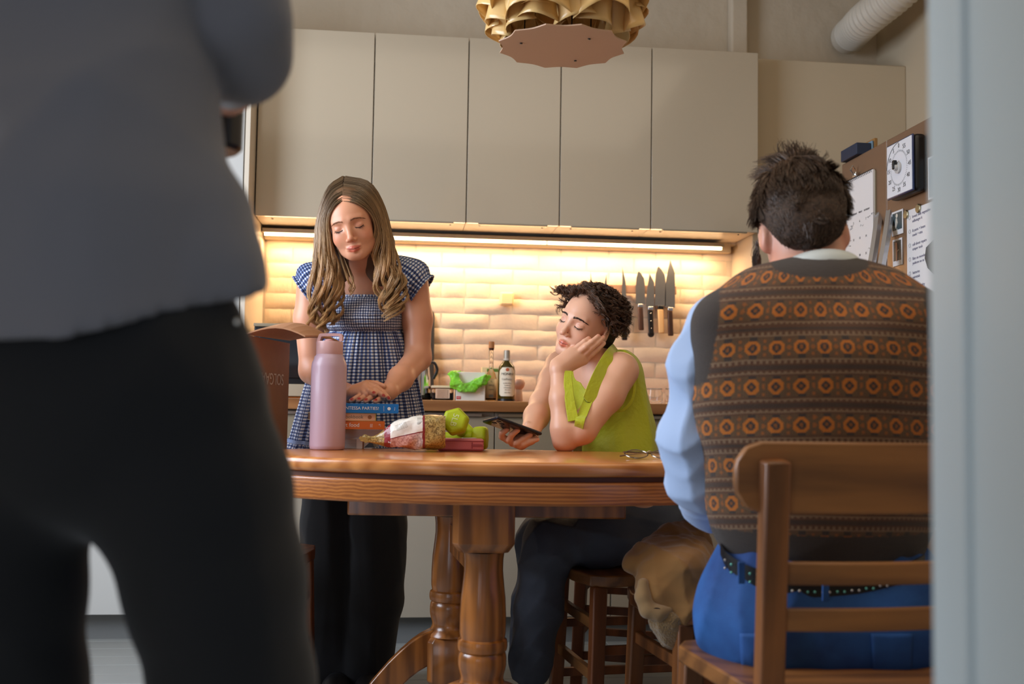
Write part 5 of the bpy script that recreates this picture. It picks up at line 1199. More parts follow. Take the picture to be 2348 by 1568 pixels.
    hbo = hc.build('hair_base', col_mat('dark brown hair roots', (60, 43, 32), .8, bmp=1., bs=260.), root, lambda V: np.concatenate([np.repeat(np.random.default_rng(1).uniform(.35, 1.5, (len(V), 1)), 3, 1), np.ones((len(V), 1))], 1))
    rg = np.random.default_rng(81); N = 10500; K = 6; vs = rg.normal(size=(N*3, 3)); vs /= np.linalg.norm(vs, axis=1)[:, None]
    ok = ((vs[:, 2] > -.62) | ((vs[:, 1] < -.2) & (vs[:, 2] > -.97))) & ~((vs[:, 1] > .45) & (vs[:, 2] < .5)) & ~((np.abs(vs[:, 0]) > .75) & (vs[:, 2] < -.2) & (vs[:, 1] > -.35)); vs = vs[ok][:N]; N = len(vs)
    sn = snapper(hbo, ho+Mh@np.array([0, -.035, .03])*sc); r0 = []; kp = []
    for i, v in enumerate(vs):
        h = sn(Mh@v)
        if h is not None: r0.append((h-ho)@Mh/sc*.99); kp.append(i)
    r0 = np.array(r0); vs = vs[kp]; N = len(vs); low = np.clip((vs[:, 2]+.62)/.9, .12, 1)
    cl_ = rg.normal(size=(160, 3)); cl_ /= np.linalg.norm(cl_, axis=1)[:, None]; idx = np.argmax(vs@cl_.T, 1); tw = rg.normal(size=(160, 3))*.35
    down = np.array([0, -.35, -1.])[None]+tw[idx]; up_ = vs[:, 2] > .66; down[up_] = np.array([0, .7, .25])+tw[idx[up_]]*.8
    down = down-vs*(down*vs).sum(1)[:, None]*.8; down /= np.linalg.norm(down, axis=1)[:, None]
    L = (.008+.030*low)*rg.uniform(.6, 1.15, N); L[up_] *= 1.3; T = np.linspace(0, 1, K)
    pa = r0[:, None]+T[None, :, None]*L[:, None, None]*(down[:, None]*.9+vs[:, None]*(.34+.25*up_[:, None, None]))-(T**2)[None, :, None]*vs[:, None]*L[:, None, None]*.22+(cl_[idx]*.084-vs*.084)[:, None]*(T**1.5)[None, :, None]*.10+rg.normal(size=(N, 1, 3))*.0008
    curl = (np.sin(T*5)[None, :, None]*rg.normal(size=(160, 3))[idx][:, None]*(.0010+.0022*up_[:, None, None])); pa = pa+curl
    # a curl hanging at the temple and a tuft sticking up at the crown
    for i in range(170):
        a = rg.uniform(0, 6.28); b0 = np.array([-.080, .052+rg.normal()*.006, .0+rg.uniform(-.02, .03)]); q = b0[None]+np.outer(T, [-.006, .012, -.055+rg.uniform(-.01, .015)])+.009*np.stack([np.sin(T*7+a*.25), np.cos(T*7+a*.25), 0*T], 1)*T[:, None]*1.2+rg.normal(size=3)*.0015; pa = np.concatenate([pa, q[None]])
    lu = Mh.T@CU; lr = Mh.T@CR
    for i in range(90):
        c_ = rg.normal(size=3)*.35; b0 = lu*.096+lr*(-.012+.03*c_[0])+np.array([0, -.026, .036]); q = b0[None]+np.outer(T, lu*(.026+.012*c_[1])+lr*(.030*c_[2]-.004)*1.)+np.outer(np.sin(T*3), lr*.007*c_[0]); pa = np.concatenate([pa, q[None]])
    pa = ho+(pa.reshape(-1, 3)*sc)@Mh.T; strands('hair', pa.reshape(-1, K, 3), .00072, hair_m('dark brown hair', (76, 55, 40), .42), root, seed=9, shade=.5)
vest_man()
# ------------------------------------------------------------------ person close to the lens
def front_man():
    d0 = .97; root = thing('person', 'standing person in grey top and dark trousers seen from behind, close by', 'person', G(-.40, 1.0, 0))
    def Q(x, y, d=d0): return P(x, y, d)
    tm = M('grey jersey cotton', (112, 110, 114), .85, bmp=.25, bs=700., bd=.0006, sheen=.25)
    lo = G(-.78, .75, .78)-[.1, .12, 0]; hi = G(.06, 1.32, 1.62)+[.1, .1, 0]
    S = Sdf(lo, hi, .007)
    S.chain([Q(192, 800, .965), Q(188, 520), Q(190, 250, .99), Q(185, -50, 1.0), Q(180, -420, 1.02)], [.130, .112, .098, .098, .106], .05, sq=(CR, 1.20))
    S.cap(Q(180, -480, 1.03), Q(500, -420, 1.03), .09, .070, .05); S.cap(Q(180, -480, 1.03), Q(-160, -420, 1.03), .09, .075, .05)
    S.chain([Q(515, -330, 1.02), Q(535, -120, 1.01), Q(542, 40, 1.02)], [.066, .056, .052], .02); S.chain([Q(-170, -330, 1.03), Q(-190, -60, 1.03), Q(-180, 90, 1.05)], [.068, .055, .050], .025)
    S.chain([Q(542, 40, 1.02), Q(548, 118, 1.05), Q(532, 190, 1.13)], [.053, .050, .036], .015); S.chain([Q(-180, 90, 1.05), Q(-120, 140, 1.14), Q(-60, 150, 1.22)], [.050, .042, .036], .02)
    S.chain([Q(470, 500, .97), Q(515, 640, .96), Q(552, 720, .955)], [.024, .024, .014], .06)
    a = Q(0, 803, .850); b_ = Q(300, 770, .842); c_ = Q(588, 697, .94); n_ = np.cross(b_-a, c_-a); n_ /= np.linalg.norm(n_); n_ = n_ if n_[2] < 0 else -n_
    S.half(a, n_)
    S.warp(folds(14, 8, .014, (1, 1, .8)), .04); S.warp(folds(44, 20, .004, (1, 1, .8)), .04); top = S.build('grey_top', tm, root)
    # trousers
    lo = G(-.80, .72, 0)-[.1, .1, 0]; hi = G(.0, 1.25, 1.02)+[.1, .1, 0]; J = Sdf(lo, hi, .0065)
    J.cap(Q(188, 760), Q(190, 900), .100, .110, .05, sq=(CR, 1.32)); J.cap(Q(190, 900), Q(200, 1010), .110, .094, .05, sq=(CR, 1.38))
    J.chain([Q(372, 1000), Q(428, 1130), Q(490, 1350), Q(529, 1568), Q(545, 1750), G(-.262, .99, .06)], [.094, .089, .083, .076, .074, .08], .02)
    J.chain([Q(15, 930), Q(18, 1130), Q(20, 1350), Q(15, 1568), Q(8, 1750), G(-.480, .97, .06)], [.094, .080, .072, .072, .072, .08], .02)
    J.half(Q(200, 660, .9), (0, 0, 1)); J.half((0, 0, .03), (0, 0, -1)); J.warp(folds(23, 9, .012, (1, 1, .8)), .04)
    tr = J.build('trousers', M('black twill', (9, 9, 11), .85, bmp=.3, bs=600., bd=.0006, sheen=.15), root)
    q = MB().lathe([(.0032, 0), (.0030, .0012), (.001, .0016)], P(544, 738, .90), 10, np.array([CR, CU, -CF]).T); sub(tr, q.V, q.F, 'rivet', MAT['alu'])
    for c in (G(-.27, 1.0, 0), G(-.49, .97, 0)):
        Sh = Sdf((c[0]-.08, c[1]-.1, -.01), (c[0]+.10, c[1]+.22, .12), .007); Sh.chain([c+[0, -.03, .05], c+[.01, .05, .036], c+[.02, .15, .026]], [.045, .04, .03], .03); Sh.half((0, 0, .001), (0, 0, -1)); Sh.build('shoe', M('dark trainers', (40, 40, 42), .6), root)
    # skin: head, neck, forearms and hands
    hd = Q(180, -760, 1.05); Mh = head_M(176, -6, 0); lo = G(-.62, .85, 1.12)-[.05, .08, 0]; hi = G(.02, 1.50, 1.83)+[.1, .05, 0]; B = Sdf(lo, hi, .0055)
    head(B, hd, Mh, 1.04, False, 1.05); B.cap(hd-[0, 0, .05], Q(180, -480, 1.04), .056, .062, .03); B.cap(Q(180, -480, 1.04), Q(185, 60, 1.03), .10, .09, .05, sq=(CR, 1.4))
    B.chain([Q(500, -430, 1.03), Q(538, -80, 1.01), Q(543, 50, 1.02), Q(545, 118, 1.07), Q(528, 205, 1.20)], [.05, .040, .034, .030, .022], .01); B.cap(Q(180, -450, 1.03), Q(500, -430, 1.03), .06, .05, .04)
    B.chain([Q(-140, -430, 1.03), Q(-190, -60, 1.03), Q(-180, 90, 1.05), Q(-60, 150, 1.22), Q(120, 190, 1.30)], [.05, .042, .036, .032, .024], .02); B.cap(Q(180, -450, 1.03), Q(-140, -430, 1.03), .06, .05, .04)
    wr = Q(528, 205, 1.20); kn = Q(512, 232, 1.25); B.cap(wr, kn, .026, .022, .015)
    for i in range(4): finger(B, [kn+CU*(.020-.013*i), kn+CU*(.018-.013*i)+CR*(-.015)+CF*.03, kn+CU*(.014-.013*i)-CR*.045+CF*.035], .0105, .008)
    finger(B, [wr, Q(505, 205, 1.24), Q(490, 212, 1.27)], .014, .010)
    w2 = Q(120, 190, 1.30)
    for i in range(4): finger(B, [w2, w2+CU*(.020-.013*i)+CR*.05+CF*.01, w2+CU*(.018-.013*i)+CR*.09], .012, .008)
    finger(B, [w2, w2+CR*.03+CU*.035, w2+CR*.06+CU*.045], .013, .009)
    B.build('body', MAT['skin3'], root, painter([]))
    H = Sdf(hd-.17, hd+.17, .006); H.frame(hd, Mh, 1.04); H.ell((0, -.026, .046), (.083, .1, .085), .01); H.ell((0, -.06, .0), (.07, .05, .07), .03); H.ell((0, .085, -.04), (.075, .075, .11), .01, 's'); H.frame(); H.warp(folds(4, 60, .004, (1, 1, 1)), .02)
    H.build('hair', M('short brown hair', (50, 36, 26), .7), root)
    # dark mug in the hand
    c = Q(478, 262, 1.26); t = thing('mug', 'dark mug in the hand of the standing person in the grey top', 'mug', c)
    MB().lathe([(.036, -.045), (.041, -.040), (.042, .045), (.039, .045), (.038, -.036), (.001, -.038)], c, 28).build('cup', M('dark glaze', (24, 22, 26), .25), t, True)
    MB().tube([c-CR*.04+CU*.025, c-CR*.062+CU*.02, c-CR*.066-CU*.005, c-CR*.04-CU*.025], .005, 8).build('handle', M('dark glaze handle', (24, 22, 26), .25), t, True)
front_man()
# ================================================================== things on the table
def bottle():
    c = P(750, 1027, 2.70); z = TZ; t = thing('water_bottle', 'tall pale pink water bottle with straw lid and carry loop', 'bottle', (c[0], c[1], z)); k = 2.70/FPX
    pk = M('pale pink powder coat', (190, 160, 174), .38, bmp=.05, bs=500., bd=.0005, coat=.15); pl = M('pale pink lid plastic', (208, 164, 162), .4)
    H = lambda y: z+(1027-y)*k
    r = 40.5*k
    o = MB().lathe([(r-.005, z), (r-.001, z+.003), (r, z+.012), (r, H(838)), (r-.0015, H(828)), (r-.006, H(820)), (r*.84, H(814)), (r*.76, H(811)), (r*.74, H(808))], (c[0], c[1], 0), 48).build('flask', pk, t, True); sharp(o.data, .9)
    o = MB().lathe([(r*.74, H(809)), (r*.755, H(808)), (r*.755, H(781)), (r*.73, H(779)), (.001, H(779))], (c[0], c[1], 0), 40).build('lid', pl, t, True); sharp(o.data, .6)
    cc = np.array([c[0], c[1], 0]); x = r*.66
    pts = [cc-CR*x*1.02+UP*H(784), cc-CR*x*.90+UP*H(774), cc-CR*x*.80+UP*H(766), cc-CR*x*.62+UP*H(763.5), cc+CR*x*.72+UP*H(763.5), cc+CR*x*.98+UP*H(767), cc+CR*x*.98+UP*H(778)]
    m = MB(); p = spline(pts, 40); V = []; F = []
    tt = np.gradient(p, axis=0); tt /= np.linalg.norm(tt, axis=1)[:, None]
    for i in range(40):
        n_ = np.cross(tt[i], CF)
        for a, b in ((-1, -1), (1, -1), (1, 1), (-1, 1)): V.append(p[i]+CF*a*.011+n_*b*.0038)
    F = [(i*4+k_, i*4+(k_+1) % 4, (i+1)*4+(k_+1) % 4, (i+1)*4+k_) for i in range(39) for k_ in range(4)]+[(3, 2, 1, 0), (156, 157, 158, 159)]
    m.add(V, F).build('carry_loop', pl, t, True, bev=.001)
    MB().lathe([(.012, H(781)), (.012, H(776)), (.009, H(773.5)), (.001, H(773))], (c[0]-.002, c[1], 0), 20).build('straw_spout', pl, t, True)
bottle()
def book(label, z0, z1, px_l, px_r, d, ang, depth, cov, txt=None, tcol=None, fore=False, tx=None, size=.012, over=0.002, group='cookbooks stacked on the table', extra=None):
    """a lying book: spine (or pages when fore) faces the room"""
    a = G((px_l-1174)/FPX*d, d, 0); b = G((px_r-1174)/FPX*d, d, 0); u = (b-a)/np.linalg.norm(b-a); L = np.linalg.norm(b-a)
    c_, s_ = math.cos(ang), math.sin(ang); R2 = np.array([[c_, -s_, 0], [s_, c_, 0], [0, 0, 1]]); u = R2@u; v = np.cross(UP, u); e = b
    def Bp(s, t_, z): return e-u*L*(1-s)+v*t_+UP*z
    def bxx(m, s0, s1, t0, t1, za, zb):
        V = [Bp(s, t_, z) for s in (s0, s1) for t_ in (t0, t1) for z in (za, zb)]; return m.add(V, [(0, 1, 3, 2), (4, 6, 7, 5), (0, 4, 5, 1), (2, 3, 7, 6), (0, 2, 6, 4), (1, 5, 7, 3)])
    t = thing('book', label, 'book', Bp(.5, depth/2, z0), group=group)
    m = MB(); th = .0024; mo = cov if not isinstance(cov, tuple) else M('book cover', cov, .35, coat=.3)
    bxx(m, 0, 1, 0, depth, z0, z0+th); m.build('cover_board', mo, t, bev=.0004)
    m = MB(); bxx(m, 0, 1, 0, depth, z1-th, z1); m.build('cover_board', mo, t, bev=.0004)
    sp_t = (depth-.003, depth) if fore else (-.001, .0015)
    m = MB(); bxx(m, 0, 1, sp_t[0], sp_t[1], z0, z1); m.build('spine', mo, t, bev=.0006)
    mp, nt, b_ = new_mat('page edges'); sp = nt.nodes.new('ShaderNodeSeparateXYZ'); nt.links.new(coords(nt), sp.inputs[0]); w = Ex(nt, sp.outputs[2]); nz = Ex(nt, noise(nt, coords(nt, 'Object', (3, 3, 400)), 6., 2))
    nt.links.new(mixc(nt, nz, s2l((150, 140, 126) if not fore else (176, 180, 186)), s2l((214, 204, 186) if not fore else (226, 230, 236))), b_.inputs['Base Color']); b_.inputs['Roughness'].default_value = .8
    m = MB(); bxx(m, .012, .985, .003 if not fore else .004, depth-(.006 if not fore else .003), z0+th, z1-th); m.build('pages', mp, t)
    if txt:
        for s, sx, sz, cl in txt: text(s, sz, Bp(sx, -.0016, (z0+z1)/2), u, UP, cl, t, align='RIGHT' if sx > .5 else 'LEFT')
    return t, Bp, u, v
wh = M('white print', (240, 242, 246), .5); gy = M('grey print', (120, 120, 116), .6); rd = M('salmon print', (208, 92, 66), .6); orn = (216, 108, 16)
kz = 2.72/FPX; Zs = [TZ+.0003]
for hpx in (23.5, 22.5, 19, 18.5, 22): Zs.append(Zs[-1]+hpx*kz)
t5, B5, u5, v5 = book('thick white paged book at the bottom of the stack', Zs[0], Zs[1], 716, 858, 2.79, .02, .17, (206, 206, 210), fore=True)
m = MB(); p = B5(.80, -.001, Zs[0]); m.beam(p+UP*.0, B5(.80, -.001, Zs[1]-.0), .016, .0014, up=v5); m.build('ribbon_label', MAT['white'], t5)
m = MB(); m.beam(B5(.86, -.001, Zs[0]), B5(.86, -.001, Zs[1]), .003, .0015, up=v5); m.build('ribbon', M('brown ribbon', (130, 84, 60), .7), t5)
book('white paged hardback second from the bottom of the stack', Zs[1], Zs[2], 716, 900, 2.79, -.01, .165, (196, 200, 204), fore=True)
book('orange comfort food cookbook in the middle of the stack', Zs[2], Zs[3], 718, 886, 2.765, .16, .15, orn, txt=[('comfort food', .66, .0145, wh), ('|||', .84, .010, wh), ('*:', .95, .010, wh)])
tp_, Bp_, up_, vp_ = book('pale peach cookbook with olive boards, second from the top', Zs[3], Zs[4], 718, 866, 2.765, .24, .165, (208, 190, 60), txt=None)
m = MB(); V = [Bp_(s, t_, z) for s in (.05, .985) for t_ in (-.0022, -.0012) for z in (Zs[3]+.001, Zs[4]-.001)]; m.add(V, [(0, 1, 3, 2), (4, 6, 7, 5), (0, 4, 5, 1), (2, 3, 7, 6), (0, 2, 6, 4), (1, 5, 7, 3)]); m.build('spine_band', M('peach spine paper', (240, 190, 158), .5), tp_)
text('ss!', .013, Bp_(.545, -.0026, (Zs[3]+Zs[4])/2), up_, UP, rd, tp_, align='RIGHT'); text('cookbook', .0125, Bp_(.80, -.0026, (Zs[3]+Zs[4])/2), up_, UP, gy, tp_, align='RIGHT')
MB().lathe([(.0052, 0), (.0052, .0006)], Bp_(.90, -.0026, (Zs[3]+Zs[4])/2), 14, np.array([up_, UP, -vp_]).T).build('emblem', M('brown emblem', (170, 110, 70), .6), tp_)
tb, Bb, ub, vb = book('bright blue contessa parties cookbook on top of the stack', Zs[4], Zs[5], 718, 917, 2.765, .20, .155, (22, 116, 200), txt=[('CONTESSA PARTIES!', .775, .0115, wh)])
text('CLARKSON', .0028, Bb(.83, -.0016, (Zs[4]+Zs[5])/2), UP, -ub, wh, tb)
MB().lathe([(.0045, 0), (.0045, .0006)], Bb(.89, -.0016, (Zs[4]+Zs[5])/2), 9, np.array([ub, UP, -vb]).T).build('emblem', wh, tb)
text('Potter', .0034, Bb(.955, -.0016, (Zs[4]+Zs[5])/2), UP, -ub, wh, tb)
# crumpled salt bag
def bag():
    m_, nt, b = new_mat('printed foil bag'); at = coords(nt, 'Attr'); sp = nt.nodes.new('ShaderNodeSeparateXYZ'); nt.links.new(at, sp.inputs[0]); s, h = Ex(nt, sp.outputs[0]), Ex(nt, sp.outputs[1])
    salt = Ex(nt, noise(nt, coords(nt), 170., 4, .7)); big = Ex(nt, noise(nt, coords(nt), 30., 3)); gold = Ex(nt, noise(nt, coords(nt), 110., 2, .5, 2.))
    cs = mixc(nt, ((salt-.5)*4+.5).cl(), s2l((160, 92, 82)), s2l((226, 176, 164))); cs = mixc(nt, ((s-.55)*5).cl(), cs, mixc(nt, ((salt-.42)*5).cl(), s2l((170, 160, 165)), s2l((232, 226, 228))))
    edge = h.gt(.30+0.0); top = (h+(.80-s).ab()*.25).gt(.52)*s.gt(.16)*s.lt(.80); cs = mixc(nt, top, cs, s2l((232, 226, 216)))
    lin = ((h+(.80-s).ab()*.25)-.52).ab().lt(.018)*s.gt(.2)*s.lt(.76); cs = mixc(nt, lin, cs, s2l((124, 26, 44)))
    cg = mixc(nt, ((gold-.5)*5+.5).cl(), s2l((122, 96, 44)), s2l((190, 164, 98)))
    c = mixc(nt, (s.lt(.22)+s.gt(.775)).cl(), cs, cg); c = mixc(nt, s.gt(.155)*s.lt(.225), c, s2l((140, 28, 44))); c = mixc(nt, s.gt(.745)*s.lt(.775), c, s2l((128, 26, 40)))
    nt.links.new(c, b.inputs['Base Color']); b.inputs['Roughness'].default_value = .3; b.inputs['Coat Weight'].default_value = .4
    bump(nt, b, big+salt*.3, .5, .004)
    d = 2.66; t_axis = [(826, 1008, 3, 3, 0), (836, 1004, 9, 5, .02), (852, 1008, 7, 8, .05), (866, 1007, 11, 11, .10), (882, 1003, 20, 18, .16), (895, 999, 27, 22, .22), (912, 996, 31, 27, .35), (935, 993, 35, 30, .5), (958, 991, 38, 32, .68), (975, 990.5, 39, 33, .78), (992, 990.5, 38.5, 32, .85), (1012, 990.5, 38.5, 30, .95), (1021, 991, 36, 26, 1.)]
    rg = np.random.default_rng(3); n = 26; V = []; UV = []; K = 40
    A = np.array(t_axis, float); T = np.linspace(0, len(A)-1, K); rows = np.stack([np.interp(T, np.arange(len(A)), A[:, j]) for j in range(5)], 1)
    for j, (x, y, ry, rd_, s_) in enumerate(rows):
        for i in range(n):
            a = 2*PI*i/n; q = abs(math.cos(a))**.7*np.sign(math.cos(a)); w = abs(math.sin(a))**.75*np.sign(math.sin(a)); cr = 1+.05*math.sin(3*a+s_*9)+.05*math.sin(5*a-s_*17)+rg.normal()*.014
            V.append(P(x+rg.normal()*.5, y-ry*w*cr, d+(-q)*rd_*cr*1.0*d/FPX)); UV.append((s_, .5+.5*w, 0))
    V = np.array(V); V[:, 2] = np.maximum(V[:, 2], TZ+.0005)
    F = [(j*n+i, j*n+(i+1) % n, (j+1)*n+(i+1) % n, (j+1)*n+i) for j in range(K-1) for i in range(n)]+[tuple(range(n-1, -1, -1)), tuple((K-1)*n+i for i in range(n))]
    t = thing('salt_bag', 'crumpled gold and pink bag of salt lying in front of the books', 'bag', P(925, 1029, d))
    o = mesh_obj('bag', V, F, m_, t, True, {'uvc': ('FLOAT_VECTOR', np.array(UV))}); sharp(o.data, .5)
    m = MB(); q = [P(x, y, d-.03) for x, y in ((826, 1000), (838, 1004), (846, 1012), (838, 1016), (832, 1010), (822, 1005))]; m.add(q+[p+CF*.003 for p in q], [(0, 1, 2, 3, 4, 5), (11, 10, 9, 8, 7, 6)]+[(i, (i+1) % 6, 6+(i+1) % 6, 6+i) for i in range(6)]); m.build('torn_corner', M('gold foil', (150, 120, 60), .3, .4), t)
    text('CZ', .011, P(889, 985, d-.031), CR*.4-CU, CR+CU*.4, wh, t); text('S', .011, P(893, 1014, d-.031), -CR*.5-CU, CR, wh, t)
    for k in range(5): text('mineral rock salt coarse', .0038, P(918+k*1.2, 972+k*2.6, d-.037), CR*.9+CU*.34, CU, gy, t, sx=.8)
    for k in range(4): text('500 g 17.6oz', .0042, P(958+k*3.0, 965, d-.036), -CU, CR, gy, t, sx=.8)
    q = P(834, 1024, 2.72); MB().add([q+[0, 0, -.003], q+CR*.02+UP*.016, q+CR*.028+UP*-.002, q+CR*.01+CF*.02-UP*.003], [(0, 1, 2), (0, 2, 3), (0, 3, 1), (1, 3, 2)]).build('loose_wrapper', MAT['black'], t)
bag()
# pink zipped case
def case():
    d = 2.72; a, b = G((1008-1174)/FPX*d, d, 0), G((1113-1174)/FPX*d, d+.01, 0); t = thing('pencil_case', 'small dusty pink zipped case lying beside the lime dumbbells', 'case', (a+b)/2+UP*TZ)
    u = (b-a)/np.linalg.norm(b-a); v = np.cross(UP, u); L = np.linalg.norm(b-a)
    def F_(s, t_, z): return a+u*s+v*t_+UP*z
    def slab(z0, z1, ins): m = MB(); V = [F_(s, q, z) for s in (ins, L-ins) for q in (ins, .055-ins) for z in (z0, z1)]; return m.add(V, [(0, 1, 3, 2), (4, 6, 7, 5), (0, 4, 5, 1), (2, 3, 7, 6), (0, 2, 6, 4), (1, 5, 7, 3)])
    pm = M('dusty pink faux leather', (212, 116, 124), .45, bmp=.3, bs=200., bd=.001)
    slab(TZ+.0005, TZ+.033, 0).build('case_body', pm, t, bev=.006, seg=3); 
    for z in (TZ+.005, TZ+.027): slab(z-.0009, z+.0009, -.0012).build('piping', M('darker pink piping', (150, 60, 72), .4), t, bev=.0006)
    for z in (TZ+.014, TZ+.018): MB().beam(F_(L-.028, -.0008, z), F_(L, -.0008, z), .0012, .0012).build('zip', M('rose zip', (160, 66, 80), .4), t)
    MB().beam(F_(L-.030, -.0008, TZ+.008), F_(L-.030, -.0008, TZ+.024), .0025, .0012, up=v).build('zip_stop', M('rose zip tab', (160, 66, 80), .4), t)
    MB().beam(F_(L-.055, .02, TZ+.034), F_(L-.020, .03, TZ+.0345), .012, .001).build('care_label', MAT['white'], t)
case()
# dumbbells
lime = M('lime neoprene', (170, 186, 12), .5, bmp=.08, bs=300., bd=.001)
def dumbbell(label, a, b, r, rot=0., txt=False):
    a = np.array(a, float); b = np.array(b, float); ax = (b-a); L = np.linalg.norm(ax); ax /= L; u = np.cross(ax, UP); u /= np.linalg.norm(u); w = np.cross(u, ax)
    t = thing('dumbbell', label, 'dumbbell', a-UP*r, group='lime dumbbells')
    A_ = np.array([u, w, ax]).T
    c_, s_ = math.cos(rot), math.sin(rot)
    for p0, sg in ((a, 1), (b, -1)):
        m = MB(); V = []; hw_ = .042
        for rr, z in ((r*.80, 0), (r*.97, .006), (r, .014), (r, hw_-.014), (r*.9, hw_-.005), (r*.6, hw_)):
            for i in range(6): q = 2*PI*i/6+rot; V.append(p0+u*rr*math.cos(q)+w*rr*math.sin(q)+ax*z*sg)
        F = [(j*6+i, j*6+(i+1) % 6, (j+1)*6+(i+1) % 6, (j+1)*6+i) for j in range(5) for i in range(6)]+[(5, 4, 3, 2, 1, 0), (30, 31, 32, 33, 34, 35)]
        m.add(V, F).build('hex_head', lime, t, bev=.007, seg=3, ang=.3)
    MB().tube(spline([a+ax*.035, a+ax*L*.35, a+ax*L*.5, a+ax*L*.65, b-ax*.035], 14), np.interp(np.linspace(0, 1, 14), [0, .12, .5, .88, 1], [.020, .0145, .0165, .0145, .020]), 20).build('handle', lime, t, True)
    if txt: text('5LB', .022, a-ax*.0005, -w*.96-u*.25, u, M('white number', (206, 214, 150), .5), t)
r_ = .036
bA = P(1118, 1002, 2.80); bA[2] = TZ+r_*.868+.001; bB = bA-GX*.165+GY*.02
dumbbell('lime dumbbell lying flat on the table behind the pink case', bA, bB, r_, 0.)
aA = P(1042, 962.5, 2.685); aB = P(1064, 1003, 2.86)
dumbbell('lime dumbbell propped on the other one, 5LB on its end', aA, aA+(aB-aA)/np.linalg.norm(aB-aA)*.17, .0375, .28, True)
# phone
def phone():
    c = P(1175, 980, 2.775); L = CR*.111-CU*.046+CF*.065; V_ = CR*.04+CU*.015-CF*.058; l = L/np.linalg.norm(L); v = V_-l*np.dot(V_, l); v /= np.linalg.norm(v); n = np.cross(l, v); n = n if n[2] > 0 else -n
    t = thing('smartphone', 'dark smartphone held by the person in the green shirt', 'phone', c); R = np.array([l, v, n]).T
    MB().box(c, (.0735, .0365, .0042), R).build('case', M('dark navy case', (22, 26, 40), .35), t, bev=.004, seg=3)
    MB().box(c-n*.0042, (.068, .032, .0004), R).build('back_glass', M('dark back glass', (20, 16, 18), .15), t, bev=.0002)
    MB().box(c+n*.0043, (.070, .033, .0003), R).build('screen', M('screen glass', (20, 22, 28), .1), t)
    for a, b in ((-.055, .018), (-.055, -.004), (-.038, .007)): MB().lathe([(.0068, 0), (.0068, .0016), (.004, .0017), (.0038, .0008)], c-n*.0044+l*a+v*b, 18, np.array([l, -v, -n]).T).build('camera_lens', M('lens rim', (60, 60, 66), .2, .8), t, True)
    MB().lathe([(.002, 0), (.002, .0006)], c-n*.0044-l*.036-v*.008, 10, np.array([l, -v, -n]).T).build('flash', MAT['white'], t)
    MB().box(c+v*.037-l*.02+n*.0, (.009, .0008, .0012), R).build('side_button', MAT['black'], t)
phone()
# spectacles
def glasses():
    d = 2.60; c = PZ(1490, 1046, TZ+.002); t = thing('eyeglasses', 'folded metal rimmed eyeglasses lying on the table edge', 'glasses', c)
    gm = M('tortoise and steel rim', (150, 140, 130), .2, .9); tm_ = M('tortoise arms', (92, 58, 30), .3)
    c = np.array([*G((1492-1174)/FPX*2.46, 2.46, TZ+.004)])
    for s in (-1, 1):
        q = c+GX*.031*s; pts = [q+GX*.025*math.cos(a)*(1+.08*math.cos(2*a))+GY*.004*math.sin(a)*1+UP*(.018+.019*math.sin(a))*.45+GY*.018*math.sin(a) for a in np.linspace(0, 2*PI, 30)]
        MB().tube(pts, .0013, 6).build('rim', gm, t, True)
        ln = MB(); ln.add([p-UP*.0004 for p in pts[:-1]]+[p+UP*.0006 for p in pts[:-1]], [tuple(range(28, -1, -1)), tuple(range(29, 58))]); ln.build('lens', M('clear lens', (235, 240, 245), .03, trans=1., ior=1.1, alpha=.35), t)
        MB().tube(spline([c+GX*.058*s+UP*.010, c+GX*.054*s+GY*.012+UP*.012, c-GX*.02*s+GY*(.03+.004*s)+UP*.008, c-GX*.066*s+GY*(.034+.004*s)+UP*.001], 16), .0019, 6).build('temple_arm', tm_, t, True)
    MB().tube(spline([c-GX*.007+UP*.012, c+UP*.0155, c+GX*.007+UP*.012], 6), .0014, 6).build('bridge', gm, t, True)
glasses()
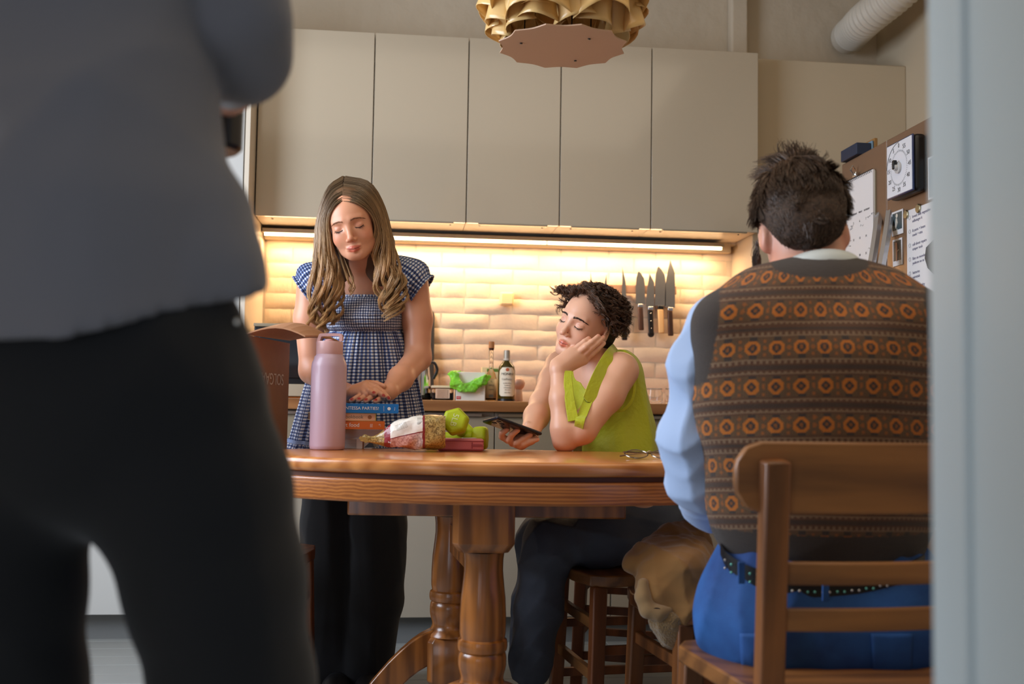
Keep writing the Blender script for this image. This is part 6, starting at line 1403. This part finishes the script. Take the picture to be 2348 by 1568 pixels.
# ------------------------------------------------------------------ cardboard box with open flap
def carton():
    cb = M('brown corrugated board', (184, 134, 98), .8, var=.06, vs=30., bmp=.2, bs=200., bd=.001)
    zb = .4735; zt = 1.060; A = G((562-1174)/FPX*2.66, 2.66, 0); B = G((664-1174)/FPX*3.02, 3.02, 0); u = (B-A)/np.linalg.norm(B-A); w = -np.cross(u, UP)*1.; w = np.cross(UP, u)  # w points away to the photograph's left
    t = thing('cardboard_box', 'open brown cardboard box with upside down lettering on a chair', 'box', (A+B)/2+w*.12+UP*zb); L = np.linalg.norm(B-A); Wd = .26; th = .004
    def F_(s, q, z): return A+u*s+w*q+UP*z
    def pan(name, s0, s1, q0, q1, z0, z1):
        V = [F_(s, q, z) for s in (s0, s1) for q in (q0, q1) for z in (z0, z1)]; return MB().add(V, [(0, 1, 3, 2), (4, 6, 7, 5), (0, 4, 5, 1), (2, 3, 7, 6), (0, 2, 6, 4), (1, 5, 7, 3)]).build(name, cb, t)
    pan('side_wall', 0, L, 0, th, zb, zt); pan('side_wall', 0, L, Wd-th, Wd, zb, zt); pan('side_wall', 0, th, th, Wd-th, zb, zt); pan('side_wall', L-th, L, th, Wd-th, zb, zt); pan('base_panel', th, L-th, th, Wd-th, zb, zb+th)
    # flaps bent outwards; the one towards the table droops at its outer edge
    n = 12; V = []; F = []
    for i in range(n+1):
        for j in range(9):
            s = i/n; q = j/8; z = zt+.048*math.sin(PI*q*.9)*.9*(.35+.65*math.sin(PI*min(1., s*.9+.1)))-.012*q+.008*s; p = F_(s*(L+.0), -q*.155, 0)+UP*z
            V.append(p); 
    V = V+[p+UP*.004 for p in V]; N_ = (n+1)*9
    for i in range(n):
        for j in range(8): a = i*9+j; F += [(a, a+1, a+10, a+9), (N_+a, N_+a+9, N_+a+10, N_+a+1)]
    bd_ = [j for j in range(9)]+[i*9+8 for i in range(1, n+1)]+[n*9+j for j in range(7, -1, -1)]+[i*9 for i in range(n-1, 0, -1)]
    for k in range(len(bd_)): a, b = bd_[k], bd_[(k+1) % len(bd_)]; F.append((a, N_+a, N_+b, b))
    mesh_obj('flap', V, F, cb, t)
    V = [F_(0, 0, zt), F_(0, Wd, zt), F_(-.10, Wd-.01, zt-.06), F_(-.10, .01, zt-.06)]; MB().add(V+[v+UP*.004 for v in V], [(3, 2, 1, 0), (4, 5, 6, 7), (0, 1, 5, 4), (1, 2, 6, 5), (2, 3, 7, 6), (3, 0, 4, 7)]).build('flap', cb, t)
    text('SOLGAARD', .046, F_(L*.86, -.0012, .955), -u, -UP, M('pale print', (244, 222, 198), .7), t, align='LEFT', sx=1.05)
carton()
# ------------------------------------------------------------------ things on the worktop
WZ = .9072; 
def wpt(x, Y): return np.array([PY(x, 920, Y)[0], Y, WZ])
def rr(x, w_, Y): return w_*Y/FPX/math.cos(YAW)/2
def H2(y, x, Y): return PY(x, y, Y)[2]
# toaster oven behind the box
a = PY(585, 742, 4.05); b = PY(742, 748, 4.05); t = thing('microwave', 'black microwave with pale top and steel lower strip behind the box', 'microwave', ((a[0]+b[0])/2, 4.2, WZ)); zt_ = (a[2]+b[2])/2
MB().bx(a[0], b[0], 4.03, 4.45, WZ+.006, zt_-.008).build('body', MAT['black'], t, bev=.004); MB().bx(a[0]-.002, b[0]+.004, 4.02, 4.46, zt_-.010, zt_+.003).build('top_plate', M('beige grey plate', (150, 136, 112), .5), t, bev=.003)
MB().bx(a[0], b[0], 4.02, 4.032, WZ+.006, WZ+.052).build('control_strip', M('pale steel strip', (196, 184, 160), .35, .4), t, bev=.002); MB().bx(a[0]+.02, b[0]-.02, 4.022, 4.031, WZ+.075, zt_-.03).build('door_glass', M('door glass', (34, 34, 36), .12), t, bev=.002)
for sx in (a[0]+.03, b[0]-.03):
    for yy in (4.07, 4.4): MB().lathe([(.012, WZ), (.012, WZ+.007)], (sx, yy, 0), 10).build('foot', MAT['black'], t)
# black board leaning on the wall + kettle
c = wpt(975, 4.44); t = thing('chopping_board', 'dark rounded board leaning on the brick wall behind the standing woman', 'board', c)
zt_ = H2(700, 990, 4.50); xr = PY(997, 740, 4.5)[0]
m = MB(); w_, h_ = .20, zt_-WZ; poly = []
for cx, cz, a0 in ((w_/2-.03, h_-.03, 0), (-w_/2+.03, h_-.03, 90), (-w_/2+.03, .03, 180), (w_/2-.03, .03, 270)): poly += [(cx+.03*math.cos(math.radians(a0+k*22.5)), cz+.03*math.sin(math.radians(a0+k*22.5))) for k in range(5)]
m.prism(poly, .012, lambda x, y, z: np.array([xr-w_/2+x, 4.47+z+y*.22, WZ+y*.97])); m.build('board', M('dark slate board', (34, 30, 30), .5), t, bev=.002)
MB().lathe([(.010, 0), (.010, .0135)], (xr-w_/2, 4.462+(h_-.035)*.22, WZ+(h_-.035)*.97), 14, np.array([[1., 0, 0], [0, 0, 1], [0, 1, 0]])).build('hanging_hole', M('shadow grey', (20, 18, 18), .6), t)
c = wpt(958, 4.20); r0 = .052; t = thing('coffee_pot', 'steel coffee pot with black handle beside the standing woman', 'kettle', c)
MB().lathe([(.050, WZ), (.054, WZ+.01), (.050, WZ+.02)], (c[0], c[1], 0), 24).build('base', MAT['black'], t, True)
MB().lathe([(.050, WZ+.02), (.048, WZ+.09), (.042, WZ+.14), (.040, WZ+.150)], (c[0], c[1], 0), 28).build('pot', MAT['chrome'], t, True)
MB().lathe([(.041, WZ+.150), (.034, WZ+.162), (.010, WZ+.168), (.008, WZ+.178), (.001, WZ+.18)], (c[0], c[1], 0), 24).build('lid', MAT['black'], t, True)
MB().tube(spline([(c[0]+.040, c[1]-.01, WZ+.145), (c[0]+.062, c[1]-.02, WZ+.150), (c[0]+.074, c[1]-.022, WZ+.12), (c[0]+.060, c[1]-.02, WZ+.085)], 14), .006, 8).build('handle', MAT['black'], t, True)
glm = M('clear glass', (250, 250, 250), .03, trans=1., ior=1.3); 
# glass box with label
a, b = wpt(990, 4.14), wpt(1040, 4.14); t = thing('glass_container', 'clear lidded container with printed label left of the bagged box', 'container', (a+b)/2); zt_ = H2(884, 1015, 4.14)
MB().bx(a[0], b[0], 4.14, 4.26, WZ, zt_-.010).build('tub', glm, t, bev=.006); MB().bx(a[0]-.003, b[0]+.003, 4.137, 4.263, zt_-.010, zt_).build('lid', M('pale translucent lid', (226, 210, 180), .4), t, bev=.003)
MB().bx(a[0]+.006, b[0]-.006, 4.146, 4.254, WZ+.004, WZ+.030).build('contents', M('pinkish food', (200, 150, 124), .8, bmp=1., bs=120.), t)
lb = MB().bx(a[0]+.014, b[0]-.016, 4.1385, 4.1398, WZ+.008, zt_-.013).build('label', M('label paper', (222, 190, 164), .6), t)
for k in range(6): text('NUTRITION '[:9]+'FACTS 12g', .0048, ((a[0]+b[0])/2-.001, 4.138, zt_-.018-k*.0056), (1, 0, 0), UP, M('brown print', (130, 92, 74), .7), t, sx=.9)
# white box in a green bag
a, b = wpt(1046, 4.10), wpt(1112, 4.10); t = thing('food_box', 'white carton with red mark under a crumpled green plastic bag', 'box', (a+b)/2); zt_ = H2(853, 1080, 4.10)
MB().bx(a[0], b[0], 4.10, 4.20, WZ, zt_).build('carton', M('white card', (232, 226, 216), .5), t, bev=.0015)
MB().bx(a[0]+.0005, a[0]+.017, 4.0985, 4.0998, WZ+.006, WZ+.017).build('red_mark', M('red print', (206, 40, 44), .5), t)
text('SALE', .006, (a[0]+.009, 4.098, WZ+.0115), (1, 0, 0), UP, wh, t)
for k in range(7): text('per 100 g  12', .0042, (b[0]-.012, 4.0993, WZ+.07-k*.007), (1, 0, 0), UP, gy, t, sx=.6)
cup = MB(); p = np.array([a[0]+.018, 4.0995, WZ+.052]); cup.tube([p+[-.012, 0, .012], p+[-.010, 0, -.004], p+[0, 0, -.012], p+[.010, 0, -.004], p+[.012, 0, .012]], .0007, 5); cup.build('cup_drawing', gy, t)
gb = M('lime green film', (134, 226, 56), .25, alpha=.80, bmp=.9, bs=50., bd=.01); lo = np.array([a[0]-.06, 4.02, WZ+.03]); hi = np.array([b[0]+.07, 4.30, zt_+.04]); S = Sdf(lo, hi, .0035)
gp = [wpt(x, 4.10)+[0, 0, H2(y, x, 4.1)-WZ] for x, y in ((1040, 858), (1046, 880), (1062, 893), (1078, 892), (1092, 880), (1108, 872), (1121, 866))]
S.chain([p-[0, .012, 0] for p in gp], [.012, .020, .019, .017, .014, .015, .013], .02); S.cap(gp[0]+[0, .02, .0], gp[-2]+[.0, .03, .004], .020, .020, .02); S.cap(gp[1]-[.004, 0, .0], gp[1]+[.0, .1, .0], .016, .016, .02); S.warp(folds(6, 60, .011, (1, 1, 1)), .03); S.warp(folds(7, 140, .005, (1, 1, 1)), .03); gbo = S.build('green_bag', gb, None)
tag(gbo, 'crumpled translucent lime plastic bag draped over the white carton', 'bag')
# tall carton behind with green band
a, b = wpt(1104, 4.24), wpt(1134, 4.24); t = thing('carton', 'narrow cream carton with green band behind the glass bottle', 'carton', (a+b)/2); zt_ = H2(842, 1118, 4.24)
MB().bx(a[0], b[0]+.02, 4.24, 4.30, WZ, zt_).build('carton', M('cream card', (226, 210, 160), .6), t, bev=.001); MB().bx(a[0]+.02, b[0]+.0205, 4.2385, 4.2395, zt_-.018, zt_-.006).build('green_band', M('green print', (96, 130, 50), .6), t)
# corked bottle
def btl(x, Y, ytop, prof, name, label, mats):
    c = wpt(x, Y); t = thing(name, label, 'bottle', c); k = (H2(ytop, x, Y)-WZ)
    for nm, pr, mt in prof:
        o = MB().lathe([(r, WZ+z*k) for r, z in pr], (c[0], c[1], 0), 28).build(nm, mt, t, True); sharp(o.data, .9)
    return t, c, k
gv = M('clear bottle glass', (246, 240, 230), .04, trans=1., ior=1.4)
t, c, k = btl(1125, 4.16, 783, [('bottle_glass', [(.020, 0), (.0225, .02), (.0225, .38), (.018, .45), (.0095, .52), (.0085, .56), (.0085, .86), (.0105, .87), (.0105, .89), (.001, .89)], gv), ('cork', [(.008, .885), (.0115, .89), (.0115, .985), (.010, 1.), (.001, 1.)], M('cork and wood stopper', (170, 112, 66), .7)), ('seal_band', [(.0100, .862), (.0100, .892)], M('dark red band', (90, 40, 30), .5)), ('contents', [(.018, .03), (.020, .04), (.020, .34), (.001, .34)], M('amber vinegar', (120, 66, 30), .2, trans=.6))], 'glass_bottle', 'clear long necked bottle with a wooden stopper and cream label', None)
V, F = tube_geo(np.array([[c[0], c[1], WZ+.05*k], [c[0], c[1], WZ+.37*k]]), .0229, 28); mesh_obj('label', V, F, M('cream label', (224, 204, 168), .6), t, True)
for q, s_ in enumerate(('IL', 'SPRIZ', 'aceto')): text(s_, .009, (c[0], c[1]-.0235, WZ+.33*k-q*.016), (1, 0, 0), UP, gy, t)
MB().bx(c[0]-.010, c[0]+.008, c[1]-.0236, c[1]-.0230, WZ+.06*k, WZ+.11*k).build('barcode', gy, t)
# oil bottle
og = M('dark olive glass', (70, 62, 8), .06, trans=.35, coat=.5)
t, c, k = btl(1160.5, 4.12, 803, [('bottle_glass', [(.030, 0), (.034, .02), (.034, .60), (.031, .68), (.020, .75), (.0125, .79), (.0125, .83), (.001, .83)], og), ('cap', [(.0125, .80), (.0128, .96), (.0115, 1.), (.001, 1.)], M('pale grey cap', (170, 160, 146), .4, .3)), ('cap_ring', [(.0135, .80), (.0135, .84)], M('pale cap ring', (200, 190, 176), .4)), ('punt', [(.0345, .0), (.0345, .05)], MAT['black'])], 'oil_bottle', 'dark olive oil bottle with white label on the worktop', None)
c_ = np.array(c); V = []; F = []; n = 15
for j, z in enumerate((.10, .14, .5, .60, .66)):
    wdt = (.75, .95, .98, .93, .6)[j]
    for i in range(n): a_ = -PI/2+(i/(n-1)*2-1)*1.05*wdt; rr_ = .0347 if z < .61 else .0328; V.append((c[0]+rr_*math.cos(a_), c[1]+rr_*math.sin(a_), WZ+z*k))
for j in range(4):
    for i in range(n-1): a_ = j*n+i; F.append((a_, a_+1, a_+n+1, a_+n))
mesh_obj('label', V, F, M('white oil label', (228, 218, 196), .5), t, True)
text('MONINI', .0135, (c[0], c[1]-.0354, WZ+.53*k), (1, 0, 0), UP, M('black print', (30, 28, 26), .6), t); text('GranFruttato', .010, (c[0], c[1]-.0354, WZ+.43*k), (1, 0, 0), UP, gy, t, sx=.85)
for q, s_ in enumerate(('EXTRA VIRGIN', 'OLIVE OIL', 'cold extracted', 'olio extra')): text(s_, .0052, (c[0], c[1]-.0354, WZ+.35*k-q*.0085), (1, 0, 0), UP, gy, t)
text('DAL 1920', .0055, (c[0], c[1]-.0354, WZ+.17*k), (1, 0, 0), UP, gy, t)
MB().lathe([(.007, 0), (.0045, .0006)], (c[0], c[1]-.0345, WZ+.615*k), 14, np.array([[1., 0, 0], [0, 0, -1], [0, 1, 0]])).build('crest', M('red gold crest', (190, 96, 60), .5), t)
# pepper pot like ceramic behind the oil
c = wpt(1189, 4.22); z_ = H2(866, 1189, 4.22)-WZ; t = thing('salt_pot', 'round pink white ceramic pot just right of the oil bottle', 'pot', c)
MB().lathe([(.016, WZ), (.018, WZ+.004), (.014, WZ+z_*.45), (.013, WZ+z_*.5)], (c[0], c[1], 0), 24).build('body', M('pale ceramic', (222, 196, 178), .4), t, True)
MB().lathe([(.010, WZ+z_*.48), (.022, WZ+z_*.62), (.0255, WZ+z_*.78), (.020, WZ+z_*.93), (.008, WZ+z_), (.001, WZ+z_)], (c[0], c[1], 0), 24).build('head', M('pinkish ceramic', (214, 176, 160), .35), t, True)
# jars to the right
for x, lbx in ((1499, 'clear round glass jar on the worktop, nearer the seated woman'), (1545, 'clear round glass jar half behind the blue sleeve')):
    c = wpt(x, 4.15); z_ = H2(890, x, 4.15)-WZ; t = thing('glass_jar', lbx, 'jar', c)
    o = MB().lathe([(.032, WZ), (.036, WZ+.006), (.037, WZ+z_*.7), (.033, WZ+z_*.82), (.034, WZ+z_), (.031, WZ+z_), (.030, WZ+z_*.8), (.033, WZ+z_*.68), (.032, WZ+.012), (.001, WZ+.008)], (c[0], c[1], 0), 32).build('glass', glm, t, True)
    MB().lathe([(.0345, WZ+z_*.93), (.0355, WZ+z_*.96), (.0345, WZ+z_)], (c[0], c[1], 0), 32).build('rim', glm, t, True)
# square wall knob
c = PY(1161, 686, 4.545); t = thing('wall_socket', 'small rounded square cream cover on the brick wall', 'cover', c)
MB().box(c-[0, .012, 0], (.031, .014, .030)).build('cover', M('cream plastic', (244, 214, 160), .4), t, bev=.009, seg=3); MB().box(c-[0, .027, 0], (.024, .002, .023)).build('face', M('cream plastic face', (250, 222, 166), .35), t, bev=.005, seg=3)
# knife rack and knives
ra, rb_ = PY(1306, 668, 4.52), PY(1551, 664, 4.52); KY = 4.515
zc_ = (PY(1500, 664, KY)[2])
t = thing('knife_rack', 'wooden magnetic knife rail on the painted brick wall', 'rack', ((ra[0]+rb_[0])/2, KY, zc_)); rk = MB().bx(PY(1300, 660, KY)[0], rb_[0], KY, KY+.022, zc_-.018, zc_+.018).build('rail', wood('pinkish wood rail', (150, 112, 88), (196, 158, 128), 0, .5, 8., .1), t, bev=.002)
def knife(label, xt, yt, xb, yb, wpx, yh, hm, blade, bolster=None, rivets=False, hw_=12, butt=0):
    """tip (xt,yt), heel line at yb, handle down to yh"""
    d = KY-.004; T_ = PY(xt, yt, d); Bt = PY(xb, yb, d); Hh = PY(xb+(xb-xt)*.1+2, yh, d); k = d/FPX; w = wpx*k; t = thing('kitchen_knife', label, 'knife', (Bt[0], d, Bt[2]), group='knives on the magnetic rail')
    L = T_[2]-Bt[2]; poly = []
    sp_ = Bt[0]+w/2; ed = Bt[0]-w/2
    if blade == 'chef': poly = [(ed, 0), (ed, L*.25), (ed+w*.06, L*.5), (ed+w*.25, L*.75), (T_[0], L), (sp_-w*.03, L*.72), (sp_, L*.4), (sp_, 0)]
    elif blade == 'santoku': poly = [(ed, 0), (ed-w*.0, L*.55), (ed+w*.06, L*.8), (ed+w*.22, L*.97), (ed+w*.32, L), (ed+w*.58, L*.93), (sp_-w*.1, L*.78), (sp_, L*.55), (sp_, 0)]
    else: poly = [(ed, 0), (ed+w*.02, L*.3), (ed+w*.18, L*.68), (T_[0]-w*.02, L), (sp_-w*.18, L*.68), (sp_, L*.3), (sp_, 0)]
    MB().prism(poly, .0018, lambda x, y, z: np.array([x, d+z, Bt[2]+y])).build('blade', MAT['steel'], t)
    hx = (Hh[0]+Bt[0])/2; hz0 = Hh[2]; hz1 = Bt[2]-.002; hw2 = hw_*k/2
    if hm is not None:
        if bolster: MB().box((Bt[0]+.001, d, hz1-.006), (hw2*1.05, .008, .008)).build('bolster', bolster, t, bev=.002); hz1 -= .013
        b_ = MB(); b_.beam((Bt[0]+.001, d, hz1), (Hh[0], d, hz0), .017, hw2*2, up=(1, 0, 0)) if False else b_.add([(x+dx, d+y, z) for x, z in ((Bt[0], hz1), (Hh[0], hz0)) for dx, y in ((-hw2, -.008), (hw2, -.008), (hw2, .008), (-hw2, .008))], [(0, 1, 2, 3), (7, 6, 5, 4), (0, 4, 5, 1), (1, 5, 6, 2), (2, 6, 7, 3), (3, 7, 4, 0)])
        ho_ = b_.build('handle', hm, t, bev=.004, seg=3)
        if rivets:
            for q in (.15, .45, .75): c0 = (Bt[0]+(Hh[0]-Bt[0])*q, d-.0085, hz1+(hz0-hz1)*q); g_ = MB().lathe([(.0022, 0), (.0022, .001)], c0, 8, np.array([[1., 0, 0], [0, 0, -1], [0, 1, 0]])); sub(ho_, g_.V, g_.F, 'rivet', MAT['chrome'])
        if butt: MB().lathe([(hw2*1.25, -.006), (hw2*1.25, .006)], (Hh[0]-.001, d, hz0+.002), 14, np.array([[1., 0, 0], [0, 0, 1], [0, 1, 0]])).build('butt', hm, t, bev=.002)
bkh = M('black handle', (22, 20, 20), .4); dwh = wood('dark wenge handle', (44, 26, 18), (92, 58, 40), 2, .45, 20., .1); lwh = wood('pale wood handle', (206, 160, 104), (238, 198, 140), 2, .5, 14., .05)
knife('thin knife leftmost on the rail, tip just above the curly hair', 1354, 621, 1355, 700, 5, 760, bkh, 'petty', None)
knife('thin knife second from the left on the rail, mostly behind the curly hair', 1391, 629, 1388, 700, 9, 760, bkh, 'petty', None)
knife('slender pointed knife third from the left on the rail', 1427, 612, 1430, 715, 12, 780, bkh, 'petty', None)
knife('santoku knife with dark wood handle and steel bolster', 1464, 622, 1468, 697, 22, 757, dwh, 'santoku', MAT['chrome'])
knife('narrow knife with black riveted handle', 1489, 626, 1491, 703, 19, 767, bkh, 'chef', MAT['chrome'], True, butt=1)
knife('broad knife with pale wood handle and black collar', 1509, 611, 1514, 701, 26, 764, lwh, 'santoku', MAT['black'], hw_=13)
knife('longest chef knife with black wood handle, at the end of the rail', 1537, 595, 1536, 705, 24, 770, dwh, 'chef', MAT['chrome'])
# ------------------------------------------------------------------ tan coat on the low chair
def coat():
    t = thing('coat', 'tan coat with woolly lining slung over the low wooden chair', 'coat', G(.5, 2.5, .46)); cm = M('tan wool cloth', (150, 108, 58), .9, var=.06, vs=12., bmp=.3, bs=300., bd=.001, sheen=.4)
    def Q(x, y, d): return P(x, y, d)
    pts = [Q(1400, 1180, 2.25), Q(1400, 1500, 2.8), Q(1700, 1180, 2.8), Q(1700, 1500, 2.25)]; lo = np.minimum.reduce(pts)-.03; hi = np.maximum.reduce(pts)+.03
    S = Sdf(lo, hi, .004); S.chain([Q(1452, 1288, 2.38), Q(1510, 1290, 2.40), Q(1590, 1290, 2.42)], [.030, .055, .06], .03); S.chain([Q(1500, 1262, 2.45), Q(1540, 1232, 2.48), Q(1560, 1222, 2.5)], [.030, .034, .026], .025); S.cap(Q(1560, 1225, 2.5), Q(1600, 1260, 2.5), .032, .04, .02)
    S.chain([Q(1500, 1310, 2.34), Q(1508, 1370, 2.32), Q(1535, 1400, 2.32)], [.035, .040, .036], .04); S.chain([Q(1560, 1310, 2.35), Q(1570, 1390, 2.33)], [.07, .05], .03); S.cap(Q(1592, 1215, 2.53), Q(1590, 1300, 2.45), .03, .05, .03)
    S.warp(folds(15, 20, .020, (1, 1, .8)), .04); S.warp(folds(16, 45, .006, (1, 1, .8)), .04); S.build('cloth', cm, t)
    L = Sdf(lo, hi, .004); L.chain([Q(1505, 1392, 2.31), Q(1525, 1420, 2.31), Q(1545, 1450, 2.32), Q(1560, 1468, 2.33)], [.022, .030, .030, .022], .03); L.chain([Q(1545, 1405, 2.32), Q(1590, 1400, 2.33), Q(1600, 1440, 2.34)], [.036, .038, .038], .03); L.warp(folds(19, 90, .006, (1, 1, 1)), .03)
    L.build('woolly_lining', M('light tan fleece', (150, 118, 72), .95, bmp=1., bs=260., bd=.006, sheen=.6), t)
    E_ = Sdf(lo, hi, .004); E_.chain([Q(1476, 1338, 2.30), Q(1474, 1368, 2.295), Q(1486, 1396, 2.29), Q(1512, 1404, 2.285), Q(1534, 1398, 2.285)], [.012, .017, .018, .016, .010], .012); E_.warp(folds(29, 30, .004, (1, 1, 1)), .03)
    E_.build('sleeve_cuff', M('pale tan cuff', (158, 126, 84), .9, sheen=.4), t)
    MB().lathe([(.010, 0), (.010, .002)], Q(1505, 1398, 2.272), 14, np.array([CR, CU*.5, -CF]).T).build('button_hole', M('dark lining hole', (40, 28, 18), .8), t)
coat()
for o in list(bpy.data.objects):
    if '_w' in o.keys(): del o['_w']
